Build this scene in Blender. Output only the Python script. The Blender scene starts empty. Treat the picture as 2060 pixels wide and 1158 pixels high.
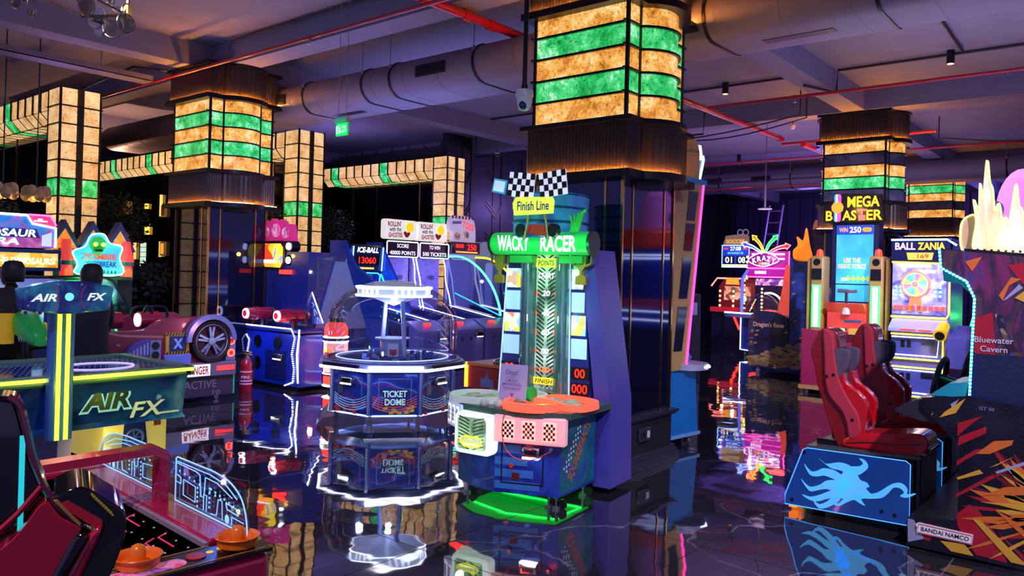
import bpy, bmesh, math, random
from mathutils import Matrix, Vector
random.seed(11)
S = bpy.context.scene
COL = S.collection
R_ = math.radians

# ---------------------------------------------------------------- camera
F_PX, W_PX, H_PX = 1579.3, 2060.0, 1158.0
_h, _p, _r = R_(39.402), R_(0.3306), R_(1.4387)
fw = Vector((math.cos(_h) * math.cos(_p), math.sin(_h) * math.cos(_p), math.sin(_p)))
r0 = Vector((math.sin(_h), -math.cos(_h), 0))
u0 = r0.cross(fw)
rt = math.cos(_r) * r0 + math.sin(_r) * u0
up = -math.sin(_r) * r0 + math.cos(_r) * u0
cd = bpy.data.cameras.new('camera')
cam = bpy.data.objects.new('camera', cd)
COL.objects.link(cam)
m = Matrix.Identity(4)
for i in range(3):
    m[i][0], m[i][1], m[i][2] = rt[i], up[i], -fw[i]
m[2][3] = 1.65
cam.matrix_world = m
cd.sensor_width = 36.0
cd.lens = F_PX * 36.0 / W_PX
cd.shift_y = (543.54 - 579.0) / W_PX
cd.clip_start = 0.02
S.camera = cam

# ---------------------------------------------------------------- world, exposure
w = bpy.data.worlds.new('world')
S.world = w
w.use_nodes = True
bg = w.node_tree.nodes['Background']
bg.inputs[0].default_value = (0.20, 0.18, 0.42, 1)
bg.inputs[1].default_value = 1.1
S.view_settings.view_transform = 'Standard'
S.view_settings.look = 'None'
S.view_settings.exposure = 0.0
S.view_settings.gamma = 1.0
S.view_settings.use_curve_mapping = False
try:
    S.cycles.use_denoising = True
    S.cycles.max_bounces = 8
    S.cycles.transparent_max_bounces = 16
    S.cycles.sample_clamp_indirect = 4.0
    S.cycles.caustics_reflective = False
    S.cycles.caustics_refractive = False
except Exception:
    pass

def area(name, loc, aim, col, energy, sx, sy):
    d = bpy.data.lights.new(name, 'AREA')
    d.shape = 'RECTANGLE'; d.size = sx; d.size_y = sy; d.color = col; d.energy = energy
    o = bpy.data.objects.new(name, d); COL.objects.link(o)
    o.location = loc
    o.rotation_euler = (Vector(aim) - Vector(loc)).to_track_quat('-Z', 'Y').to_euler()
    return o
# unseen area lights added to tint the slab violet and blue from below
area('violet_ceiling_fill', (9.5, 1.2, 2.9), (9.5, 1.2, 5), (0.62, 0.5, 1.0), 60, 5, 3)
area('blue_ceiling_fill', (7.5, 8.2, 2.9), (7.5, 8.2, 5), (0.36, 0.36, 1.0), 48, 3, 3)
area('blue_ceiling_fill', (2.5, 7.5, 2.9), (2.5, 7.5, 5), (0.35, 0.35, 1.0), 10, 4, 4)
area('violet_ceiling_fill', (16.5, 5.5, 3.0), (16.5, 5.5, 5), (0.62, 0.45, 1.0), 70, 5, 5)
def beam(loc, aim, col, energy, deg):
    d = bpy.data.lights.new('added_fill_spot', 'SPOT'); d.energy = energy; d.color = col; d.spot_size = R_(deg); d.spot_blend = .9; d.shadow_soft_size = .09
    o = bpy.data.objects.new('added_fill_spot', d); COL.objects.link(o); o.location = loc
    o.rotation_euler = (Vector(aim) - Vector(loc)).to_track_quat('-Z', 'Y').to_euler()
# unseen overhead spots added to brighten the machine fronts
beam((2.2, 3.8, 4.75), (5.7, 6.3, .6), (.32, .4, 1), 1600, 60)
beam((1.6, 1.2, 4.75), (4.4, 3.5, .6), (.72, .7, 1), 420, 55)
beam((2.4, -1.4, 4.75), (5.8, 1.2, .6), (.85, .72, 1), 1300, 60)
beam((7.3, .8, 4.75), (13.0, 3.9, 1.0), (.62, .55, 1), 2600, 50)
beam((.6, 4.2, 4.75), (2.6, 6.9, .8), (.5, .55, 1), 380, 60)
beam((3.9, 6.3, 4.75), (6.6, 9.6, .7), (.32, .37, 1), 1300, 60)
beam((6.0, 6.0, 4.75), (10.4, 10.6, 1.0), (.55, .5, 1), 1100, 60)
beam((-.8, 1.4, 4.75), (1.1, 2.6, .8), (1, .75, .85), 520, 60)

# ---------------------------------------------------------------- materials
def lin(c):
    if isinstance(c, str):
        c = tuple(int(c[i:i + 2], 16) / 255 for i in (0, 2, 4))
        c = tuple(x / 12.92 if x <= .04045 else ((x + .055) / 1.055) ** 2.4 for x in c)
    return tuple(c[:3])
_M = {}
def nt(name):
    mt = bpy.data.materials.new(name); mt.use_nodes = True
    n = mt.node_tree.nodes; l = mt.node_tree.links
    return mt, n, l, n['Principled BSDF']
def mix_rgb(n, l, fac, a, b):
    x = n.new('ShaderNodeMix'); x.data_type = 'RGBA'
    if fac is not None: l.new(fac, x.inputs[0])
    for k, s in ((6, a), (7, b)):
        if isinstance(s, tuple): x.inputs[k].default_value = (*s, 1)
        else: l.new(s, x.inputs[k])
    return x
def mat(name, base, rough=.45, metal=0., emit=0., noise=.12, scale=9., spec=.5, coat=0., bump=0.):
    key = (name, str(base), rough, metal, emit, noise, scale, coat)
    if key in _M: return _M[key]
    mt, n, l, b = nt(name)
    c = lin(base)
    tc = n.new('ShaderNodeTexCoord'); nz = n.new('ShaderNodeTexNoise')
    nz.inputs['Scale'].default_value = scale; nz.inputs['Detail'].default_value = 3
    l.new(tc.outputs['Object'], nz.inputs['Vector'])
    mx = mix_rgb(n, l, nz.outputs['Fac'], tuple(x * (1 - noise) for x in c), tuple(min(1, x * (1 + noise)) for x in c))
    l.new(mx.outputs[2], b.inputs['Base Color'])
    b.inputs['Roughness'].default_value = rough; b.inputs['Metallic'].default_value = metal
    b.inputs['Specular IOR Level'].default_value = spec; b.inputs['Coat Weight'].default_value = coat
    if emit:
        l.new(mx.outputs[2], b.inputs['Emission Color']); b.inputs['Emission Strength'].default_value = emit
    if bump:
        bp = n.new('ShaderNodeBump'); bp.inputs['Strength'].default_value = bump; bp.inputs['Distance'].default_value = .01
        l.new(nz.outputs['Fac'], bp.inputs['Height']); l.new(bp.outputs[0], b.inputs['Normal'])
    _M[key] = mt
    return mt
def neon(name, col, emit): return mat(name, col, .4, 0, emit, .03)
def ramp(n, stops, interp='LINEAR'):
    r = n.new('ShaderNodeValToRGB'); r.color_ramp.interpolation = interp
    e = r.color_ramp.elements
    while len(e) < len(stops): e.new(.5)
    for k, (p, c) in enumerate(stops):
        e[k].position = p; e[k].color = (*lin(c), 1)
    return r
def art(name, stops, scale=4., kind='noise', distort=1., emit=0., rough=.3, interp='LINEAR', stretch=(1, 1, 1), rot=(0, 0, 0), detail=4., bump=0., coat=0.):
    """printed or backlit artwork: a colour ramp over a procedural pattern"""
    if name in _M: return _M[name]
    mt, n, l, b = nt(name)
    tc = n.new('ShaderNodeTexCoord'); mp = n.new('ShaderNodeMapping')
    mp.inputs['Scale'].default_value = stretch; mp.inputs['Rotation'].default_value = rot
    l.new(tc.outputs['Object'], mp.inputs[0])
    if kind == 'noise':
        t = n.new('ShaderNodeTexNoise'); t.inputs['Detail'].default_value = detail; t.inputs['Distortion'].default_value = distort; out = t.outputs['Fac']
    elif kind == 'voronoi':
        t = n.new('ShaderNodeTexVoronoi'); out = t.outputs['Distance']
    elif kind == 'cells':
        t = n.new('ShaderNodeTexVoronoi'); sp = n.new('ShaderNodeSeparateColor'); l.new(t.outputs['Color'], sp.inputs[0]); out = sp.outputs[0]
    elif kind == 'rings':
        t = n.new('ShaderNodeTexWave'); t.wave_type = 'RINGS'; t.rings_direction = 'SPHERICAL'; t.inputs['Distortion'].default_value = distort; t.inputs['Detail'].default_value = 3; out = t.outputs['Fac']
    else:
        t = n.new('ShaderNodeTexWave'); t.inputs['Distortion'].default_value = distort; t.inputs['Detail'].default_value = 3; out = t.outputs['Fac']
    t.inputs['Scale'].default_value = scale
    l.new(mp.outputs[0], t.inputs['Vector'])
    r = ramp(n, stops, interp); l.new(out, r.inputs[0])
    l.new(r.outputs[0], b.inputs['Base Color'])
    b.inputs['Roughness'].default_value = rough; b.inputs['Coat Weight'].default_value = coat
    if emit:
        l.new(r.outputs[0], b.inputs['Emission Color']); b.inputs['Emission Strength'].default_value = emit
    if bump:
        bp = n.new('ShaderNodeBump'); bp.inputs['Strength'].default_value = bump; bp.inputs['Distance'].default_value = .01
        v = n.new('ShaderNodeTexVoronoi'); v.inputs['Scale'].default_value = 70; l.new(tc.outputs['Object'], v.inputs['Vector'])
        l.new(v.outputs['Distance'], bp.inputs['Height']); l.new(bp.outputs[0], b.inputs['Normal'])
    _M[name] = mt
    return mt
def onyx(name, stops, emit, scale=5.):
    """backlit stone: mottled base with fine dark grains and veins"""
    if name in _M: return _M[name]
    mt, n, l, b = nt(name)
    tc = n.new('ShaderNodeTexCoord')
    a = n.new('ShaderNodeTexNoise'); a.inputs['Scale'].default_value = scale; a.inputs['Detail'].default_value = 10; a.inputs['Roughness'].default_value = .78; a.inputs['Distortion'].default_value = .35
    f = n.new('ShaderNodeTexNoise'); f.inputs['Scale'].default_value = 38; f.inputs['Detail'].default_value = 5; f.inputs['Roughness'].default_value = .8
    l.new(tc.outputs['Object'], a.inputs['Vector']); l.new(tc.outputs['Object'], f.inputs['Vector'])
    r = ramp(n, stops); l.new(a.outputs['Fac'], r.inputs[0])
    g = ramp(n, [(.36, (.12, .08, .05)), (.47, (1, 1, 1))]); l.new(f.outputs['Fac'], g.inputs[0])
    mx = n.new('ShaderNodeMix'); mx.data_type = 'RGBA'; mx.blend_type = 'MULTIPLY'; mx.inputs[0].default_value = .85
    l.new(r.outputs[0], mx.inputs[6]); l.new(g.outputs[0], mx.inputs[7])
    l.new(mx.outputs[2], b.inputs['Base Color'])
    b.inputs['Roughness'].default_value = .3
    l.new(mx.outputs[2], b.inputs['Emission Color']); b.inputs['Emission Strength'].default_value = emit
    _M[name] = mt
    return mt
def clear(name, tint=(1, 1, 1), gloss=.12, rough=.02, edge=.45):
    """thin clear acrylic or glass: see-through, mirror-like at grazing angles"""
    if name in _M: return _M[name]
    mt = bpy.data.materials.new(name); mt.use_nodes = True
    n = mt.node_tree.nodes; l = mt.node_tree.links; n.clear()
    o = n.new('ShaderNodeOutputMaterial'); t = n.new('ShaderNodeBsdfTransparent'); g = n.new('ShaderNodeBsdfGlossy'); mx = n.new('ShaderNodeMixShader')
    lw = n.new('ShaderNodeLayerWeight'); lw.inputs[0].default_value = .25
    nz = n.new('ShaderNodeTexNoise'); nz.inputs['Scale'].default_value = 3
    mr = n.new('ShaderNodeMapRange'); mr.inputs[3].default_value = gloss; mr.inputs[4].default_value = edge
    l.new(lw.outputs['Fresnel'], mr.inputs[0])
    rr_ = n.new('ShaderNodeMapRange'); rr_.inputs[3].default_value = rough; rr_.inputs[4].default_value = rough + .03
    l.new(nz.outputs['Fac'], rr_.inputs[0]); l.new(rr_.outputs[0], g.inputs['Roughness'])
    t.inputs[0].default_value = (*tint, 1)
    l.new(mr.outputs[0], mx.inputs[0]); l.new(t.outputs[0], mx.inputs[1]); l.new(g.outputs[0], mx.inputs[2]); l.new(mx.outputs[0], o.inputs[0])
    _M[name] = mt
    return mt

# ---------------------------------------------------------------- mesh helpers
class MB:
    def __init__(s): s.v = []; s.f = []
    def add(s, vs, fs):
        k = len(s.v); s.v += [tuple(v) for v in vs]; s.f += [tuple(i + k for i in f) for f in fs]; return s
    def box(s, x0, y0, z0, x1, y1, z1):
        return s.add([(x0, y0, z0), (x1, y0, z0), (x1, y1, z0), (x0, y1, z0), (x0, y0, z1), (x1, y0, z1), (x1, y1, z1), (x0, y1, z1)],
                     [(0, 3, 2, 1), (4, 5, 6, 7), (0, 1, 5, 4), (1, 2, 6, 5), (2, 3, 7, 6), (3, 0, 4, 7)])
    def prism(s, pts, ax, a, b):
        mk = {'x': lambda p, c: (c, p[0], p[1]), 'y': lambda p, c: (p[0], c, p[1]), 'z': lambda p, c: (p[0], p[1], c)}[ax]
        n = len(pts)
        return s.add([mk(p, a) for p in pts] + [mk(p, b) for p in pts],
                     [tuple(range(n)), tuple(range(2 * n - 1, n - 1, -1))] + [(i, (i + 1) % n, n + (i + 1) % n, n + i) for i in range(n)])
    def loft(s, rings, cap=True):
        n = len(rings[0]); vs = [p for r in rings for p in r]; fs = []
        for k in range(len(rings) - 1):
            for i in range(n):
                j = (i + 1) % n
                fs.append((k * n + i, k * n + j, (k + 1) * n + j, (k + 1) * n + i))
        if cap: fs += [tuple(range(n)), tuple(range(len(vs) - 1, len(vs) - n - 1, -1))]
        return s.add(vs, fs)
    def cyl(s, p0, p1, r0_, r1_=None, n=14, cap=True):
        if r1_ is None: r1_ = r0_
        p0, p1 = Vector(p0), Vector(p1); d = (p1 - p0).normalized()
        a = d.orthogonal().normalized(); b = d.cross(a)
        ring = lambda p, r: [tuple(p + r * (math.cos(t) * a + math.sin(t) * b)) for t in (2 * math.pi * i / n for i in range(n))]
        return s.loft([ring(p0, r0_), ring(p1, r1_)], cap)
    def tube(s, path, r, n=6, closed=False, flat=1.):
        P = [Vector(p) for p in path]; rings = []; m_ = len(P); prev = None
        rs = r if isinstance(r, (list, tuple)) else [r] * m_
        for i in range(m_):
            if closed: d = P[(i + 1) % m_] - P[i - 1]
            else: d = P[min(i + 1, m_ - 1)] - P[max(i - 1, 0)]
            d.normalize()
            if prev is None: a = d.orthogonal().normalized()
            else:
                a = prev - d * prev.dot(d)
                a = a.normalized() if a.length > 1e-6 else d.orthogonal().normalized()
            prev = a; b = d.cross(a)
            rings.append([tuple(P[i] + rs[i] * (math.cos(t) * a + flat * math.sin(t) * b)) for t in (2 * math.pi * k / n for k in range(n))])
        if closed: rings.append(rings[0]); return s.loft(rings, False)
        return s.loft(rings, True)
    def lathe(s, prof, c=(0, 0, 0), n=24, sx=1., sy=1., cap=True):
        rings = [[(c[0] + sx * r * math.cos(2 * math.pi * i / n), c[1] + sy * r * math.sin(2 * math.pi * i / n), c[2] + z) for i in range(n)] for r, z in prof]
        return s.loft(rings, cap)
    def ell(s, c, r, nu=14, nv=9):
        prof = [(max(1e-4, math.sin(math.pi * k / (nv - 1))), -math.cos(math.pi * k / (nv - 1))) for k in range(nv)]
        rings = [[(c[0] + r[0] * q * math.cos(2 * math.pi * i / nu), c[1] + r[1] * q * math.sin(2 * math.pi * i / nu), c[2] + r[2] * z) for i in range(nu)] for q, z in prof]
        return s.loft(rings, True)
    def xf(s, M, start=0):
        s.v[start:] = [tuple(M @ Vector(v)) for v in s.v[start:]]; return s
def rr(x0, z0, x1, z1, r, n=4):
    out = []
    for cx, cz, a0 in ((x1 - r, z1 - r, 0), (x0 + r, z1 - r, 90), (x0 + r, z0 + r, 180), (x1 - r, z0 + r, 270)):
        for k in range(n + 1):
            a = R_(a0 + 90 * k / n); out.append((cx + r * math.cos(a), cz + r * math.sin(a)))
    return out
SPLIT = set('corner_post kart_wheel picture_print trophy_handle awning_print shard_print arm_bar corner_bar frame_bar strip_light target_block target_dot target_ring hazard_stripe zebra_stripe stripe_print window_bar saucer_window arrow_print slide_rail rail bulb_light bolt grab_bar back_bolster cushion_bolster harness_hole wheel_spoke red_slot green_fronds base_moulding drum_hoop drum_ring inner_light teeth tread_print gem_print louver rail_trim deck_trim topper_print triangle_print brass_inlay playfield_posts seam flag_stripe corner_strip prize_print wave_print grass_print deck_dot plunger_print castle_print clamp check_band lever tub_rail button_light'.split())
def islands(mb):
    p = list(range(len(mb.v)))
    def find(a):
        while p[a] != a: p[a] = p[p[a]]; a = p[a]
        return a
    for f in mb.f:
        r = find(f[0])
        for q in f[1:]: p[find(q)] = r
    out = {}
    for f in mb.f: out.setdefault(find(f[0]), []).append(f)
    res = []
    for fs in out.values():
        ids = sorted({i for f in fs for i in f}); k = {i: n for n, i in enumerate(ids)}
        m_ = MB(); m_.v = [mb.v[i] for i in ids]; m_.f = [tuple(k[i] for i in f) for f in fs]; res.append(m_)
    return res
def obj(name, mb, mt, parent=None, **kw):
    """link one mesh; runs of separate pieces become one object each"""
    if name in SPLIT and parent is not None:
        parts = islands(mb)
        if 1 < len(parts) <= 120: return [obj1(name, q, mt, parent, **kw) for q in parts][0]
    return obj1(name, mb, mt, parent, **kw)
def obj1(name, mb, mt, parent=None, bevel=0., loc=None, rot=None, ang=38):
    me = bpy.data.meshes.new(name)
    me.from_pydata(mb.v, [], mb.f)
    b = bmesh.new(); b.from_mesh(me); bmesh.ops.recalc_face_normals(b, faces=b.faces); b.to_mesh(me); b.free()
    me.materials.append(mt)
    me.polygons.foreach_set('use_smooth', [True] * len(me.polygons))
    me.set_sharp_from_angle(angle=R_(ang))
    o = bpy.data.objects.new(name, me); COL.objects.link(o)
    if parent is not None: o.parent = parent
    if loc: o.location = loc
    if rot: o.rotation_euler = rot
    if bevel:
        md = o.modifiers.new('bevel', 'BEVEL'); md.width = bevel; md.segments = 2; md.limit_method = 'ANGLE'; md.angle_limit = R_(40)
    return o
def link_copy(o, parent, loc=None, rot=None):
    c = o.copy(); COL.objects.link(c); c.parent = parent
    if loc is not None: c.location = loc
    if rot is not None: c.rotation_euler = rot
    return c
def tag(o, label, cat, group=None, kind=None):
    if label: o['label'] = label
    if cat: o['category'] = cat
    if group: o['group'] = group
    if kind: o['kind'] = kind
    return o
def thing(name, label, cat, loc=(0, 0, 0), rz=0., group=None):
    o = bpy.data.objects.new(name, None); COL.objects.link(o)
    o.empty_display_size = .2; o.location = loc; o.rotation_euler = (0, 0, R_(rz))
    return tag(o, label, cat, group)
def struct(name, mb, mt, parent=None, **k):
    o = obj(name, mb, mt, parent, **k)
    if parent is None: o['kind'] = 'structure'
    return o
def lamp(name, loc, col, energy, parent=None, size=.08):
    d = bpy.data.lights.new(name, 'POINT'); d.color = lin(col); d.energy = energy; d.shadow_soft_size = min(size, .03)
    o = bpy.data.objects.new(name, d); COL.objects.link(o); o.location = loc
    if parent is not None: o.parent = parent
    return o
FR = ((1, 0, 0), (0, 0, 1)); LS = ((0, -1, 0), (0, 0, 1)); RS = ((0, 1, 0), (0, 0, 1)); TP = ((1, 0, 0), (0, 1, 0))
_T = {}
def glyphs(body, bold, shear):
    k = (body, bold, shear)
    if k not in _T:
        c = bpy.data.curves.new('lettering', 'FONT'); c.body = body; c.resolution_u = 3; c.offset = bold; c.shear = shear
        c.align_x = 'CENTER'; c.space_line = .95
        o = bpy.data.objects.new('lettering', c); me = bpy.data.meshes.new_from_object(o)
        vs = [tuple(v.co) for v in me.vertices]; fs = [tuple(p.vertices) for p in me.polygons]
        bpy.data.objects.remove(o); bpy.data.meshes.remove(me)
        xs = [v[0] for v in vs]; ys = [v[1] for v in vs]
        _T[k] = (vs, fs, min(xs), max(xs), min(ys), max(ys))
    return _T[k]
def text(body, o, dirs, wd, ht, mt, parent, bold=.0, shear=0., rot=0., name='lettering', lift=.0, mb=None):
    """flat printed words centred on o, running along dirs[0], upright along dirs[1]"""
    vs, fs, x0, x1, y0, y1 = glyphs(body, bold, shear)
    sx, sy = wd / max(1e-6, x1 - x0), ht / max(1e-6, y1 - y0)
    ux, uy = Vector(dirs[0]), Vector(dirs[1]); O = Vector(o) + ux.cross(uy) * lift
    ca, sa = math.cos(rot), math.sin(rot); out = []
    for v in vs:
        a, b = (v[0] - (x0 + x1) / 2) * sx, (v[1] - (y0 + y1) / 2) * sy
        a, b = a * ca - b * sa, a * sa + b * ca
        out.append(tuple(O + ux * a + uy * b))
    if mb is not None: return mb.add(out, fs)
    return obj(name, MB().add(out, fs), mt, parent)
def beads(mb, path, step, r):
    """a run of small square diodes along a path"""
    P = [Vector(p) for p in path]; acc = 0.
    for a, b in zip(P, P[1:]):
        L = (b - a).length; t = acc
        while t < L:
            c = a.lerp(b, t / L); mb.box(c.x - r, c.y - r, c.z - r, c.x + r, c.y + r, c.z + r); t += step
        acc = t - L
    return mb
def arc(c, r, a0, a1, n, plane='xz', y=0., sy=1.):
    out = []
    for k in range(n + 1):
        a = R_(a0 + (a1 - a0) * k / n); u, v = c[0] + r * math.cos(a), c[1] + sy * r * math.sin(a)
        out.append({'xz': (u, y, v), 'yz': (y, u, v), 'xy': (u, v, y)}[plane])
    return out
def smooth(pts, n=6, closed=False):
    """Catmull-Rom through 2-D or 3-D points"""
    P = [Vector(p if len(p) == 3 else (p[0], p[1], 0)) for p in pts]; out = []; L = len(P); d = len(pts[0])
    for i in range(L if closed else L - 1):
        if closed: a, b, c, e = P[i - 1], P[i], P[(i + 1) % L], P[(i + 2) % L]
        else: a, b, c, e = P[max(i - 1, 0)], P[i], P[i + 1], P[min(i + 2, L - 1)]
        for k in range(n):
            t = k / n
            q = .5 * ((2 * b) + (c - a) * t + (2 * a - 5 * b + 4 * c - e) * t * t + (3 * b - a - 3 * c + e) * t ** 3)
            out.append(tuple(q)[:d])
    if not closed: out.append(tuple(P[-1])[:d])
    return out

BLACK = mat('black_paint', '0c0d12', .35); DARK = mat('dark_metal', '17171c', .4, .4)
CHROME = mat('chrome', 'c8ccd4', .12, 1.); STEEL = mat('brushed_steel', '9a9ca6', .35, .9)
GOLD = mat('gold_trim', 'b98a3c', .2, 1.); WHITEP = mat('white_plastic', 'd9dade', .35)
W4 = neon('white_neon', 'dfe6ff', 5.); W2 = neon('white_light', 'e8ecff', 1.6); BLU4 = neon('blue_neon', '6fa4ff', 5.)
CY4 = neon('cyan_neon', '37d6ff', 4.); GR4 = neon('green_neon', '35ff6a', 4.); RD4 = neon('red_neon', 'ff2a20', 4.)
PK4 = neon('pink_neon', 'ff4fae', 4.); YL4 = neon('yellow_neon', 'f2ff3a', 4.); OR4 = neon('orange_neon', 'ff8a1e', 4.)
WPRINT = mat('white_print', 'e8e8ec', .4, noise=.03); BPRINT = mat('black_print', '0a0a0c', .4, noise=.03)
WGLOW = neon('white_lettering', 'f4f4ff', 1.3); YGLOW = neon('yellow_lettering', 'ffd02a', 1.2); RGLOW = neon('red_digit', 'ff2418', 2.6)
GLASS = clear('clear_acrylic'); DOMEG = clear('dome_acrylic', (.97, .98, 1), .05, .01, .6); SMOKE = clear('tinted_acrylic', (.55, .6, .75), .1, .05, .4)
# ================================================================ SETTING
def marble():
    mt, n, l, b = nt('black_marble')
    g = n.new('ShaderNodeNewGeometry')
    d = n.new('ShaderNodeTexNoise'); d.inputs['Scale'].default_value = .9; d.inputs['Detail'].default_value = 5
    l.new(g.outputs['Position'], d.inputs['Vector'])
    mx = n.new('ShaderNodeMix'); mx.data_type = 'RGBA'; mx.inputs[0].default_value = .55
    l.new(g.outputs['Position'], mx.inputs[6]); l.new(d.outputs['Color'], mx.inputs[7])
    v = n.new('ShaderNodeTexVoronoi'); v.feature = 'DISTANCE_TO_EDGE'; v.inputs['Scale'].default_value = 2.1
    l.new(mx.outputs[2], v.inputs['Vector'])
    r = ramp(n, [(0., (.36, .33, .4)), (.006, (.1, .09, .12)), (.016, (.0, .0, .0))]); l.new(v.outputs['Distance'], r.inputs[0])
    k = n.new('ShaderNodeTexNoise'); k.inputs['Scale'].default_value = .8; l.new(g.outputs['Position'], k.inputs['Vector'])
    kr = ramp(n, [(.46, (0, 0, 0)), (.66, (1, 1, 1))]); l.new(k.outputs['Fac'], kr.inputs[0])
    mu = n.new('ShaderNodeMix'); mu.data_type = 'RGBA'; mu.blend_type = 'MULTIPLY'; mu.inputs[0].default_value = 1
    l.new(r.outputs[0], mu.inputs[6]); l.new(kr.outputs[0], mu.inputs[7])
    ad = n.new('ShaderNodeMix'); ad.data_type = 'RGBA'; ad.blend_type = 'ADD'; ad.inputs[0].default_value = 1
    ad.inputs[6].default_value = (.02, .018, .024, 1); l.new(mu.outputs[2], ad.inputs[7])
    l.new(ad.outputs[2], b.inputs['Base Color'])
    b.inputs['Roughness'].default_value = .035; b.inputs['IOR'].default_value = 1.9
    b.inputs['Coat Weight'].default_value = .5; b.inputs['Coat IOR'].default_value = 1.8; b.inputs['Coat Roughness'].default_value = .02
    wn = n.new('ShaderNodeTexNoise'); wn.inputs['Scale'].default_value = 2.6; wn.inputs['Detail'].default_value = 1.5
    l.new(g.outputs['Position'], wn.inputs['Vector'])
    bp = n.new('ShaderNodeBump'); bp.inputs['Strength'].default_value = .16; bp.inputs['Distance'].default_value = .02
    l.new(wn.outputs['Fac'], bp.inputs['Height']); l.new(bp.outputs[0], b.inputs['Normal']); l.new(bp.outputs[0], b.inputs['Coat Normal'])
    return mt
MARBLE = marble()
GROUT = mat('tile_joint', '8a8898', .4)
floor = struct('floor', MB().box(-3, -5, -.08, 29, 24, -.006), GROUT)
TS = 1.2245; g_ = .003
tile_me = None
far = MB()
for i in range(-3, 21):
    for j in range(-5, 17):
        x, y = 3.31 + i * TS, 2.15 + j * TS
        if 0 <= i + 3 <= 12 and -3 <= j <= 9:
            if tile_me is None:
                tile_me = obj('tile', MB().box(g_, g_, -.02, TS - g_, TS - g_, 0), MARBLE, floor, loc=(x, y, 0))
            else:
                link_copy(tile_me, floor, (x, y, 0))
        else:
            far.box(x + g_, y + g_, -.02, x + TS - g_, y + TS - g_, 0)
o = obj('far_tile', far, MARBLE, floor); o['kind'] = 'stuff'

CEILM = mat('painted_concrete', '8d8a9c', .8, noise=.18, scale=2.5, bump=.1)
BEAMM = mat('beam_paint', '7f7d96', .75, noise=.12, scale=3)
struct('ceiling', MB().box(-3, -5, 4.83, 29, 24, 5.0), CEILM)
for y in (-2.7, 3.92, 10.75, 17.4):
    struct('beam', MB().box(-3, y - .17, 4.5, 29, y + .17, 4.835), BEAMM)
for x in (-1.5, 6.12, 13.75, 21.4):
    struct('beam', MB().box(x - .18, -5, 4.5, x + .18, 24, 4.832), BEAMM)
WALLM = mat('dark_wall_panel', '16151f', .35, noise=.2, scale=3)
struct('wall_back', MB().box(-3, 22.5, 0, 29, 22.7, 4.85), WALLM)
wr = struct('wall_right', MB().box(28, -5, 0, 28.2, 24, 4.85), mat('dark_far_wall', '1d1930', .6))
for k in range(26):
    obj('panel', MB().box(27.95, 1.2 + k * .48, .1, 28, 1.63 + k * .48, 4.6), mat('ribbed_far_panel', '2a2348', .55), wr)
wc = struct('wall_chevron', MB().box(12.75, 12.45, 0, 28, 12.6, 4.85), mat('chevron_wall', '14171a', .4))
for k in range(6):
    x = 12.95 + k * 1.1
    st = MB()
    for dz in (0, .75, 1.5, 2.25, 3.0):
        for dx in (0, .1):
            st.tube([(x + .25 - .2, 12.44, 4.05 - dz + dx), (x + .45, 12.44, 3.75 - dz + dx), (x + .65, 12.44, 4.05 - dz + dx)], .008, 4)
    for dx in (.3, .6): st.box(x + dx - .006, 12.435, .2, x + dx + .006, 12.447, 4.6)
    obj('brass_inlay', st, mat('dull_brass', '5b4c2c', .3, .8), wc)
# glossy dark partitions behind the glowing portals
for x, y0, y1, zt in ((4.95, 12.75, 21, 4.0), (8.9, 12.6, 22, 3.85), (12.62, 12.35, 16.2, 3.85)):
    p = struct('partition', MB().box(x, y0, 0, x + .12, y1, zt), mat('black_glass_partition', '08080e', .06, spec=.8))
    fr = MB()
    for yy in (y0 + .8, y0 + 2.3, y0 + 3.2): fr.box(x - .012, yy, .05, x, yy + .04, zt - .05)
    obj('frame', fr, mat('bronze_trim', '6d5334', .3, .9), p)

# ---------------------------------------------------------------- columns
def arcp(off, sgn):
    h = .49 + off; R = .332 + off; a0 = math.acos((h - .328) / R)
    return [(sgn * R * math.sin(-a0 + 2 * a0 * k / 12), sgn * (-.328 - R * math.cos(-a0 + 2 * a0 * k / 12))) for k in range(13)]
def outline(off):
    h = .49 + off
    return [(-h, -h)] + arcp(off, 1) + [(h, -h), (h, h)] + arcp(off, -1) + [(-h, h)]
def fluted(off, pitch=.034, d=.011):
    P = [Vector((*p, 0)) for p in outline(off)]; out = []
    for i in range(len(P)):
        a, b = P[i], P[(i + 1) % len(P)]; L = (b - a).length; n = max(2, int(round(L / pitch)) * 2) if L > .1 else 2
        nn = Vector(((b - a).y, -(b - a).x, 0)).normalized()
        for k in range(n):
            q = a.lerp(b, k / n); q = q + nn * (d if k % 2 else -d * .2); out.append((q.x, q.y))
    return out
AMB = onyx('amber_onyx', [(.3, '6a3a10'), (.43, 'd0842e'), (.53, 'f8b458'), (.64, 'ffe4a8')], 1.08)
GRN = onyx('green_onyx', [(.32, '0a6a2a'), (.44, '22b454'), (.54, '52de80'), (.65, 'd8ffe0')], 1.0)
OFFM = art('unlit_onyx', [(.3, '3a3848'), (.7, '6d6a80')], 4, distort=1.5)
FLUTE = mat('fluted_bronze', '3e352c', .4, .45, noise=.1)
TRIMB = mat('column_moulding', '1b1a1e', .35, .5)
MIRR = mat('dark_mirror', '3c4058', .05, .92, noise=.05, scale=2)
WARM = neon('warm_led', 'ff9a3c', 420.)
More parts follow.
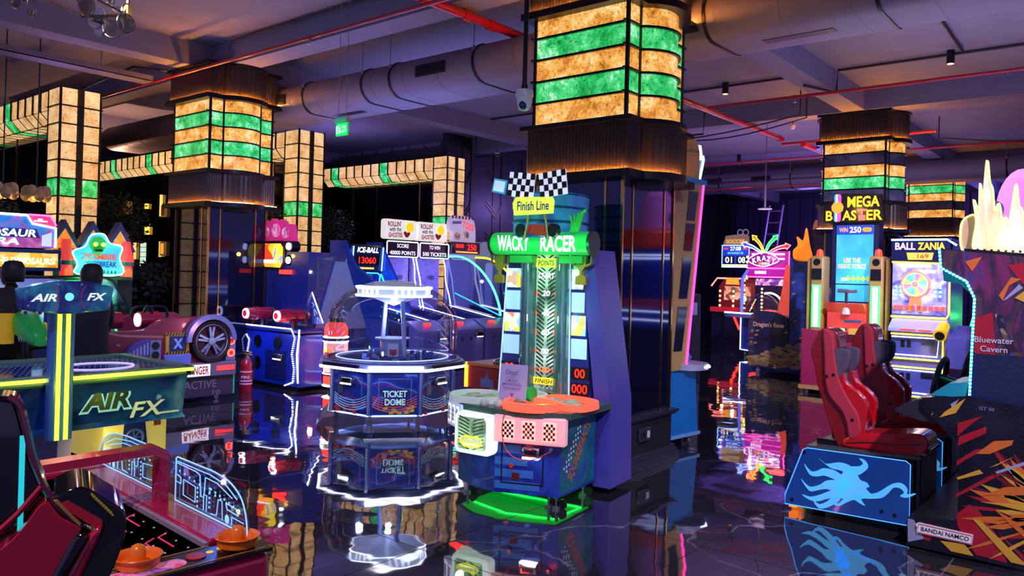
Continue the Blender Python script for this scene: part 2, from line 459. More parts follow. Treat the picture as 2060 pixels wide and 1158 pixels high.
def column(cx, cy, rows, n_led=True):
    c = obj('column', MB().prism(outline(-.06), 'z', 2.45, 4.5), BLACK); c.location = (cx, cy, 0); c['kind'] = 'structure'
    obj('shaft', MB().box(-.45, -.45, .42, .45, .45, 2.5), MIRR, c)
    g = MB()
    for sx in (-1, 1):
        for sy in (-1, 1): g.box(sx * .452 - .012, sy * .452 - .012, .44, sx * .452 + .012, sy * .452 + .012, 2.49)
    for t in (-.28,):
        g.box(-.458, t - .01, .44, -.449, t + .01, 2.49); g.box(-.28 - .01, -.458, .44, -.28 + .01, -.449, 2.49); g.box(.28 - .01, -.458, .44, .28 + .01, -.449, 2.49)
    obj('corner_strip', g, mat('polished_gold', 'c09a58', .15, 1.), c)
    pl = MB(); st = []
    for s in range(4):
        for k in range(30):
            t = -.47 + .94 * k / 30
            st.append([(t, -.47), (.47, t), (-t, .47), (-.47, -t)][s])
            st.append([(t + .016, -.482), (.482, t + .016), (-t - .016, .482), (-.482, -t - .016)][s])
    pl.prism(st, 'z', .1, .4)
    obj('plinth', pl, mat('plinth_paint', '23242e', .35, .2), c, ang=20)
    b = MB()
    for q, z0, z1 in ((.53, 0, .05), (.515, .05, .075), (.5, .075, .11), (.505, .395, .415), (.525, .415, .44)): b.box(-q, -q, z0, q, q, z1)
    obj('base_moulding', b, mat('plinth_moulding', '2c2d3c', .3, .2), c)
    for z0 in (2.56, 4.05):
        obj('fluted_cap', MB().prism(fluted(.045 if z0 < 3 else .05), 'z', z0, z0 + .42), FLUTE, c, ang=20)
        a = .105
        obj('cap_moulding', MB().prism(outline(a), 'z', z0 - .065, z0), TRIMB, c, ang=30)
        obj('cap_top', MB().prism(outline(a - .01), 'z', z0 + .41, z0 + .45), TRIMB, c, ang=30)
        if n_led:
            ld = MB(); q = outline(.066); ld.tube([(x, y, z0 + .0005) for x, y in q], .004, 4, True)
            obj('led_strip', ld, WARM, c)
    segs = []
    h = .49; a1, a2 = arcp(0, 1), arcp(0, -1)
    segs += [[(-h, h), (-h, -h)], [(-h, -h), a1[0]], a1, [a1[-1], (h, -h)], [(h, -h), (h, h)], [(h, h), a2[0]], a2, [a2[-1], (-h, h)]]
    for k, code in enumerate(rows):
        z0 = 3.825 - k * .199; z1 = z0 + .183
        for s in segs:
            L = MB(); ins = []
            for i, p in enumerate(s):
                a = Vector(s[max(0, i - 1)]); bb = Vector(s[min(len(s) - 1, i + 1)]); d = (bb - a).normalized(); nn = Vector((d.y, -d.x))
                ins.append(Vector(p) - nn * .014)
            rings = [[(*p, z0), (*p, z1), (*q, z1), (*q, z0)] for p, q in zip(s, ins)]
            L.loft(rings, True)
            obj('pane', L, {'A': AMB, 'G': GRN, 'O': OFFM}[code], c)
    fr = MB()
    for k in range(1, 5):
        z = 3.817 - (k - 1) * .199
        fr.prism(outline(.028), 'z', z - .009, z + .009)
        for sy in (-1, 1): fr.box(-.55, sy * .49 - .012, z - .008, -.5, sy * .49 + .012, z + .008)
    obj('frame_bar', fr, TRIMB, c, ang=30)
    fv = MB()
    for x, y in ((-h, -h), (h, -h), (-h, h), (h, h), a1[0], a1[-1], a2[0], a2[-1]): fv.box(x - .014, y - .014, 3.0, x + .014, y + .014, 4.0)
    obj('corner_bar', fv, TRIMB, c)
    return c
colC = column(6.19, 3.97, 'AGAGA')
colL = column(6.19, 10.64, 'AGAGA')
colR = column(14.18, 3.93, 'AOAGO')
colF = column(22.0, 4.35, 'AGAOA'); colF.location.z = .3
obj('plinth', MB().box(-.5, -.5, -.3, .5, .5, .0), BLACK, colF)
sp = obj('socket_plate', MB().box(-.16, -.505, .21, .04, -.48, .33), mat('socket_plastic', '2a2b38', .3), colC, bevel=.006)
sw = MB().box(-.03, -.512, .24, .01, -.503, .3); obj('rocker', sw, WHITEP, sp)
for k in range(2): obj('socket_face', MB().box(-.13 + k * .05, -.509, .24, -.09 + k * .05, -.503, .3), BLACK, sp)

# ---------------------------------------------------------------- glowing portals of stone tiles
def portal(x, y, zt, arm_y, label):
    t = thing('light_portal', label, 'lit pillar', (x, y, 0), 0, 'lit stone portals')
    W, D = .55, .42
    core = MB().box(.02, .02, 0, W - .02, D, zt - .02); core.box(.235, -.02, 0, .315, .03, zt)
    obj('core', core, BLACK, t)
    rows = 16; ph = zt / rows; fr = MB(); green = {5}
    for k in range(rows):
        z1 = zt - k * ph; z0 = z1 - ph
        mt = GRN if k in green else AMBP
        if k < 13:
            obj('stone_tile', MB().box(.01, -.005, z0 + .012, .225, .012, z1 - .012), mt, t)
            obj('stone_tile', MB().box(.325, -.005, z0 + .012, W - .01, .012, z1 - .012), mt, t)
            obj('stone_tile', MB().box(-.005, .01, z0 + .012, .012, D - .01, z1 - .012), mt, t)
        fr.box(-.02, -.025, z0 - .008, W + .03, .0, z0 + .008); fr.box(-.025, -.02, z0 - .008, 0, D + .02, z0 + .008)
    for xx, yy in ((0, 0), (W, 0), (0, D)): fr.box(xx - .014, yy - .014, 0, xx + .014, yy + .014, zt + .01)
    obj('frame_bar', fr, TRIMB, t)
    # arm running back along the top: upright face, sloping face, slatted underside
    n = int(arm_y / .3); az = .3; fa = MB(); am = MB().prism([(.02, zt - .02), (.02, zt - az), (.16, zt - az - .16), (.42, zt - az - .16), (.42, zt - .02)], 'y', D, D + n * .3)
    obj('arm', am, BLACK, t)
    for k in range(n):
        y0, y1 = D + k * .3 + .015, D + (k + 1) * .3 - .015
        mt = GRN if k % 6 == 5 else AMBP
        obj('stone_tile', MB().box(0, y0, zt - az + .012, .014, y1, zt - .02), mt, t)
        obj('stone_tile', MB().prism([(.0, zt - az - .01), (.015, zt - az), (.15, zt - az - .145), (.135, zt - az - .155)], 'y', y0, y1), mt, t)
        if k < 12: obj('stone_tile', MB().box(.16, y0 + .02, zt - az - .166, .4, y1 - .06, zt - az - .156), mt, t)
        fa.box(-.02, y1, zt - az - .01, .0, y1 + .03, zt + .01); fa.prism([(-.012, zt - az), (0, zt - az + .012), (.16, zt - az - .15), (.148, zt - az - .17)], 'y', y1, y1 + .03)
    obj('arm_bar', fa, TRIMB, t)
    return t
AMBP = onyx('pale_amber_onyx', [(.3, '9a6a3a'), (.44, 'dca868'), (.58, 'f4cc90'), (.72, 'ffe8bc')], .95, 3.)
portal(4.55, 12.2, 4.2, 6.0, 'glowing amber stone portal beside the glowing ghoul sign, leftmost of three')
portal(8.5, 12.05, 4.2, 9.0, 'glowing amber stone portal behind the fire exit sign, middle of three')
portal(12.2, 11.9, 4.2, 4.0, 'glowing amber stone portal behind the alley games, rightmost of three')

# ---------------------------------------------------------------- services under the ceiling
REDP = mat('red_pipe_paint', 'b0182c', .3, noise=.08, coat=.3)
def pipe(name, path, r, mt, label, cat='pipe', couplings=(), heads=(), group=None):
    t = thing(name, label, cat, path[0], 0, group); b = Vector(path[0])
    loc = [tuple(Vector(p) - b) for p in path]
    obj('tube', MB().tube(loc, r, 10), mt, t)
    for c in couplings:
        a = Vector(c) - b; d = (Vector(path[1]) - b).normalized()
        obj('coupling', MB().cyl(a - d * r * 1.4, a + d * r * 1.4, r * 1.25, n=12), mt, t)
    for c in heads:
        a = Vector(c) - b; hd = MB().cyl(a, a - Vector((0, 0, r + .05)), .012, n=8).cyl(a - Vector((0, 0, r + .05)), a - Vector((0, 0, r + .055)), .022, n=10)
        obj('sprinkler_head', hd, CHROME, t)
    return t
pipe('sprinkler_pipe', [(1.5, 5.85, 4.44), (15.2, 5.72, 4.44)], .05, REDP, 'thick red sprinkler main crossing behind the column with chequered flags', couplings=[(6.2, 5.81, 4.44), (6.6, 5.81, 4.44), (9, 5.78, 4.44), (15.1, 5.72, 4.44)])
pipe('sprinkler_pipe', [(5.53, -1, 4.36), (5.53, 15, 4.36)], .022, REDP, 'thin red sprinkler pipe passing over the fire exit sign', heads=[(5.53, 7.7, 4.36), (5.53, 3, 4.36)], couplings=[(5.53, 7.7, 4.36)])
pipe('sprinkler_pipe', [(11.65, -2, 4.4), (11.65, 5.6, 4.4)], .024, REDP, 'thin red sprinkler pipe running under two black spotlights', heads=[(11.65, 4.2, 4.4), (11.65, 1.5, 4.4)], couplings=[(11.65, 4.2, 4.4)])
pipe('sprinkler_pipe', [(17.3, -2, 4.38), (17.3, 12, 4.38)], .024, REDP, 'thin red sprinkler pipe behind the lit column of the hammer game', heads=[(17.3, 7.5, 4.38)])
pipe('sprinkler_pipe', [(15.2, 5.72, 4.34), (15.2, 3.0, 4.34)], .03, REDP, 'short red branch pipe at the end of the thick main')
pipe('sprinkler_pipe', [(14.6, 5.1, 4.2), (19.2, 5.0, 4.2)], .05, REDP, 'thick red pipe stub left of the hammer game column')
pipe('sprinkler_pipe', [(19.1, 4.4, 4.82), (19.1, 4.42, 4.0), (19.1, 10.4, 4.0), (19.1, 10.42, 4.82)], .02, REDP, 'faint red pipe in front of the far duct')
COND = mat('black_conduit', '23222c', .5)
pipe('conduit', [(5.88, 4.2, 4.8), (5.88, 9.6, 4.8), (5.85, 9.9, 4.78), (5.85, 10.05, 4.5)], .014, COND, 'black conduit beside the beam above the fire exit sign', 'conduit', couplings=[(5.88, 7.5, 4.8), (5.88, 6.5, 4.8), (5.88, 8.5, 4.8)])
pipe('conduit', [(12.0, -2, 4.8), (12.0, 3.7, 4.8), (12.0, 3.72, 4.47), (11.3, 3.95, 4.47)], .02, COND, 'black conduit bending down round the beam by the spotlights', 'conduit')
pipe('conduit', [(12.0, 4.2, 4.8), (12.0, 10.5, 4.8)], .02, COND, 'black conduit feeding the spotlight nearer the big column', 'conduit')
pipe('conduit', [(11.9, 2.06, 4.8), (10.2, 2.02, 4.8)], .02, COND, 'black conduit running from spotlight to the round duct', 'conduit')
pipe('conduit', [(4.9, 12.4, 4.25), (5.2, 11.4, 4.5), (5.6, 11.2, 4.5)], .018, COND, 'dark conduit above the leftmost stone portal', 'conduit')
pipe('conduit', [(13.2, 6.4, 4.82), (13.2, 6.42, 4.3), (13.2, 11.98, 4.3), (13.2, 12, 4.82)], .018, COND, 'dark conduit low under the slab right of the dome camera', 'conduit')
pipe('conduit', [(18.6, 4.6, 4.82), (18.6, 4.62, 4.1), (18.6, 10.4, 4.1), (18.6, 10.42, 4.82)], .02, COND, 'dark conduit in front of the far duct', 'conduit')
for k, (a, b) in enumerate((((13.0, 9.0), (13.0, 4.6)), ((13.3, 8.0), (13.3, 4.6)), ((16.4, 3.2), (16.4, -1.)))):
    pts = [(a[0], a[1], 4.82)] + [(a[0], a[1] + (b[1] - a[1]) * i / 10, 4.42 - .22 * math.sin(math.pi * i / 10)) for i in range(11)] + [(b[0], b[1], 4.82)]
    tag(obj('hanging_cable', MB().tube(pts, .012, 6), COND), ['black cable sagging furthest left of the hammer game column', 'second black cable sagging left of the hammer game column', 'black cable sagging right of the hammer game column'][k], 'cable')
def spot(x, y, z, label):
    t = thing('spotlight', label, 'spotlight', (x, y, z), 0, 'ceiling spotlights')
    b = MB().cyl((0, 0, -.18), (0, 0, 0), .05, n=18); obj('housing', b, BLACK, t)
    obj('lens', MB().cyl((0, 0, -.186), (0, 0, -.179), .042, n=18), neon('spot_lens', 'ffb090', 2.), t)
    d = bpy.data.lights.new('spot_beam', 'SPOT'); d.energy = 40; d.spot_size = R_(60); d.color = (1, .55, .5); d.shadow_soft_size = .04
    lo = bpy.data.objects.new('spot_beam', d); COL.objects.link(lo); lo.parent = t; lo.location = (0, 0, -.19)
spot(11.9, 2.2, 4.83, 'black cylinder spotlight under the slab right of the round duct')
spot(11.9, 5.42, 4.83, 'black cylinder spotlight under the slab beside the big column')
spot(9.5, 8.6, 4.83, 'black cylinder spotlight above the alley games')
spot(18.9, 8.2, 4.83, 'small black spotlight in front of the far duct')
DUCT = mat('duct_paint', '6f6b80', .6, noise=.15, scale=2, bump=.1)
def duct(x, y0, y1, z, wd, ht, label, bands, grilles, slots):
    t = thing('air_duct', label, 'duct', (x, y0, z)); r = ht / 2
    pr_ = [(wd / 2 - r + r * math.cos(R_(a)), r * math.sin(R_(a))) for a in range(-90, 91, 15)] + [(-wd / 2 + r + r * math.cos(R_(a)), r * math.sin(R_(a))) for a in range(90, 271, 15)]
    obj('duct_body', MB().prism(pr_, 'y', 0, y1 - y0), DUCT, t)
    for yb in bands:
        q = [(u * 1.025, v * 1.05) for u, v in pr_]
        obj('clamp_band', MB().prism(q, 'y', yb - y0 - .015, yb - y0 + .015), DARK, t)
        rod = MB().cyl((-wd / 2 + .02, yb - y0, 0.1), (-wd / 2 + .02, yb - y0, 4.83 - z), .006, n=6).cyl((-wd / 2 + .02, yb - y0, .13), (-wd / 2 + .02, yb - y0, .17), .02, n=8)
        obj('hanger_rod', rod, STEEL, t)
    for yg in grilles:
        f = obj('grille', MB().box(-wd / 2 - .015, yg - y0, -.07, -wd / 2 + .05, yg - y0 + .5, .07), BLACK, t)
        for k in range(5): obj('louver', MB().box(-wd / 2 - .03, yg - y0 + .02, -.055 + k * .025, -wd / 2 - .012, yg - y0 + .48, -.047 + k * .025), DARK, f)
    for ys in slots:
        obj('slot_diffuser', MB().box(-.06, ys - y0, -r - .006, .06, ys - y0 + .65, -r + .01), DARK, t)
    sm = MB()
    for k in range(int((y1 - y0) / .6)): sm.prism([(u * 1.006, v * 1.01) for u, v in pr_], 'y', k * .6, k * .6 + .008)
    obj('seam', sm, DUCT, t)
duct(7.2, -4, 16, 4.14, .95, .46, 'large grey oval duct running behind the big column', (1.8, 3.3, 6.2, 7.65, 8.2, 9.5), (6.65, 9.9), (2.25, 8.7))
duct(19.9, -4, 12.3, 4.25, .9, .5, 'far grey duct with black grilles beyond the hammer game', (2.5, 7.1, 9), (5.0, 7.6, 8.9), ())
tray = thing('cable_tray', 'shallow metal cable tray under the slab at upper left', 'tray', (1.0, 11.35, 4.3))
tb = MB().box(0, -.15, 0, 4.4, .15, .012).box(0, -.15, 0, 4.4, -.14, .08).box(0, .14, 0, 4.4, .15, .08); obj('channel', tb, DUCT, tray)
for k in range(3): obj('hanger_rod', MB().cyl((.6 + 1.6 * k, .155, 0), (.6 + 1.6 * k, .155, .53), .006, n=6), STEEL, tray)

# dome camera on a drop pole
t = thing('dome_camera', 'white dome security camera on a black pole left of the big column', 'camera', (4.5, 3.62, 2.84))
obj('pole', MB().cyl((0, 0, .2), (0, 0, 1.99), .018, n=10).cyl((0, 0, .17), (0, 0, .22), .03, .02), BLACK, t)
obj('housing', MB().lathe([(.001, .17), (.062, .17), (.066, .155), (.066, .125), (.056, .118), (.054, .07), (.04, .03), (.001, .015)], n=24), WHITEP, t)
obj('lens', MB().ell((-.028, -.012, .055), (.034, .03, .036)), mat('camera_lens', '1a2c66', .08), t)
# fire exit sign
EX = X0 = 5.2
t = thing('exit_sign', 'green FIRE EXIT sign hanging on two wires under the thin red pipe', 'sign', (4.75, 6.05, 3.06), -90)
obj('panel', MB().box(-.085, -.008, -.12, .085, .008, .0), neon('exit_green', '12b35a', .9), t)
obj('housing', MB().box(-.09, -.022, 0, .09, .022, .05), mat('exit_housing', '9aa0c0', .4), t)
obj('wire', MB().tube([(-.06, 0, .05), (-.06, 0, 1.77)], .003, 5), STEEL, t); obj('wire', MB().tube([(.06, 0, .05), (.06, 0, 1.77)], .003, 5), STEEL, t)
ew = neon('exit_white', 'd8ffe8', 1.2)
text('FIRE\nEXIT', (.042, -.01, -.06), FR, .07, .07, ew, t, .01)
pi_ = MB(); pi_.prism([(-.077, -.1), (-.065, -.1), (-.065, -.045), (-.058, -.045), (-.071, -.02), (-.084, -.045), (-.077, -.045)], 'y', -.011, -.009)
pi_.box(-.05, -.011, -.1, -.046, -.009, -.02); pi_.box(-.05, -.011, -.024, -.01, -.009, -.02); pi_.prism([(-.035, -.1), (-.028, -.1), (-.022, -.075), (-.012, -.095), (-.006, -.09), (-.02, -.06), (-.02, -.045), (-.012, -.05), (-.01, -.045), (-.026, -.035), (-.036, -.05), (-.032, -.05), (-.03, -.065)], 'y', -.011, -.009)
obj('running_figure_print', pi_, ew, t)
lamp('exit_glow', (0, -.15, -.1), '20ff70', 1.5, t)
def detector(x, y, z, label):
    t = thing('smoke_detector', label, 'detector', (x, y, z), 0, 'smoke detectors')
    obj('base', MB().cyl((0, 0, .0), (0, 0, .03), .06, n=18), WHITEP, t)
    obj('chamber', MB().lathe([(.001, -.05), (.035, -.045), (.05, -.01), (.052, 0), (.001, .0)], n=16), WHITEP, t)
    obj('stem', MB().cyl((0, 0, .03), (0, 0, max(.05, 4.83 - z)), .008, n=6), DARK, t)
detector(14.6, 5.3, 4.55, 'white smoke detector left of the hammer game column')
detector(13.6, 11.7, 4.4, 'white smoke detector above the chevron wall')
detector(11.2, 16.2, 4.15, 'white smoke detector beyond the middle stone portal')
t = thing('pendant_fan', 'pale disc on a drop rod under the far ceiling left of the hammer game', 'pendant', (15.0, 5.95, 3.05))
obj('disc', MB().lathe([(.001, 0), (.13, .005), (.135, .02), (.05, .04), (.001, .045)], n=22), WHITEP, t); obj('rod', MB().cyl((0, 0, .04), (0, 0, .5), .022, n=10).cyl((0, 0, .5), (0, 0, 1.78), .01, n=8), STEEL, t)
# glass disc chandeliers
def chandelier(x, y, z, label, seed):
    rnd = random.Random(seed)
    t = thing('chandelier', label, 'chandelier', (x, y, z), 30, 'glass disc chandeliers')
    f = MB(); a, b = .17, .1
    for zz in (0.02, .2): f.tube([(-a, -b, zz), (a, -b, zz), (a, b, zz), (-a, b, zz)], .006, 4, True)
    for p in ((-a, -b), (a, -b), (a, b), (-a, b)): f.tube([(*p, .02), (*p, .2)], .006, 4)
    f.cyl((0, 0, .2), (0, 0, 4.83 - z), .008, n=8); f.tube([(-a, 0, .2), (a, 0, .2)], .006, 4); f.tube([(0, -b, .2), (0, b, .2)], .006, 4)
    obj('frame', f, mat('rose_gold', 'b88a80', .2, 1.), t)
    for k in range(26):
        u = rnd.random() * 4; s = int(u); q = u - s
        px, py = [(-a + 2 * a * q, -b), (a, -b + 2 * b * q), (a - 2 * a * q, b), (-a, b - 2 * b * q)][s]
        pz = rnd.choice((-.02, .02, .07, .12)); r = .035 + .01 * rnd.random()
        d = Vector((0, -1, 0)) if s in (0, 2) else Vector((1, 0, 0))
        d = (d + Vector((rnd.uniform(-.4, .4), rnd.uniform(-.4, .4), 0))).normalized()
        c = Vector((px, py, pz)) + d * .012 * (1 if s in (0, 1) else -1)
        dk = obj('glass_disc', MB().cyl(c - d * .003, c + d * .003, r, n=20), clear('chandelier_glass', (.93, .95, .9), .2, .02, .8), t)
        rg = [tuple(c + r * (math.cos(2 * math.pi * i / 20) * d.cross(Vector((0, 0, 1))).normalized() + math.sin(2 * math.pi * i / 20) * Vector((0, 0, 1)))) for i in range(20)]
        obj('rim', MB().tube(rg, .003, 4, True), STEEL, dk)
    lamp('chandelier_glow', (0, 0, .1), 'ffd9b0', 2., t)
chandelier(1.22, 3.17, 2.62, 'clear glass disc chandelier in a rose gold frame, the one nearer the middle', 3)
chandelier(.72, 3.42, 2.6, 'clear glass disc chandelier cut off at the upper left corner', 4)

# point lights added to lift the dark restaurant end and far aisle
for p, c, e in (((7.2, 16.5, 3.6), 'ffb890', 90), ((10.8, 14.2, 3.6), 'a890ff', 60), ((4.2, 11.2, 3.8), 'c0a0ff', 10), ((16.0, 10.8, 3.4), '9a80ff', 90), ((23.5, 8.0, 3.4), '9a78ff', 260), ((26, 3.0, 3.4), '8a78ff', 160)):
    lamp('added_fill_lamp', p, c, e, None, .03)
# ================================================================ WACKY RACER (chequered flag game by the big column)
t = thing('racing_redemption_game', 'tall redemption game with chequered flags and a tyre tread lane beside the big column', 'arcade game', (4.43, 3.6, 0), -83)
BLUEART = art('blue_garage_art', [(.0, '0d1550'), (.42, '1b2f8c'), (.55, '2547b0'), (.7, '123070')], 2.2, distort=2.5, rough=.28, coat=.4)
DEEPB = mat('deep_blue_panel', '1a2a86', .3, coat=.4); MIDB = mat('mid_blue_print', '2f6fc0', .35)
FROST = neon('frosted_white', 'cfd4e8', .45); FROSTG = neon('frosted_screen_rim', 'e4fff0', .85)
bp = [(-.47, .0), (-.25, -.1), (.0, -.13), (.5, 0), (.5, .52), (-.47, .52)]
obj('cabinet', MB().prism(bp, 'z', .1, .66), BLUEART, t, ang=15)
obj('deck', MB().prism([(-.6, .0), (-.35, -.13), (0, -.17), (.3, -.14), (.6, -.02), (.62, .56), (-.6, .56)], 'z', .655, .70), mat('grey_green_deck', '3f5d50', .3), t, ang=15)
# front facets: frame of reference for each facet
def facet(a, b):
    a, b = Vector((*a, 0)), Vector((*b, 0)); d = (b - a).normalized(); return a, d, (b - a).length
def fquad(mb, a, d, u0, z0, u1, z1, off, th=.004):
    nn = Vector((d.y, -d.x, 0)); p = [a + d * u0 + nn * off, a + d * u1 + nn * off]; q = [x - nn * th for x in p]
    return mb.loft([[(*p[0][:2], z0), (*p[1][:2], z0), (*p[1][:2], z1), (*p[0][:2], z1)], [(*q[0][:2], z0), (*q[1][:2], z0), (*q[1][:2], z1), (*q[0][:2], z1)]], True)
def checks(name, a, d, u0, z0, w_, h_, nx, nz, off, parent, mt=BPRINT, flip=0):
    mb = MB()
    for i in range(nx):
        for k in range(nz):
            if (i + k + flip) % 2 == 0: fquad(mb, a, d, u0 + w_ * i / nx, z0 + h_ * k / nz, u0 + w_ * (i + 1) / nx, z0 + h_ * (k + 1) / nz, off, .002)
    return obj(name, mb, mt, parent)
# white light panels left and right
a, d, L = facet((-.6, .0), (-.33, -.15)); pl = obj('light_panel', fquad(MB(), a, d, 0, .5, L, .69, .0, .07), neon('frosted_left', 'b9c2ee', .55), t, bevel=.012)
for k in range(3): 
    obj('window', fquad(MB(), a, d, .035 + k * .09, .53, .085 + k * .09, .665, .004), neon('lit_window', 'e8ecff', 1.), pl); checks('check_print', a, d, .04 + k * .09, .55, .04, .1, 3, 6, .007, pl)
a, d, L = facet((.02, -.19), (.58, -.06)); pr2 = obj('light_panel', fquad(MB(), a, d, 0, .47, L, .665, .0, .07), neon('frosted_red', 'e4a8ac', .6), t, bevel=.015)
for k in range(3):
    obj('window', fquad(MB(), a, d, .07 + k * .165, .5, .175 + k * .165, .635, .004), neon('lit_window_red', 'ffb0a0', 1.2), pr2); checks('check_print', a, d, .078 + k * .165, .51, .09, .115, 5, 6, .007, pr2)
for k in range(2): lamp('panel_glow', (.2 + .2 * k, -.3, .5), 'ff3020', .9, t, .05)
# screen pod
a, d, L = facet((-.33, -.2), (.02, -.215))
def podring(x0, x1, z0, z1, y, r): return [(p[0], y, p[1]) for p in rr(x0, z0, x1, z1, r)]
pod = obj('screen_pod', MB().loft([podring(-.34, .02, .36, .655, -.1, .05), podring(-.34, .02, .36, .655, -.2, .05), podring(-.32, 0, .38, .635, -.215, .04)], True), FROSTG, t)
scr = obj('screen', MB().loft([podring(-.295, -.025, .395, .625, -.213, .03), podring(-.295, -.025, .395, .625, -.222, .03)], True), art('tyre_screen', [(.3, '1c2a1e'), (.5, '6f8f70'), (.7, 'a8c8a0')], 5, emit=.7, distort=1), pod)
tr = MB()
for k in range(9):
    for s_ in (-1, 1): tr.tube([(-.16 + s_ * .02, -.224, .40 + k * .025), (-.16 + s_ * .06, -.224, .415 + k * .025), (-.16 + s_ * .12, -.224, .43 + k * .025)], .004, 4)
obj('tread_print', tr, BPRINT, pod)
obj('badge', MB().prism(smooth([(-.27, .47), (-.2, .5), (-.16, .49), (-.1, .5), (-.05, .46), (-.08, .42), (-.16, .41), (-.24, .42)], 4, True), 'y', -.228, -.224), neon('yellow_badge', 'e8e22a', 1.), pod)
text('SPONGEBOB', (-.16, -.23, .467), FR, .19, .028, neon('badge_blue', '1d6fc8', .6), pod, .015); text('SQUAREPANTS', (-.16, -.23, .432), FR, .15, .02, WGLOW, pod, .015)
lamp('pod_glow', (-.15, -.4, .45), 'd8ffe0', 1.2, t, .08)
# whack rings and pads on the deck
RINGW = neon('ring_white', 'b9c4c0', .35); RINGR = neon('ring_red', 'ff5a40', 1.1)
def loop(pts, z, r, mt, hgt=.05):
    q = smooth(pts, 6, True); out = [(*p, 0) for p in q]; n_ = len(q); mb = MB(); rings = []
    for i in range(n_):
        a_ = Vector(q[i - 1]); b_ = Vector(q[(i + 1) % n_]); dd = (b_ - a_).normalized(); nn = Vector((dd.y, -dd.x))
        c_ = Vector(q[i]); rings.append([(*(c_ + nn * r), z), (*(c_ + nn * r * .7), z + hgt), (*(c_ - nn * r * .7), z + hgt), (*(c_ - nn * r), z)])
    rings.append(rings[0]); mb.loft(rings, False)
    return obj('ring_wall', mb, mt, t)
loop([(-.58, .05), (-.45, -.1), (-.2, -.08), (-.1, .06), (-.2, .2), (-.42, .26), (-.56, .18)], .695, .018, RINGW)
loop([(-.3, .28), (-.12, .18), (.1, .2), (.12, .36), (-.05, .46), (-.28, .42)], .695, .016, RINGW)
loop([(.02, -.03), (.12, -.14), (.32, -.13), (.45, -.02), (.38, .1), (.2, .13), (.06, .09)], .695, .02, RINGR, .06)
loop([(.1, .2), (.3, .14), (.5, .06), (.62, .12), (.62, .32), (.45, .42), (.2, .4)], .695, .018, RINGR)
def pad(x, y, mt, r=.065):
    p = obj('pad', MB().lathe([(.001, 0), (r, 0), (r, .02), (r * .8, .03), (r * .75, .02), (.001, .02)], (x, y, .698), 18), mt, t)
    return p
PADW = mat('pad_cream', 'b5b49c', .4); PADG = neon('pad_green', '30ff60', 1.6)
for x, y in ((-.42, .02), (-.28, -.02), (-.3, .14), (-.45, .14), (-.15, .3), (0, .27), (-.1, .38), (.12, .0), (.22, .3), (.38, .32), (.5, .2), (.36, .2)): pad(x, y, PADW)
pad(.28, -.03, PADG); lamp('pad_glow', (.28, -.05, .8), '30ff60', .5, t, .03)
for x in (-.14, -.02): obj('start_button', MB().ell((x, -.1 + .02 * (x > -.1), .715), (.035, .035, .035)), mat('clear_button', 'cfd4d0', .15), t)
# coin doors, locks
def coinbox(x, y, z, mt, par, ang=0):
    b = obj('coin_entry', MB().box(-.07, -.03, -.04, .07, .03, .035), CHROME, par, bevel=.01, loc=(x, y, z), rot=(0, 0, ang))
    obj('slot_light', MB().box(-.065, -.035, -.045, .065, .02, -.03), mt, b); obj('card_slot', MB().box(-.045, -.034, -.015, .045, -.025, .02), BLACK, b); return b
coinbox(-.4, -.07, .42, RD4, t, -.43); coinbox(.3, -.08, .41, W4, t, .25)
a, d, L = facet((.0, -.13), (.5, 0))
dr = MB(); 
for u0, z0, u1, z1 in ((.05, .17, .06, .46), (.38, .17, .39, .46), (.05, .17, .39, .18), (.05, .45, .39, .46)): fquad(dr, a, d, u0, z0, u1, z1, .004, .006)
obj('door_frame', dr, BPRINT, t)
st = MB()
for k in range(4): fquad(st, a, d, .0, .13 + .085 * k, .36 - .05 * k, .185 + .085 * k, .003, .003)
obj('stripe_print', st, MIDB, t)
obj('lock', MB().cyl((.14, -.105, .3), (.14, -.118, .3), .016), mat('red_lock', 'd02a1a', .3), t); obj('lock', MB().cyl((.44, -.02, .43), (.44, -.034, .43), .018), CHROME, t)
obj('triangle_print', fquad(MB(), a, d, .14, .2, .2, .25, .005, .003), mat('dark_red_print', '5a1622', .4), t)
obj('price_sticker', MB().box(-.5, -.0, .24, -.497, .03, .3), WPRINT, t)
text('SQUAREPANTS', (.503, .27, .38), RS, .46, .1, mat('orange_print', 'e0722a', .4), t, .02, .15, .95)
ck = MB()
for i in range(14):
    for k in range(3):
        if (i + k) % 2 == 0:
            u, v = -.2 + i * .026, k * .022; ca, sa = math.cos(.95), math.sin(.95)
            y_, z_ = .2 + u * ca - v * sa, .42 + u * sa + v * ca; ck.box(.501, y_, z_, .503, y_ + .018, z_ + .018)
obj('check_print', ck, WPRINT, t)
obj('side_art', MB().prism([(.0, .12), (.5, .12), (.5, .64), (.0, .64)], 'x', .499, .5025), art('teal_sea_art', [(.3, '0b3a5c'), (.5, '137a86'), (.65, '1d4f9a')], 3, distort=2, rough=.3), t)
tel = obj('lead_wire', MB().tube(smooth([(.1, -.02, .75), (.12, -.19, .66), (.13, -.21, .5), (.2, -.2, .4), (.33, -.16, .37), (.44, -.05, .42)], 5), .004, 5), mat('red_wire', 'a01c1c', .4), t)
ml = obj('mallet', MB().cyl((-.02, .12, .78), (.16, .1, .78), .05, n=14), mat('mallet_tan', 'a58a56', .5), t)
for x in (-.03, .14): obj('mallet_end', MB().cyl((x, .121 - .1 * (x + .03), .78), (x + .03, .12 - .1 * (x + .03), .78), .055, n=14), mat('green_foam', '1fae4a', .5), ml)
obj('mallet_handle', MB().cyl((.06, .1, .76), (.1, -.05, .72), .012, n=8), mat('wood', 'b08a5a', .5), ml)
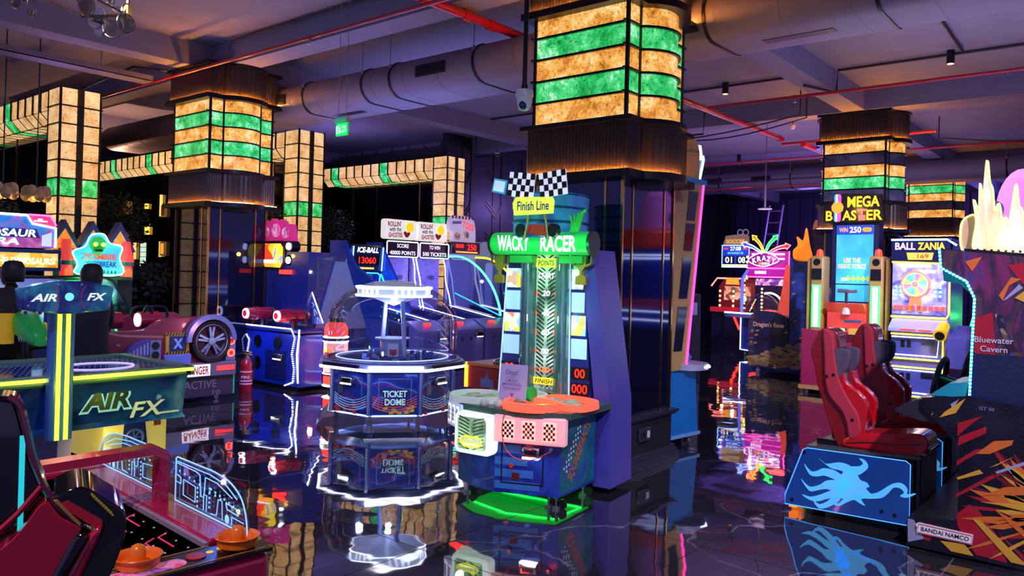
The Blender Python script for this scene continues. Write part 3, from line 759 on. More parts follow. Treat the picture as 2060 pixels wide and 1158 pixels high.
for x, y in ((-.4, .05), (.43, .08), (.43, .46), (-.4, .46), (.36, .08)):
    obj('foot', MB().cyl((x, y, 0), (x, y, .02), .04).cyl((x, y, .02), (x, y, .12), .014), STEEL, t)
    obj('caster', MB().cyl((x + .05, y - .012, .035), (x + .05, y + .012, .035), .035), BLACK, t)
ul = MB(); ul.tube([(-.38, .1, .092), (0, .02, .092), (.4, .1, .092), (.42, .44, .092), (-.36, .44, .092)], .01, 5)
obj('underglow_strip', ul, neon('underglow_green', '14ff48', 6.), t)
obj('underglow_fill', MB().prism([(-.44, .02), (-.24, -.07), (0, -.1), (.46, .02), (.46, .5), (-.44, .5)], 'z', .094, .099), neon('green_fill_glow', '0cd43c', .8), t)  # glowing sheet added under the cabinet so the floor mirrors an even green
_body = [o for o in t.children if o.type == 'MESH']
# tower
obj('tower_back', MB().prism([(-.52, .6), (.5, .6), (.32, 1.95), (-.44, 1.95)], 'y', .62, .8), mat('violet_cabinet', '4a45a8', .35), t)
obj('side_wing', MB().prism([(.56, .05), (.56, .66), (.37, 1.86), (.5, 1.86), (.72, .7), (.74, .05)], 'y', .6, 1.0), mat('violet_cabinet', '4a45a8', .35), t)
obj('base_box', MB().box(-.46, .5, .08, .5, .95, .66), DEEPB, t)
lane = obj('tread_lane', MB().box(-.12, .6, .72, .12, .62, 1.84), art('tyre_lane', [(.35, '24302a'), (.5, '7f988a'), (.65, 'c8d8cc')], 3, emit=.75, distort=.6), t)
tr = MB()
for k in range(32):
    z = .76 + k * .033
    for s_ in (-1, 1): tr.prism([(s_ * .018, z), (s_ * .05, z + .018), (s_ * .1, z + .042), (s_ * .1, z + .055), (s_ * .05, z + .03), (s_ * .018, z + .012)], 'y', .595, .6)
obj('tread_print', tr, mat('tread_dark', '1c2420', .5), lane)
for z, s_, w_ in ((1.65, 'START', .19), (1.51, '20', .09), (1.35, '40', .09), (1.2, '60', .09), (1.05, '80', .09)): text(s_, (0, .592, z), FR, w_, .045, WGLOW, lane, .02, .15)
text('100', (0, .592, .9), FR, .12, .045, neon('orange_letters', 'ff6a3a', 1.6), lane, .02, .15)
ar = MB()
for z in (1.51, 1.35, 1.2, 1.05, .9):
    for s_ in (-1, 1): ar.prism([(s_ * .115, z - .018), (s_ * .115, z + .018), (s_ * .085, z)], 'y', .59, .593)
obj('arrow_print', ar, neon('arrow_red', 'ff4a28', 1.4), lane)
f_ = obj('finish_plate', MB().box(-.12, .588, .785, .12, .6, .84), YGLOW, lane); text('FINISH', (0, .585, .812), FR, .2, .035, BPRINT, f_, .015, .15)
p_ = obj('points_plate', MB().box(-.12, .585, 1.715, .12, .6, 1.79), neon('points_yellow', 'cfe04a', 1.), lane); text('POINTS', (0, .582, 1.752), FR, .18, .042, BPRINT, p_, .015, .1)
checks('check_print', Vector((-.12, .596, 0)), Vector((1, 0, 0)), 0, .752, .24, .03, 10, 2, .001, lane, WPRINT)
for s_ in (-1, 1):
    tb_ = obj('clear_tube', MB().cyl((s_ * .2, .58, .7), (s_ * .2, .58, 1.8), .075, n=18, cap=False), clear('tube_acrylic', (.85, .95, .95), .12, .05, .7), t)
    rod = MB().cyl((s_ * .2, .58, .7), (s_ * .2, .58, 1.8), .012, n=8); 
    for q in (-.06, .06): rod.tube([(s_ * .2 + q, .64, .7), (s_ * .2 + q, .64, 1.8)], .006, 4)
    obj('guide_rod', rod, mat('pale_rod', 'a9c0c8', .2, .6), tb_)
    obj('tube_back', MB().box(s_ * .2 - .09, .61, .7, s_ * .2 + .09, .63, 1.8), art('holo_back', [(.3, '1c3a3e'), (.5, '3f7276'), (.7, '7fa6b0')], 6, emit=.25, stretch=(1, 1, .2)), t)
    x0, x1, xt0, xt1 = (.28, .52, .26, .4) if s_ > 0 else (-.54, -.28, -.46, -.27)
    bd = obj('side_board', MB().prism([(x0, .62), (x1, .62), (xt1, 1.85), (xt0, 1.85)], 'y', .6, .625), DEEPB, t)
    for z in (1.0, 1.18, 1.36, 1.54):
        m_ = (z - .62) / 1.23; u0 = x0 + (xt0 - x0) * m_ + .02; u1 = x1 + (xt1 - x1) * m_ - .02
        obj('picture_panel', MB().box(u0, .592, z + .01, u1, .6, z + .165), art('tower_pic%d' % (z > 1.2), [(.3, 'e8f0ff'), (.5, 'f5d860'), (.62, 'f08a5a'), (.75, '9ac8f0')], 14, 'cells', emit=.8) if int(z * 100) in (118, 154) else neon('sky_panel', '9fc4f0', .8), bd)
    for z, s2 in ((.9, '00'), (.78, '000' if s_ > 0 else '00')):
        g = obj('score_window', MB().box((x0 + x1) / 2 - .1, .59, z - .045, (x0 + x1) / 2 + .1, .6, z + .045), BLACK, bd)
        text(s2, ((x0 + x1) / 2, .586, z), FR, .07 * len(s2) * .8, .07, RGLOW, g, .01)
    if s_ > 0: text('TICKET', (.41, .586, .71), FR, .14, .03, mat('orange_print', 'e0722a', .4), bd, .01)
    tb2 = MB(); tb2.tube([(x0 + .005, .59, .66), (xt0 + .005, .59, 1.82)], .008, 5)
    obj('edge_light', tb2, neon('pale_edge', 'a8c8e8', .9), bd)
text('GOAL!', (.2, .5, .735), FR, .12, .03, mat('gold_print', 'c89a3a', .4), t, .015)
lamp('tower_glow', (0, .35, 1.3), 'c8ffe0', 3, t, .15)
def trophy(x, z, s_, par):
    o2 = [(-.05, .12), (.05, .12), (.055, .07), (.045, .0), (.012, -.035), (.012, -.06), (.05, -.075), (.05, -.13), (-.05, -.13), (-.05, -.075), (-.012, -.06), (-.012, -.035), (-.045, 0), (-.055, .07)]
    q = obj('trophy_board', MB().prism([(x + a_ * s_, z + b_ * s_) for a_, b_ in o2], 'y', .53, .56), mat('gold_board', 'b07a30', .35), par)
    hd = MB()
    for k in (-1, 1): hd.tube([(x + k * .05 * s_, .545, z + .1 * s_), (x + k * .1 * s_, .545, z + .09 * s_), (x + k * .09 * s_, .545, z + .02 * s_), (x + k * .045 * s_, .545, z)], .012, 6)
    obj('trophy_handle', hd, mat('gold_board', 'b07a30', .35), q)
trophy(-.52, 1.72, 1.05, t); trophy(.42, 1.73, 1.1, t)
# marquee roll, drum, banner, flags
_tower = [o for o in t.children if o.type == 'MESH' and o not in _body]
mq = obj('marquee', MB().cyl((-.6, .5, 1.96), (.52, .5, 1.96), .095, n=20), neon('marquee_green', '1c9a48', .8), t)
text('WACKY', (-.3, .395, 1.96), FR, .38, .13, WGLOW, mq, .03); text('RACER', (.22, .395, 1.955), FR, .4, .13, WGLOW, mq, .03)
for x in (-.62, .52): obj('end_cap', MB().cyl((x, .5, 1.96), (x + .03, .5, 1.96), .1, n=20), mat('cap_dark_green', '0e3020', .4), mq)
obj('canopy', MB().box(-.42, .5, 1.8, -.16, .66, 1.86).box(.16, .5, 1.8, .42, .66, 1.86), neon('canopy_green', '1d7a3a', .7), t)
lamp('marquee_glow', (-.3, .2, 1.85), '20ff70', 5, t, .1); lamp('marquee_glow', (.3, .2, 1.85), '20ff70', 5, t, .1); lamp('canopy_glow', (0, .3, 1.72), '60ff70', 2, t, .1)
dr_ = obj('drum', MB().cyl((-.1, .72, 2.0), (-.1, .72, 2.38), .36, .37, n=26), mat('drum_blue', '2a7ab8', .3, emit=.25), t)
hp = MB()
for z in (2.02, 2.14, 2.26, 2.37): hp.lathe([(.365, z - .012), (.378, z), (.365, z + .012)], (-.1, .72, 0), 26)
obj('drum_hoop', hp, mat('drum_hoop', '174a80', .3, emit=.1), dr_)
bn = obj('banner', MB().prism([(-.22, 2.18), (.22, 2.19), (.23, 2.29), (.21, 2.32), (-.2, 2.33), (-.24, 2.28)], 'y', .3, .315), neon('banner_yellow', 'd9e04a', .9), t)
text('Finish Line', (.0, .296, 2.255), FR, .36, .075, mat('banner_blue', '2a3a9a', .4), bn, .015)
for s_, x, r in ((-1, -.17, .12), (1, .19, -.12)):
    fl = obj('flag', MB().box(-.15, -.006, -.1, .15, .006, .1), WGLOW if False else neon('flag_white', 'dfe4f4', .6), t, loc=(x, .34, 2.43), rot=(0, r, 0))
    mb = MB()
    for i in range(6):
        for k in range(4):
            if (i + k) % 2 == 0: mb.box(-.15 + i * .05, -.0085, -.1 + k * .05, -.1 + i * .05, -.0055, -.05 + k * .05)
    obj('check_print', mb, BPRINT, fl)
    obj('flag_pole', MB().cyl((x + .16 * -s_, .345, 2.5), (x + .04 * -s_, .345, 1.98), .01, n=8), mat('wood', 'b08a5a', .5), t)
for x, z, r in ((-.5, 2.44, .2), (.14, 2.47, -.2)):
    c_ = obj('sign_card', MB().box(-.08, -.006, -.06, .08, .006, .06), neon('cyan_card', '3a9ad0', .5), t, loc=(x, .42, z), rot=(0, r, 0)); obj('card_print', MB().box(-.065, -.008, -.045, .065, -.005, .045), neon('pale_card', 'c0d8f0', .7), c_)
for k, (x, c_) in enumerate(((-.44, 'd8a27a'), (-.02, '8a2f22'))):
    pass
obj('engine_block', MB().prism(smooth([(-.16, 2.04), (-.12, 2.1), (.0, 2.11), (.1, 2.09), (.16, 2.04), (.0, 2.02)], 3, True), 'y', .36, .42), mat('red_kart', 'b02a22', .35, emit=.15), t)
obj('kart_wheel', MB().cyl((-.18, .34, 2.06), (-.18, .4, 2.06), .055, n=16).cyl((.19, .34, 2.06), (.19, .4, 2.06), .055, n=16), BLACK, t)
sp_ = MB()
for k in range(5): sp_.tube(smooth([(.34 + .02 * k, .42, 2.05), (.35 + .03 * k, .42, 2.12 + .02 * k), (.33 + .045 * k, .42, 2.18 + .01 * k)], 4), .012, 5)
obj('green_fronds', sp_, mat('frond_green', '1f9a3c', .4, emit=.2), t)
_top = [o for o in t.children if o.type == 'MESH' and o not in _body and o not in _tower]
for o in _body: o.scale = (.9, 1.08, 1); o.location.x = o.location.x * .9 - .05; o.location.y *= 1.08
for o in _tower: o.scale = (.8, 1, 1); o.location.x = o.location.x * .8 - .085
for o in _top: o.scale = (.78, 1, .95); o.location.x = o.location.x * .78 - .05; o.location.z = o.location.z * .95 + .04
# notice standing on the deck
t2 = thing('notice_sign', 'small lilac notice card standing on the deck of the chequered flag game', 'sign', (4.46, 3.62, .735), -78)
obj('card', MB().box(-.12, -.004, 0, .1, .004, .26), mat('lilac_card', 'b49ad0', .35, emit=.15), t2, rot=(-.1, 0, 0))
PV = mat('violet_ink', '5a3a9a', .5)
text('Oops!', (-.01, -.015, .2), FR, .1, .045, PV, t2, .005); text('I AM ON A\nMINI VACATION', (-.01, -.012, .13), FR, .15, .05, PV, t2, .002)
obj('small_print', MB().box(-.08, -.009, .083, .06, -.008, .087), PV, t2)
obj('foot', MB().box(-.1, -.01, -.002, .08, .05, .004), GLASS, t2)
ic = MB().tube([(-.02, -.006, .05), (-.01, -.006, .035), (0, -.006, .05)], .003, 4).tube([(-.01, -.006, .035), (-.01, -.006, .02)], .003, 4); obj('icon_print', ic, PV, t2)

# ================================================================ TICKET DOME
t = thing('dome_game', 'octagonal blue game under a clear dome with a lit flying saucer', 'arcade game', (5.92, 6.55, 0), -39)
t.scale = (1.14, 1.14, 1.02)
def octa(r, a0=22.5): return [(r * math.cos(R_(a0 + 45 * k)), r * math.sin(R_(a0 + 45 * k))) for k in range(8)]
SW = art('swirl_art', [(.0, '152a80'), (.3, '2444b8'), (.42, '7fb0f0'), (.5, '3a2a90'), (.62, '9a2a7a'), (.75, '1c3a9a')], 1.6, 'rings', 6., rough=.22, coat=.6)
obj('cabinet', MB().prism(octa(.60), 'z', .17, .61), mat('dome_blue', '2a46b8', .3, coat=.3), t, ang=15)
R8 = .60 * math.cos(R_(22.5))
for k in range(8):
    M_ = Matrix.Rotation(R_(45 * k), 4, 'Z')
    mb = MB().box(-.2, -R8 - .006, .18, .2, -R8 + .01, .60); o = obj('side_panel', mb.xf(M_), SW, t)
    if k in (0, 1, 7, 2, 6):
        fm = MB()
        for x0, z0, x1, z1 in ((-.15, .22, -.142, .54), (.142, .22, .15, .54), (-.15, .22, .15, .228), (-.15, .532, .15, .54)): fm.box(x0, -R8 - .012, z0, x1, -R8 - .004, z1)
        obj('door_frame', fm.xf(M_), mat('steel_blue', '8a9ad8', .3, .5), o)
        sw_ = MB()
        for q in range(5): sw_.tube([(-.2 + .4 * i / 8, -R8 - .008, .2 + .025 * q + .06 * ((i - 4) / 4.) ** 2) for i in range(9)], .006 - .0006 * q, 4)
        obj('wave_print', sw_.xf(M_), mat('wave_print%d' % (k % 2), 'b8d8ff' if k % 2 else 'ff6a5a', .4, emit=.2), o)
        cb = MB()
        rnd = random.Random(k)
        for q in range(9):
            x, z = rnd.uniform(-.19, .19), rnd.uniform(.16, .24); cb.box(x - .02, -R8 - .01, z, x + .02, -R8 - .005, z + .03)
        obj('prize_print', cb.xf(M_), mat('prize_red' if k % 2 else 'prize_yellow', 'd83a2a' if k % 2 else 'e8b83a', .4, emit=.15), o)
    if k in (1, 7):
        c_ = obj('coin_entry', MB().box(-.07, -R8 - .07, .46, .07, -R8, .54).xf(M_), CHROME, t, bevel=.012)
        obj('slot_light', MB().box(-.065, -R8 - .074, .465, .065, -R8 - .06, .48).xf(M_), W4, c_); obj('card_slot', MB().box(-.045, -R8 - .073, .495, .045, -R8 - .06, .53).xf(M_), BLACK, c_)
        obj('bill_acceptor', MB().box(-.14, -R8 - .014, .36, -.09, -R8 - .004, .5).xf(M_), STEEL, t)
text('TICKET\nDOME', (0, -R8 - .016, .345), FR, .22, .15, mat('dome_letter', 'b8dce8', .35, emit=.5), t, .03)
sh = MB(); text('TICKET\nDOME', (0, -R8 - .0135, .345), FR, .245, .17, None, None, .06, mb=sh); obj('letter_shadow', sh, BPRINT, t)

ep = MB()
for x, y in octa(.612): ep.cyl((x, y, .17), (x, y, .6), .018, n=8)
obj('corner_post', ep, mat('silver_blue', 'a8b4e8', .25, .6), t)
rm = obj('rim', MB().prism(octa(.735), 'z', .64, .69), mat('rim_white', 'b4bce8', .25), t, bevel=.015, ang=15)
obj('rim_light', MB().tube([(*p, .63) for p in octa(.728)], .013, 6, True), W4, t)
obj('rim_skirt', MB().loft([[(*p, .595) for p in octa(.64)], [(*p, .64) for p in octa(.73)]], True), mat('dome_blue', '2a46b8', .3, coat=.3), t, ang=15)
bd = MB()
for k in (0,): beads(bd, [(-.24, -.685, .672), (.24, -.685, .672)], .014, .005); beads(bd, [(-.24, -.685, .658), (.24, -.685, .658)], .014, .005)
o = obj('bead_light', bd, W4, t); o['kind'] = 'stuff'
for k in (7, 1): obj('shelf_slot', MB().box(-.22, -.7, .652, .22, -.675, .685).xf(Matrix.Rotation(R_(45 * k), 4, 'Z')), mat('dark_plum', '3a1444', .3), t)
obj('playfield', MB().cyl((0, 0, .685), (0, 0, .7), .66, n=32), mat('playfield_blue', '31488f', .2, .4), t)
pf = MB(); rnd = random.Random(5)
for k in range(26):
    a_ = rnd.uniform(0, 6.28); r = rnd.uniform(.2, .45); pf.box(r * math.cos(a_) - .02, r * math.sin(a_) - .02, .7, r * math.cos(a_) + .02, r * math.sin(a_) + .02, .7 + rnd.uniform(.02, .07))
obj('playfield_posts', pf, mat('grey_blue_bits', '5a6ab0', .3, .5), t)
obj('ring_light', MB().tube([(.54 * math.cos(R_(a_)), .54 * math.sin(R_(a_)), .71) for a_ in range(0, 360, 12)], .007, 5, True), neon('field_ring_light', 'a8b8ff', 1.6), t)
obj('prize_bowl', MB().lathe([(.1, .7), (.12, .86), (.17, .88), (.17, .895), (.1, .89), (.09, .72), (.001, .72)], (0, .1, 0), 24), mat('pale_bowl', 'b8c0e8', .3), t)
bx = obj('prize_box', MB().box(-.05, -.06, .7, .05, .04, .84), mat('white_box', 'd8dcf4', .3), t); obj('red_print', MB().prism([(-.035, .78), (.035, .78), (.035, .73), (0, .705), (-.035, .73)], 'y', -.063, -.0605), mat('red_print', 'b82848', .4), bx)
obj('dome', MB().lathe([(.625 * math.cos(R_(a_)), .70 + .36 * (1 if a_ > 0 else 0) + .47 * math.sin(R_(max(0, a_)))) for a_ in ([-1, 0.01] + list(range(8, 90, 8)) + [89.7])], n=48), DOMEG, t)
uf = obj('saucer_body', MB().lathe([(.001, 1.25), (.08, 1.28), (.2, 1.33), (.36, 1.35), (.36, 1.37), (.345, 1.38), (.345, 1.43), (.36, 1.44), (.36, 1.46), (.2, 1.475), (.19, 1.51), (.001, 1.515)], n=40), mat('saucer_white', 'c8d4f8', .25, emit=.25), t)
for z in (1.362, 1.452): obj('saucer_ring', MB().tube([(.362 * math.cos(R_(a_)), .362 * math.sin(R_(a_)), z) for a_ in range(0, 360, 9)], .013, 6, True), W4, uf)
wn_ = MB()
for k in range(36):
    if k % 6 in (0, 1, 2, 3): a_ = R_(k * 10); wn_.box(-.018, -.352, 1.385, .018, -.344, 1.425, ) if False else wn_.add(MB().box(-.012, -.352, 1.385, .012, -.344, 1.428).xf(Matrix.Rotation(a_, 4, 'Z')).v, [(0, 3, 2, 1), (4, 5, 6, 7), (0, 1, 5, 4), (1, 2, 6, 5), (2, 3, 7, 6), (3, 0, 4, 7)])
obj('saucer_window', wn_, W2, uf)
for x, y in ((-.1, .18), (.11, -.12)): obj('saucer_post', MB().cyl((x, y, .7), (x * .7, y * .7, 1.33), .022, n=12), mat('pale_post', 'a8b8f0', .25), t)
lamp('saucer_glow', (0, 0, 1.15), 'b8c8ff', 10, t, .2); lamp('rim_glow', (-.3, -1.1, .75), '8aa0ff', 9, t, .1)
sk = MB()
for k in range(8): sk.add(MB().loft([[(-.25, -.6, .16), (.25, -.6, .16), (.28, -.7, .03), (-.28, -.7, .03)], [(-.25, -.59, .16), (.25, -.59, .16), (.28, -.69, .03), (-.28, -.69, .03)]], True).xf(Matrix.Rotation(R_(45 * k), 4, 'Z')).v, [(0, 1, 2, 3), (7, 6, 5, 4), (0, 4, 5, 1), (1, 5, 6, 2), (2, 6, 7, 3), (3, 7, 4, 0)])
obj('acrylic_skirt', sk, clear('skirt_acrylic', (.75, .82, 1), .3, .15, .8), t)
for k, (x, y) in enumerate(octa(.56)): obj('foot', MB().cyl((x, y, 0), (x, y, .02), .035).cyl((x, y, .02), (x, y, .18), .02), CHROME, t)
obj('base_glow_strip', MB().tube([(*p, .155) for p in octa(.57)], .012, 5, True), neon('base_blue_white', '8ca8ff', 3.), t)
# ================================================================ TALL YELLOW AND BLUE GAME BEHIND THE COLUMN
t = thing('basket_game', 'tall yellow and blue game with tinted window slots behind the big column', 'arcade game', (6.8, 3.6, 0), 84 - 90)
YEL = mat('mustard_panel', 'c8a660', .4); CYB = mat('azure_panel', '0f6fc0', .35, emit=.12)
obj('base', MB().prism([(-.1, .1), (.52, .1), (.46, .72), (-.22, .76)], 'y', 0, .9), CYB, t)
up_ = obj('upright', MB().prism([(-.22, .76), (.28, .76), (.52, 2.62), (-.12, 2.62)], 'y', .0, .05), YEL, t)
for k, (z0, z1) in enumerate(((.95, 1.38), (1.46, 1.86), (1.93, 2.2), (2.23, 2.52))):
    q = lambda z: .03 + (z - .76) * .135
    w_ = obj('window_slot', MB().prism([(q(z0) + .0, z0), (q(z0) + .14, z0), (q(z1) + .16, z1), (q(z1) + .0, z1)], 'y', -.006, .02), mat('tinted_window', '1c2436', .1), up_)
obj('edge_light', MB().tube([(.28, -.005, .78), (.52, -.005, 2.6)], .012, 6), neon('magenta_neon', 'ff3aa8', 3.), t)
cap_ = obj('crown', MB().prism([(-.1, 2.64), (.44, 2.64), (.44, 2.92), (.4, 3.02), (.3, 3.08), (.1, 3.1), (-.1, 3.05)], 'y', .0, .06), YEL, t)
obj('crown_strip', MB().box(-.14, -.02, 2.6, .56, .08, 2.65), CYB, t)
obj('orange_print', MB().prism([(-.1, 2.42), (.12, 2.42), (.14, 2.58), (-.1, 2.58)], 'y', -.004, .001), mat('orange_panel', 'c07838', .4), t)
wl = obj('wing_board', MB().prism([(.46, 2.62), (.58, 2.62), (.66, 2.9), (.62, 2.94), (.46, 2.92)], 'y', .1, .13), mat('pale_lilac', 'b0a8d0', .4), t)
obj('wing_light', MB().tube([(.58, .095, 2.6), (.665, .095, 2.88), (.65, .095, 2.92)], .014, 6), neon('ice_blue_neon', '7fc8ff', 5.), wl)
obj('floodlight', MB().prism([(.44, 3.0), (.5, 3.0), (.54, 2.86), (.44, 2.84)], 'y', .02, .1), W2, t)
obj('lamp_wire', MB().tube(smooth([(.0, -.01, 2.9), (.12, -.02, 2.88), (.22, -.02, 2.91), (.4, -.01, 2.92)], 5), .006, 5), DARK, t)
sh_ = obj('ball_shelf', MB().prism(smooth([(.2, -.05), (.5, -.12), (.62, .1), (.6, .5), (.3, .6)], 5, True), 'z', .76, .82), mat('pale_shelf', 'b8c0e0', .3), t)
obj('shelf_light', MB().tube(smooth([(.3, -.1, .79), (.5, -.13, .79), (.63, .08, .79), (.62, .5, .79)], 6), .014, 6), W4, t)
obj('hood', MB().prism([(.3, .95), (.4, .98), (.55, .86), (.5, .83), (.3, .83)], 'y', .1, .5), mat('blue_hood', '5a78c0', .35), t)
for x in (-.05, .42):
    for y in (.06, .8): obj('caster', MB().cyl((x - .015, y, .035), (x + .015, y, .035), .035).cyl((x, y, .04), (x, y, .11), .012), STEEL, t)
obj('base_lip', MB().box(-.13, -.015, .1, .55, .0, .13), mat('pale_blue_lip', '7fb8e8', .3), t)

# ================================================================ LAMP GUN GAME behind the left column
t = thing('gun_game', 'shooting game with two red lamp guns beside the left column', 'arcade game', (6.77, 9.9, 0), -90)
NAVY = mat('navy_cabinet', '17256e', .35, coat=.3); SILV = mat('silver_blue_panel', '7f8ac0', .3, .5)
obj('cabinet', MB().prism([(-.1, .06), (.95, .06), (.95, .84), (.7, 1.1), (.55, 1.9), (-.1, 1.9)], 'x', -.66, .74), NAVY, t)
side = obj('side_panel', MB().prism([(.0, .8), (.95, .8), (.55, 1.78), (.35, 1.78), (.1, 1.0)], 'x', .74, .765), SILV, t)
sv = obj('front_slope', MB().prism([(.36, 1.75), (.44, 1.78), (1.0, .9), (.45, .88)], 'y', -.02, .0), SILV, t)
tri = MB()
for k in range(7):
    a_ = .42 + .075 * k; z = 1.6 - .108 * k; tri.tube([(a_, -.025, z + .04), (a_ + .07, -.025, z - .015), (a_ + .005, -.025, z - .05)], .005, 4, True)
obj('triangle_print', tri, mat('pale_print', 'b8c4ff', .3, emit=.5), sv)
obj('slope_light', MB().tube([(.44, -.025, 1.8), (1.0, -.025, .92)], .008, 5), W4, t); obj('slope_light', MB().tube([(.34, -.025, 1.5), (.36, -.025, .92)], .012, 5), W4, t)
obj('left_slope', MB().prism([(-.66, .85), (-.62, 1.3), (-.35, .88)], 'y', -.02, 0), SILV, t)
obj('screen', MB().box(-.58, -.012, .95, .3, .0, 1.5), neon('idle_screen', '2f57b8', .7), t)
obj('screen_bezel', MB().box(-.64, -.008, .9, .36, .004, 1.56), BLACK, t)
mq = obj('marquee', MB().prism([(-.62, 1.66), (.12, 1.64), (.2, 1.74), (.2, 1.98), (.12, 2.06), (-.62, 2.06)], 'y', -.12, .1), BLACK, t)
obj('marquee_screen', MB().prism([(-.6, 1.69), (.09, 1.67), (.15, 1.75), (.15, 1.96), (.09, 2.02), (-.6, 2.02)], 'y', -.13, -.12), art('fire_marquee', [(.3, '2a70d8'), (.42, 'f8e030'), (.58, 'f8b020'), (.7, 'e84a20')], 4, emit=1., distort=.6), mq)
obj('flame_print', MB().prism(smooth([(-.45, 1.75), (-.42, 1.86), (-.34, 1.92), (-.26, 2.01), (-.18, 1.92), (-.1, 1.85), (-.08, 1.75)], 3, True), 'y', -.136, -.131), neon('flame_red', 'f03a20', 1.1), mq)
obj('title_strip', MB().prism([(-.53, 1.735), (.03, 1.735), (.0, 1.785), (-.5, 1.785)], 'y', -.142, -.136), WGLOW, mq); obj('orange_strip', MB().box(-.46, -.142, 1.705, -.04, -.136, 1.725), neon('strip_orange', 'ff9a30', 1.1), mq)
tp = smooth([(-.6, 2.06), (-.6, 2.3), (-.5, 2.38), (-.38, 2.33), (-.28, 2.4), (-.16, 2.35), (-.06, 2.38), (.05, 2.3), (.2, 2.3), (.24, 2.15), (.26, 2.06)], 4)
tb_ = obj('flame_topper', MB().prism(tp, 'y', -.02, .06), neon('magenta_topper', 'c02a6a', .7), t)
tpp = MB()
for x, z, r in ((-.44, 2.2, .09), (-.18, 2.22, .1), (.06, 2.18, .08)): tpp.cyl((x, -.03, z), (x, -.02, z), r, n=16)
obj('topper_print', tpp, art('topper_art', [(.3, '283a70'), (.5, 'd86a9a'), (.7, 'f0c8d8')], 12, emit=.6), tb_)
for z in (1.98, 1.78): obj('beacon', MB().cyl((.27, -.1, z), (.27, .04, z), .08, n=18), BLACK, t); obj('beacon_lens', MB().cyl((.27, -.12, z), (.27, -.1, z), .05, n=18), W4, t)
obj('alarm_light', MB().box(.1, -.14, 1.58, .36, -.08, 1.64), RD4, t)
obj('camera_ball', MB().ell((-.1, -.06, 1.56), (.1, .04, .07)), BLACK, t)
dk = obj('gun_deck', MB().prism([(-.66, .76), (1.0, .78), (1.0, .84), (-.66, .84)], 'y', -.4, 0), NAVY, t, bevel=.02)
beadm = MB(); beads(beadm, [(-.66, -.41, .84), (.82, -.41, .84), (.9, -.41, .72), (.84, -.41, .5), (.9, -.41, .3), (.88, -.41, .12), (.7, -.41, .06)], .03, .007)
beads(beadm, [(-.66, -.405, .7), (-.28, -.405, .7), (-.2, -.405, .62), (-.24, -.405, .45), (-.2, -.405, .3), (-.24, -.405, .12), (-.66, -.405, .08)], .03, .007)
o = obj('bead_light', beadm, W4, t); o['kind'] = 'stuff'
fp = obj('front_panel', MB().box(-.66, -.4, .06, 1.0, -.02, .76), mat('navy_front', '13309a', .3, coat=.4), t)
for x, z, r in ((.02, .62, .09), (.5, .62, .09), (.02, .32, .09)): obj('speaker', MB().cyl((x, -.41, z), (x, -.395, z), r, n=20), BLACK, fp); 
obj('door_recess', MB().box(.22, -.408, .12, .7, -.398, .52), mat('recess_navy', '0a1850', .4), fp)
c_ = obj('coin_entry', MB().box(.45, -.45, .4, .65, -.4, .48), CHROME, fp, bevel=.01); obj('slot_light', MB().box(.46, -.455, .4, .64, -.44, .415), W4, c_)
text('1G', (-.5, -.408, .42), FR, .16, .12, mat('grey_print', '8a90b0', .4), fp, .03)
obj('edge_light', MB().tube([(1.0, -.41, .84), (1.0, -.41, .74), (.96, -.41, .5), (1.0, -.41, .12)], .012, 5), W4, t)
obj('lower_board', MB().prism([(-.1, 0), (.9, 0), (1.0, .06), (-.2, .06)], 'y', -.35, .6), BLACK, t)
for x in (.05, .8):
    g = obj('lamp_gun', MB().cyl((x, -.62, 1.02), (x, -.25, 1.02), .085, n=18).cyl((x, -.25, 1.02), (x, -.12, 1.02), .085, .05, n=18), mat('gun_red', 'a01a34', .25, coat=.5), t)
    obj('gun_lens', MB().cyl((x, -.64, 1.02), (x, -.62, 1.02), .07, n=20), W4, g); obj('lens_centre', MB().cyl((x, -.65, 1.02), (x, -.635, 1.02), .045, n=20), mat('lens_red', 'd02030', .2, emit=.6), g)
    obj('gun_handle', MB().tube(smooth([(x + .16, -.3, 1.1), (x + .2, -.3, 1.03), (x + .18, -.3, .95), (x + .1, -.3, .92)], 5), .02, 8), BLACK, g); obj('gun_mount', MB().cyl((x, -.35, .84), (x, -.35, .95), .04), BLACK, g)
    obj('gun_rib', MB().cyl((x, -.5, 1.02), (x, -.45, 1.02), .095, n=18), mat('gun_red', 'a01a34', .25, coat=.5), g)
lamp('gun_glow', (.2, -.9, .8), '6a80ff', 14, t, .15); lamp('gun_glow', (.9, -.7, .9), 'ff5040', 3, t, .08); lamp('marquee_glow', (-.2, -.5, 1.85), 'ffc040', 3, t, .1)
# glowing barrel tower
t = thing('lamp_tower', 'stack of glowing red and white lamp drums beside the shooting game', 'light', (6.82, 8.7, 0), -90)
core = MB().cyl((0, 0, 0), (0, 0, 1.0), .09, n=20); obj('core', core, BLACK, t)
for z0, z1, mt, r in ((.1, .22, neon('drum_red', 'ff4632', 1.6), .16), (.27, .66, neon('drum_pink_white', 'ffb0a8', 1.4), .165), (.76, .84, neon('drum_red', 'ff4632', 1.6), .16)):
    obj('lamp_drum', MB().cyl((0, 0, z0), (0, 0, z1), r, n=28), mt, t)
obj('lamp_cap', MB().ell((0, 0, .84), (.16, .16, .13), 24, 9), neon('drum_red', 'ff4632', 1.6), t)
for z in (.08, .245, .68, .74): obj('ring_light', MB().lathe([(.165, z - .01), (.178, z), (.165, z + .01), (.15, z)], n=28), W4, t)
for z in (.235, .71): obj('check_band', MB().cyl((0, 0, z - .02), (0, 0, z + .015), .163, n=28), BLACK, t)
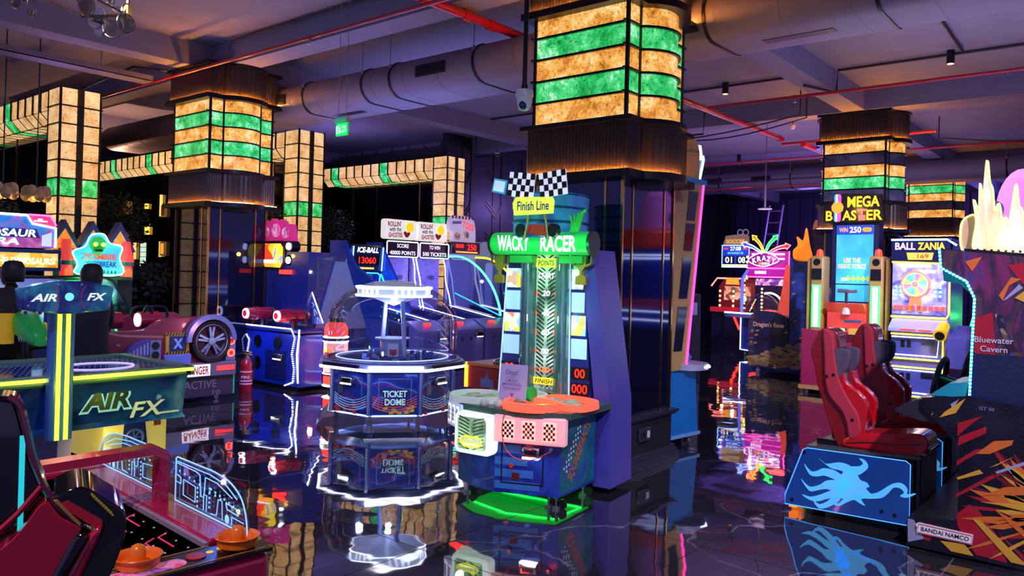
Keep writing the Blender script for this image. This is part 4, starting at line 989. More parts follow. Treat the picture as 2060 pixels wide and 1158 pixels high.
lb = obj('label_plate', MB().box(-.02, -.185, .34, .12, -.165, .58), neon('label_yellow', 'ffd050', 1.), t); obj('label_mark', MB().prism([(.0, .38), (.1, .38), (.1, .44), (.03, .46), (.1, .48), (.1, .54), (.0, .54)], 'y', -.19, -.185), mat('label_red', 'b02020', .4), lb)
lamp('tower_glow', (0, -.4, .5), 'ff6050', 5, t, .1)

# ================================================================ ALLEY GAMES in a row facing the camera's right
LIL = mat('lilac_panel', '8f8ad0', .35); LANEW = mat('lane_lilac', 'a49be0', .25, coat=.3)
def lane_front(t, x0, x1, y0, y1, h=.78):
    obj('lane_bed', MB().prism([(y0, .5), (y0 + .5, .62), (y1, .9), (y1, .1), (y0 + .3, .1)], 'x', x0 + .08, x1 - .08), LANEW, t)
    for xa in (x0, x1 - .07): obj('side_rail', MB().prism([(y0 + .25, .1), (y0 + .25, .74), (y1, 1.0), (y1, .1)], 'x', xa, xa + .07), mat('rail_dark', '1a1f58', .3, coat=.3), t)
    ft = obj('front_unit', MB().prism([(y0, .06), (y0, .66), (y0 + .3, .82), (y0 + .4, .82), (y0 + .4, .06)], 'x', x0 + .02, x1 - .02), LIL, t)
    obj('coin_door', MB().box(x0 + .1, y0 - .008, .12, x1 - .3, y0 + .004, .6), mat('door_lilac', '7a78c4', .35), ft)
    for k in range(2): obj('lock', MB().cyl((x0 + .25 + .22 * k, y0 - .016, .5), (x0 + .25 + .22 * k, y0 - .004, .5), .03), mat('lock_grey', '5a5aa0', .3, .5), ft)
    c_ = obj('coin_entry', MB().box(x1 - .26, y0 - .05, .52, x1 - .08, y0, .62), CHROME, ft, bevel=.01); obj('slot_light', MB().box(x1 - .25, y0 - .053, .52, x1 - .09, y0 - .04, .535), W4, c_)
    obj('red_button', MB().box(x0 + .3, y0 + .14, .745, x0 + .42, y0 + .2, .79), RD4, ft)
    obj('rail_light', MB().tube([(x1 - .035, y0 + .4, .80), (x1 - .035, y1 - .4, 1.0)], .009, 5), W4, t)
t = thing('ice_ball_alley', 'blue alley roller with a red digital score head behind the dome game', 'arcade game', (9.0, 11.35, 0))
lane_front(t, .1, .82, -1.9, .2)
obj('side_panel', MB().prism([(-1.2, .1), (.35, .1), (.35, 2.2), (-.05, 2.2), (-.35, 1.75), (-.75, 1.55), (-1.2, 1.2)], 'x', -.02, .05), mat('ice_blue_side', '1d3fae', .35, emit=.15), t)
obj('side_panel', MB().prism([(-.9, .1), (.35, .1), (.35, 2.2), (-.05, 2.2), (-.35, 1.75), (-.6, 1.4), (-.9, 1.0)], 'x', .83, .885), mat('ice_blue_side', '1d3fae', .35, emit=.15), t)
hd = obj('display_head', MB().prism([(-.1, 1.62), (-.16, 2.1), (-.1, 2.14), (.3, 2.14), (.3, 1.6)], 'x', .06, .84), mat('head_navy', '0d1640', .3), t)
text('ICE-BALL', (.45, -.16, 2.04), FR, .5, .1, neon('ice_white', 'dff0ff', 1.8), hd, .03, .2)
obj('score_window', MB().prism(rr(.17, 1.76, .74, 1.94, .03), 'y', -.145, -.13), mat('score_black', '200810', .2), hd); text('13060', (.45, -.15, 1.85), FR, .4, .12, RGLOW, hd, .01)
obj('bonus_strip', MB().box(.28, -.135, 1.69, .62, -.12, 1.72), neon('strip_yellow', 'ffd040', 1.6), hd)
for x in (.1, .8): obj('head_light', MB().tube([(x, -.14, 1.66), (x, -.18, 2.1)], .012, 5), BLU4, hd)
obj('target_board', MB().box(.1, .1, .9, .8, .14, 1.62), mat('target_blue', '1d58b0', .3, emit=.3), t)
rg = MB()
for r in (.1, .2, .28): rg.tube([(.4 + r * math.cos(R_(a_)) * .8, .09, 1.12 + r * .9 * math.sin(R_(a_))) for a_ in range(0, 360, 20)], .022, 6, True)
obj('target_ring', rg, mat('ring_white', 'd8e0f0', .3, emit=.3), t)
for x in (.08, .82): obj('net_light', MB().tube([(x, -.1, 1.6), (x + .05, -.5, 1.0), (x + .08 * (x < .4), -.6, .85)], .013, 5), neon('teal_neon', '2ff0e0', 4.), t)
obj('window_frame', MB().tube([(.12, -.1, 1.05), (.1, -.1, 1.58), (.16, -.1, 1.62), (.74, -.1, 1.62), (.8, -.1, 1.58), (.78, -.1, 1.05)], .01, 5), CY4, t)
lamp('head_glow', (.45, -.6, 1.6), '50a0ff', 10, t, .1)
GHO = art('doodle_wall', [(.42, '8a76d8'), (.5, '9c88e8'), (.54, '2a2458'), (.58, '9a88e4'), (.7, '7a66c8')], 7, distort=2.5, emit=.35, detail=1)
def ghost_lane(x, lab, l1, l2):
    t = thing('alley_roller', lab, 'arcade game', (x, 11.35, 0), 0, 'white signed alley rollers')
    lane_front(t, 0, .84, -1.9, .2)
    obj('back_board', MB().box(.04, .12, .9, .8, .2, 2.0), GHO, t)
    text('1980', (.56, .112, 1.55), FR, .2, .09, mat('ink_navy', '241f60', .4), t, .02)
    sc = obj('score_board', MB().box(.0, -.12, 1.93, .84, .1, 2.25), mat('board_black', '0c0e20', .25), t)
    obj('board_light', MB().tube([(p[0], -.125, p[1]) for p in rr(.015, 1.945, .825, 2.235, .03)], .011, 5, True), neon('lilac_neon', 'c8c4ff', 4.), sc)
    text(l1, (.42, -.126, 2.155), FR, .3, .075, WGLOW, sc, .01); text(l2, (.42, -.126, 2.02), FR, .66, .075, WGLOW, sc, .01)
    sg = obj('sign', MB().prism(rr(.02, 2.28, .84, 2.66, .05), 'y', -.06, .08), neon('sign_white', 'e6e2dc', .85), t, bevel=.015)
    text("ROLLIN'", (.24, -.075, 2.57), FR, .34, .1, mat('sign_red', 'd82a20', .4), sg, .03, 0, .04); text('with the', (.26, -.075, 2.47), FR, .3, .085, mat('sign_black', '16161a', .4), sg, .02, 0, .04); text('GHOSTIES', (.27, -.075, 2.36), FR, .36, .09, mat('sign_red', 'd82a20', .4), sg, .03, 0, .04)
    obj('ball_print', MB().cyl((.64, -.075, 2.52), (.64, -.065, 2.52), .1, n=20), neon('ball_yellow', 'f8d020', .9), sg)
    obj('heart_print', MB().prism(smooth([(.56, 2.32), (.49, 2.39), (.5, 2.44), (.55, 2.43), (.57, 2.41), (.6, 2.43), (.64, 2.43), (.64, 2.38)], 3, True), 'y', -.075, -.065), mat('sign_red', 'd82a20', .4), sg)
    for s_ in (.03, .81): obj('wave_light', MB().tube(smooth([(s_, .0, 1.93), (s_, -.05, 1.75), (s_ + (.03 if s_ < .4 else -.03), -.1, 1.5), (s_, -.18, 1.2), (s_, -.25, .95)], 6), .012, 5), W4 if s_ < .4 else neon('blue_white_neon', '9ab0ff', 5.), t)
    lamp('lane_glow', (.42, -.6, 1.5), '8a78ff', 9, t, .1)
ghost_lane(9.92, 'white signed alley roller under a board reading SCORE 40000 POINTS', 'SCORE', '40000 POINTS')
ghost_lane(10.78, 'white signed alley roller under a board reading TO WIN 500 TICKETS', 'TO WIN', '500 TICKETS')
t = thing('toss_game', 'white alley game with green and yellow neon arches', 'arcade game', (11.64, 11.2, 0))
lane_front(t, 0, .8, -1.75, .2)
obj('back_board', MB().box(.05, .1, .8, 1.0, .2, 2.1), mat('toss_white', 'b0a4dc', .3, emit=.2), t)
lb = obj('led_board', MB().box(0, -.1, 2.06, .78, .1, 2.3), mat('led_maroon', '2a0810', .3), t)
text('250', (.52, -.11, 2.2), FR, .28, .13, RGLOW, lb, .015); text('50600', (.15, -.11, 2.22), FR, .24, .08, RGLOW, lb, .01); obj('led_strip', MB().box(.05, -.11, 2.08, .7, -.1, 2.11), neon('strip_orange', 'ff9a30', 1.5), lb)
sg = obj('sign', MB().prism(smooth([(-.08, 2.55), (-.05, 2.78), (.2, 2.85), (.5, 2.83), (.66, 2.72), (.7, 2.35), (.6, 2.3), (.05, 2.3), (.02, 2.5)], 5, True), 'y', -.04, .06), neon('toss_sign', 'b8a8c8', .7), t)
text('TOSS', (.45, -.05, 2.64), FR, .36, .14, neon('toss_red', 'f04030', 1.), sg, .03, 0, -.2); obj('name_print', MB().prism([(-.02, 2.66), (.24, 2.68), (.25, 2.74), (-.01, 2.72)], 'y', -.05, -.042), mat('print_lilac', '6a6ab0', .4, emit=.3), sg)
aw = MB(); 
for k in range(7): aw.box(-.04 + k * .1, -.052, 2.78, .01 + k * .1, -.045, 2.84)
obj('awning_print', aw, mat('sign_red', 'd82a20', .4), sg)
pic = MB()
for x, z, r in ((.14, 2.42, .08), (.4, 2.45, .09)): pic.cyl((x, -.05, z), (x, -.042, z), r, n=14)
obj('picture_print', pic, art('toss_pic', [(.35, '3a60b0'), (.5, 'a86a3a'), (.65, 'e8d0a0')], 9, emit=.4), sg)
for x, mt, yy in ((.02, neon('mint_neon', '4affc0', 3.5), .0), (.82, neon('lime_neon', 'd8f020', 2.6), .1)):
    pth = [(x, yy - 1.75 + 1.75 * math.cos(R_(a_)) * 1. - 0, .85 + 1.2 * math.sin(R_(a_))) for a_ in range(0, 91, 9)] if False else smooth([(x, .05, 2.0), (x, -.35, 1.97), (x, -.75, 1.78), (x, -1.1, 1.45), (x, -1.3, 1.1), (x, -1.36, .85)], 6)
    obj('arch_light', MB().tube(pth, .022, 6), mt, t)
    gl = [(p[1], p[2]) for p in pth] + [(.1, .85)]
    obj('side_glass', MB().prism(gl, 'x', x - .004, x + .004), SMOKE, t)
obj('edge_light', MB().tube([(.05, -1.3, .86), (.05, -.1, 1.25)], .014, 5), CY4, t)
wt = obj('white_tower', MB().prism(rr(1.05, .5, 1.7, 2.35, .12), 'y', .1, .5), mat('tower_white', 'a8b0d0', .3, emit=.2), t)
obj('tower_window', MB().prism(rr(1.2, .9, 1.42, 1.9, .08), 'y', .08, .1), neon('tower_light', 'c8d0ff', .8), wt); obj('tower_plinth', MB().box(1.05, .1, 0, 1.7, .5, .52), LIL, t)
lamp('toss_glow', (.4, -.7, 1.7), 'a090ff', 10, t, .1)
t = thing('red_toy_box', 'low red ride box with a chrome knob between dome game and tower', 'arcade game', (8.55, 7.2, 0), -90)
bx = obj('body', MB().box(-.35, -.3, .03, .4, .3, .36), mat('toy_red', '9a1c28', .35), t, bevel=.02)
obj('top_trim', MB().box(-.37, -.32, .36, .42, .32, .4), mat('toy_orange', 'd88a3a', .35), t); obj('knob', MB().ell((.1, -.1, .42), (.12, .12, .06)), CHROME, t)
obj('corner_light', MB().box(-.38, -.33, .05, -.34, -.29, .4), OR4, t)
obj('castle_print', MB().prism([(-.1, .08), (.14, .08), (.14, .18), (.06, .2), (.02, .3), (-.02, .2), (-.1, .18)], 'y', -.304, -.3), mat('castle_blue', '6a90d0', .4), bx)
# ================================================================ AIR FX TABLE
t = thing('air_hockey_table', 'air hockey table with yellow light strips and an overhead hexagonal score sign', 'game table', (2.37, 6.3, 0))
SPACE = art('space_art', [(.3, '0a1a5a'), (.48, '1f4f9a'), (.6, '3f8f9a'), (.72, '8fb0d0')], 1.6, distort=1.5, rough=.3, coat=.3)
X0_, X1_ = -1.12, 1.08
LIME = neon('lime_led', 'e6ff3a', 3.4)
sd = obj('side_skirt', MB().prism([(-.02, .78), (.06, .42), (.0, .39), (.1, .38), (.12, .78)], 'x', X0_, X1_ - .06), SPACE, t, ang=20)
obj('end_skirt', MB().loft([[(X1_ - .06, -.02, .78), (X1_ + .0, .1, .78), (X1_ + .0, 1.15, .78), (X1_ - .06, 1.25, .78)], [(X1_ - .12, .06, .4), (X1_ - .07, .14, .4), (X1_ - .07, 1.1, .4), (X1_ - .12, 1.2, .4)]], True), mat('violet_gloss', '3a34a0', .15, coat=.6), t, bevel=.02)
obj('table_body', MB().box(X0_, .1, .4, X1_ - .1, 1.2, .74), NAVY, t)
pfm = MB().box(X0_, .05, .74, X1_ - .08, 1.2, .79)
obj('playfield', pfm, art('playfield_nebula', [(.3, '0c1a5c'), (.5, '1c3f9a'), (.62, '4a3aa0'), (.72, '2f9a90')], 2.2, distort=2, rough=.15, coat=.5), t)
rl = MB().box(X0_, -.03, .74, X1_ - .02, .06, .82).box(X0_, 1.17, .74, X1_ - .02, 1.26, .82).box(X1_ - .1, -.03, .74, X1_ - .0, 1.26, .82)
obj('rail', rl, mat('grey_rail', '6f8a78', .35), t, bevel=.02)
bd = MB(); beads(bd, [(X0_, -.036, .785), (X1_ - .02, -.036, .785)], .016, .006); beads(bd, [(X0_, -.036, .797), (X1_ - .02, -.036, .797)], .016, .006)
o = obj('bead_light', bd, LIME, t); o['kind'] = 'stuff'
obj('light_strip', MB().box(X0_, -.034, .778, X1_ - .02, -.03, .805), neon('lime_strip', 'd8ff30', 2.2), t)
hl = MB(); rnd = random.Random(2)
for i in range(46):
    for k in range(10): hl.box(X0_ + .05 + i * .045, .15 + k * .1, .79, X0_ + .056 + i * .045, .156 + k * .1, .792)
o = obj('air_hole', hl, mat('air_hole', '9ab8ff', .4, emit=.3), t); o['kind'] = 'stuff'
obj('field_ring', MB().tube([(.55 + .28 * math.cos(R_(a_)), .6 + .25 * math.sin(R_(a_)), .793) for a_ in range(0, 360, 12)], .008, 5, True), neon('lilac_ring', 'b0a0ff', 1.5), t)
text('AIR', (.36, -.005, .60), ((1, 0, 0), (0, .2, .98)), .36, .15, BPRINT, t, .04, .3)
sh = MB(); text('AIR', (.36, -.001, .60), ((1, 0, 0), (0, .2, .98)), .41, .185, None, None, .09, .3, mb=sh); obj('letter_glow', sh, mat('letter_halo', '9fd8d8', .4, emit=.3), t)
text('FX', (.70, .008, .495), ((1, 0, 0), (0, .2, .98)), .3, .12, mat('fx_cream', 'e8e4b0', .4, emit=.2), t, .02, .35)
obj('swash_print', MB().box(.8, .02, .436, .97, .026, .452), mat('fx_cream', 'e8e4b0', .4, emit=.2), t)
po = obj('post', MB().prism(rr(-.085, -.12, .085, -.02, .03), 'z', .36, 1.36), mat('post_blue', '3f66b8', .3), t)
for x in (-.03, .03):
    bd = MB(); beads(bd, [(x, -.126, .37), (x, -.126, 1.34)], .02, .008); o = obj('bead_light', bd, LIME, po); o['kind'] = 'stuff'
    obj('light_strip', MB().box(x - .015, -.124, .36, x + .015, -.12, 1.34), neon('lime_strip', 'd8ff30', 2.2), po)
sg = obj('score_sign', MB().prism([(-.3, 1.32), (-.32, 1.47), (-.09, 1.525), (.09, 1.525), (.3, 1.49), (.32, 1.47), (.29, 1.31), (.05, 1.285), (-.06, 1.285)], 'y', -.2, -.08), art('sign_nebula', [(.35, '0a1248'), (.5, '13246e'), (.68, '1f7a9a')], 4, distort=1, emit=.35, rough=.2, coat=.5), t, bevel=.012)
text('AIR', (-.17, -.206, 1.405), FR, .17, .055, neon('pale_letters', 'd8e4e0', .9), sg, .03, .3); text('FX', (.19, -.206, 1.41), FR, .14, .055, neon('pale_letters', 'd8e4e0', .9), sg, .03, .3)
for s_ in (-1, 1): obj('arc_print', MB().tube([(s_ * (.13 - .05 * math.cos(R_(a_))), -.203, 1.405 + .09 * math.sin(R_(a_))) for a_ in range(-70, 71, 14)], .003, 4), mat('arc_red', 'a02a5a', .4, emit=.4), sg)
obj('star_print', MB().cyl((0, -.205, 1.41), (0, -.2, 1.41), .03, n=16), neon('star_cyan', '6ad0e0', 1.2), sg)
for x, z in ((-.28, 1.45), (-.27, 1.35), (.28, 1.46), (.27, 1.34), (-.08, 1.5), (.08, 1.5)): obj('sign_bolt', MB().cyl((x, -.208, z), (x, -.2, z), .008, n=8), CHROME, sg)
_wp = MB()
_wp.tube([(.71 + .07 * math.cos(R_(a_)), .242, .22 + .07 * math.sin(R_(a_))) for a_ in range(0, 360, 20)], .012, 5, True)
for k in range(7): _wp.tube([(.71, .242, .22), (.71 + .065 * math.cos(R_(51.4 * k)), .242, .22 + .065 * math.sin(R_(51.4 * k)))], .006, 4)
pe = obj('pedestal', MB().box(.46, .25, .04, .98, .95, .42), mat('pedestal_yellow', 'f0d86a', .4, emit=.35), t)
obj('stripe_print', MB().prism([(.6, .05), (.83, .05), (.79, .41), (.63, .41)], 'y', .244, .249), mat('stripe_navy', '25357a', .4), pe); obj('wheel_print', _wp, mat('wheel_ink', '6a8ad0', .4), pe)
obj('orange_print', MB().box(.87, .244, .3, .93, .249, .4), OR4 if False else mat('orange_sticker', 'd8782a', .4), pe)
for x in (.1, -1.0):
    obj('leg', MB().box(x, .2, .04, x + .1, 1.0, .42), mat('leg_lilac', 'b0a8d8', .4), t)
for x in (-1.0, -.3, .05, .8):
    for y in (.3, .9): obj('foot', MB().cyl((x, y, 0), (x, y, .05), .04), BLACK, t)
lamp('strip_glow', (.5, -.4, .75), 'd8ff40', 2.5, t, .1); lamp('strip_glow', (-.0, -.5, .7), 'd8ff40', 2.5, t, .1); lamp('under_glow', (.4, .1, .2), 'fff0a0', 2.5, t, .1)

# ================================================================ ZOMBIE JEEP GAME
t = thing('zombie_game', 'ride game with red jeep hull, green glass canopy and a glowing ghoul sign', 'arcade game', (4.9, 9.06, 0))
HULL = mat('jeep_red', '8a1f34', .3, coat=.4)
hull = [(-1.0, .58), (-.98, .9), (-.56, .9), (-.4, 1.0), (-.24, 1.04), (.3, 1.05), (.38, 1.0), (.47, .84), (.56, .82), (.58, .74), (.55, .3), (-.3, .3)]
hl_ = obj('hull_side', MB().prism(hull, 'y', 0, .08), HULL, t, bevel=.012)
obj('hull_side', MB().prism(hull, 'y', .95, 1.03), HULL, t, bevel=.012)
obj('tub', MB().box(-.98, .08, .12, .5, .95, .62), NAVY, t)
obj('rear_wall', MB().box(.46, .05, .3, .56, .98, .8), HULL, t)
obj('bench', MB().box(.0, .1, .62, .45, .94, .8), BLACK, t, bevel=.03)
wh = obj('wheel_tyre', MB().lathe([(.18, -.04), (.25, -.05), (.265, 0), (.25, .05), (.18, .04)], n=36, cap=False).xf(Matrix.Translation((.25, -.03, .74)) @ Matrix.Rotation(R_(90), 4, 'X')), BLACK, t)
rim = MB().lathe([(.195, -.03), (.21, .045), (.2, .05), (.185, -.02)], n=36, cap=False)
for k in range(5):
    for q in (-.16, .16):
        a_ = R_(90 + 72 * k) + q; rim.add(MB().box(.03, -.014, .01, .195, .014, .04).xf(Matrix.Rotation(a_, 4, 'Z')).v, [(0, 3, 2, 1), (4, 5, 6, 7), (0, 1, 5, 4), (1, 2, 6, 5), (2, 3, 7, 6), (3, 0, 4, 7)])
rim.cyl((0, 0, 0), (0, 0, .05), .045, n=16)
obj('wheel_rim', rim.xf(Matrix.Translation((.25, -.03, .74)) @ Matrix.Rotation(R_(90), 4, 'X')), mat('rim_alloy', 'b8c4e0', .2, .8), t)
obj('rim_well', MB().cyl((.25, -.015, .74), (.25, .0, .74), .19, n=30), mat('well_dark', '401020', .4), t)
ga = MB(); ga.loft([[(.25 + r * math.cos(R_(a_)), y, .74 + r * math.sin(R_(a_))) for r, y in ((.27, -.09), (.33, -.09), (.33, .0), (.27, .0))] for a_ in range(0, 181, 10)], True)
obj('mudguard', ga, mat('guard_silver', '8a98c8', .3, .6), t)
hz = obj('hazard_panel', MB().box(-.31, -.03, .6, -.02, .0, .86), mat('hazard_yellow', 'd8a838', .4), t); obj('hazard_screen', MB().box(-.27, -.036, .64, -.06, -.03, .82), mat('panel_slate', '2a2f58', .3), hz)
hs = MB()
for k in range(8):
    x = -.31 + k * .036; hs.prism([(x, .6), (x + .018, .6), (x + .036, .635), (x + .018, .635)], 'y', -.034, -.03); hs.prism([(x, .825), (x + .018, .825), (x + .036, .86), (x + .018, .86)], 'y', -.034, -.03)
obj('hazard_stripe', hs, BPRINT, hz); text('X', (-.165, -.039, .73), FR, .12, .12, mat('x_blue', '6a8ae0', .4, emit=.4), hz, .05)
obj('speaker_box', MB().box(-.5, -.03, .55, -.37, .0, .78), mat('speaker_slate', '7f88b8', .35), t)
for z in (.61, .72): obj('speaker_cone', MB().cyl((-.435, -.04, z), (-.435, -.03, z), .045, n=16), BLACK, t)
zb = obj('zebra_guard', MB().prism([(-.52 + .27 * math.cos(R_(a_)), .58 + .22 * math.sin(R_(a_))) for a_ in range(90, 181, 9)] + [(-.52, .58)], 'y', -.04, .0), mat('zebra_violet', '5a4f9a', .35), t)
zm = MB()
for k in range(6): zm.box(-.74 + k * .04, -.044, .62, -.72 + k * .04, -.04, .66 + .02 * k)
obj('zebra_stripe', zm, mat('stripe_lilac', 'b0a8d8', .4), zb)
obj('step_plate', MB().box(-.33, -.05, .46, .0, .0, .6), mat('step_blue', '6f88d0', .3), t, bevel=.01)
bm_ = obj('bumper', MB().box(-.9, -.06, .3, .6, .02, .48), mat('bumper_grey', '8a7f90', .35, .3), t, bevel=.015)
dg = obj('danger_plate', MB().box(-.1, -.068, .32, .24, -.058, .46), neon('plate_white', 'f0e4e8', 1.), bm_); text('DANGER', (.07, -.072, .39), FR, .3, .1, mat('danger_red', 'd01828', .4), dg, .02)
obj('side_reflector', MB().box(.33, -.067, .37, .57, -.058, .43), neon('reflector_red', 'ff3a3a', 1.3), bm_)
lp = obj('lower_panel', MB().box(-.9, -.02, .06, .6, .06, .3), mat('lower_plum', '4a3a4c', .35), t); text('ACTIVE', (.14, -.026, .21), FR, .42, .1, mat('stencil_grey', '8f8490', .4), lp, .01)
obj('green_edge', MB().box(.58, -.026, .06, .6, -.02, .3), mat('edge_green', '2f9a7a', .3, emit=.4), lp); text('10', (.35, -.026, .1), FR, .1, .06, mat('stencil_grey', '8f8490', .4), lp, .01)
tl = obj('tail_lamp', MB().box(.46, -.05, .48, .59, .02, .84), mat('tail_silver', '8f94c0', .3, .4), t, bevel=.01)
for z in (.58, .73): obj('tail_ring', MB().lathe([(.03, 0), (.05, 0), (.05, .01), (.03, .01)], n=20, cap=False).xf(Matrix.Translation((.525, -.05, z)) @ Matrix.Rotation(R_(90), 4, 'X')), neon('tail_red', 'ff5a48', 3.), tl); obj('tail_bulb', MB().cyl((.525, -.055, z), (.525, -.05, z), .028, n=14), neon('tail_deep', 'c01818', 1.2), tl)
for x in (-.8, .4): obj('caster', MB().cyl((x, .05, .035), (x, .08, .035), .035).cyl((x, .06, .03), (x, .06, .08), .012), STEEL, t)
for x in (-.82, -.37):
    g = obj('lamp_gun', MB().cyl((x - .1, .35, 1.0), (x + .14, .35, 1.0), .1, n=18), mat('gun_red', 'a01a34', .25, coat=.5), t)
    obj('gun_lens', MB().cyl((x - .115, .35, 1.0), (x - .1, .35, 1.0), .08, n=18), W2, g); obj('gun_handle', MB().tube(smooth([(x - .05, .3, 1.1), (x - .03, .28, 1.16), (x + .02, .28, 1.14), (x + .04, .3, 1.05)], 4), .018, 7), BLACK, g)
    obj('gun_mount', MB().cyl((x, .35, .62), (x, .35, .92), .035), BLACK, g)
cg = [(-1.42, 1.5), (-.56, 1.5), (-.4, 1.36), (-.24, 1.05), (-.2, .7), (-1.42, .7)]
obj('canopy_glass', MB().prism(smooth([(-.56, 1.48), (-.4, 1.34), (-.26, 1.08), (-.18, .72)], 6) + [(-1.17, .72), (-1.17, 1.48)], 'y', 1.05, 1.06), clear('green_canopy', (.5, .95, .75), .12, .05, .4), t)
obj('canopy_frame', MB().tube([(p[0], 1.05, p[1]) for p in smooth([(-1.17, 1.49), (-.56, 1.49), (-.4, 1.34), (-.26, 1.08), (-.18, .72)], 6)], .015, 6), mat('frame_dark', '1a2420', .3), t)
obj('game_screen', MB().box(-1.17, 1.3, .8, -.3, 1.32, 1.45), art('street_scene', [(.3, '0f4a38'), (.48, '2f9a78'), (.6, '6fb8b0'), (.75, '2a6a50')], 3, 'cells', emit=.55), t)
obj('cabin_wall', MB().box(-1.18, 1.32, 0, -.1, 1.4, 1.5), mat('cabin_dark', '101a18', .5), t); obj('cabin_floor', MB().box(-1.17, 1.02, .1, -.2, 1.32, .7), mat('cabin_dark', '101a18', .5), t)
for pth in ([(-.7, 1.03, 1.48), (-.6, 1.03, 1.35), (-.72, 1.03, 1.1), (-.78, 1.03, .95)], [(-.5, .9, .95), (-.48, .9, .85), (-.44, .9, .75)], [(-.95, .02, .62), (-.75, .02, .62), (-.75, .02, .7), (-.95, .02, .7)], [(-.5, 1.25, 1.66), (-.42, 1.25, 1.6), (-.36, 1.25, 1.52)]):
    obj('green_wire', MB().tube(smooth(pth, 5), .013, 5), GR4, t)
hb = MB()
for x in (-.3, -.12): hb.tube(smooth([(x - .14, .6, 1.02), (x - .1, .6, 1.13), (x + .1, .6, 1.13), (x + .14, .6, 1.0)], 5), .02, 7)
obj('grab_bar', hb, BLACK, t)
# marquee with gables and towers (sign stands 1.24 m behind the hull side)
dx = -.6
mq = obj('sign_board', MB().prism(smooth([(dx - .25, 1.53), (dx - .25, 1.65), (dx - .31, 1.8), (dx - .17, 1.87), (dx - .1, 2.01), (dx + .05, 2.03), (dx + .13, 1.92), (dx + .28, 1.88), (dx + .25, 1.73), (dx + .28, 1.53)], 4, True), 'y', 1.16, 1.22), art('sign_sky', [(.35, '2f9ad8'), (.55, '58c0ec'), (.7, '8fe0f4')], 2.5, distort=.5, emit=.8), t)
obj('sign_light', MB().tube([(p[0], 1.15, p[1]) for p in smooth([(dx - .25, 1.53), (dx - .25, 1.65), (dx - .31, 1.8), (dx - .17, 1.87), (dx - .1, 2.01), (dx + .05, 2.03), (dx + .13, 1.92), (dx + .28, 1.88), (dx + .25, 1.73), (dx + .28, 1.53)], 4, True)], .009, 5, True), neon('mint_rim', 'a8ffd0', 3.), mq)
hd = MB().cyl((dx - .02, 1.13, 1.9), (dx - .02, 1.155, 1.9), .095, n=20).cyl((dx - .02, 1.13, 1.83), (dx - .02, 1.155, 1.83), .06, n=16)
hp = obj('ghoul_head', hd, neon('ghoul_green', '2f9a44', .7), mq)
for x in (-.045, .05): obj('eye_print', MB().cyl((dx + x - .01, 1.12, 1.9), (dx + x - .01, 1.13, 1.9), .028, n=14), neon('eye_yellow', 'e0e86a', .9), hp)
obj('mouth_print', MB().box(dx - .06, 1.122, 1.81, dx + .03, 1.129, 1.84), BPRINT, hp)
text('ZOMBIE', (dx + .0, 1.13, 1.745), FR, .4, .075, neon('zombie_red', 'e0402a', .9), mq, .03); text('OUTBREAK', (dx + .03, 1.13, 1.655), FR, .36, .07, mat('outbreak_blue', '1a3a9a', .4, emit=.3), mq, .025)
gr_ = MB()
for k in range(10): gr_.prism([(dx - .22 + k * .045, 1.54), (dx - .19 + k * .045, 1.54), (dx - .205 + k * .045, 1.585)], 'y', 1.14, 1.15)
obj('grass_print', gr_, mat('grass_green', '1f8a4a', .4, emit=.3), mq)
for ax, zt in ((-.38, 2.17), (-.05, 2.17), (.28, 2.18)):
    x = dx + ax
    gb = obj('gable', MB().prism([(x - .2, 1.82), (x - .16, 1.82), (x, 2.1), (x + .16, 1.82), (x + .2, 1.82), (x, zt + .02)], 'y', 1.2, 1.36), mat('gable_slate', '3f3f70', .4), t)
    obj('gable_window', MB().prism([(x - .15, 1.82), (x + .15, 1.82), (x, 2.08)], 'y', 1.22, 1.3), neon('window_orange', 'ff7a20', 1.1), gb)
    mu = MB(); mu.tube([(x - .1, 1.215, 1.87), (x + .08, 1.215, 1.96)], .006, 4); mu.tube([(x - .02, 1.215, 1.83), (x + .1, 1.215, 1.9)], .006, 4); mu.tube([(x - .06, 1.215, 1.99), (x + .04, 1.215, 1.83)], .006, 4); mu.tube([(x - .15, 1.215, 1.83), (x, 1.215, 2.08), (x + .15, 1.215, 1.83)], .008, 4)
    obj('window_bar', mu, WPRINT, gb)
for ax in (-.36, .36):
    x = dx + ax; tw = obj('castle_tower', MB().lathe([(.05, 1.95), (.06, 1.86), (.1, 1.72), (.1, 1.68), (.075, 1.66), (.085, 1.5), (.001, 1.5)], (x, 1.22, 0), 14), neon('tower_red', 'e0403a', .8), t)
    obj('tower_band', MB().cyl((x, 1.22, 1.64), (x, 1.22, 1.69), .105, n=14), mat('tower_teal', '1f6a6a', .4), tw); obj('tower_door', MB().prism([(x - .04, 1.5), (x + .04, 1.5), (x + .04, 1.58), (x, 1.62), (x - .04, 1.58)], 'y', 1.12, 1.14), neon('door_orange', 'ff5a30', 1.3), tw)
obj('sign_base', MB().box(dx - .45, 1.2, 1.46, dx + .45, 1.36, 1.84), mat('base_green', '1a5a3a', .4, emit=.25), t)
lamp('sign_glow', (dx, .8, 1.7), '40ffa0', 6, t, .1); lamp('canopy_glow', (-.8, 1.2, 1.35), '30ff90', 6, t, .1); lamp('hull_glow', (.2, -.5, .9), 'ff8aa0', 3, t, .15); lamp('tower_glow', (dx + .45, 1.0, 1.75), 'ff3020', 2, t, .05)

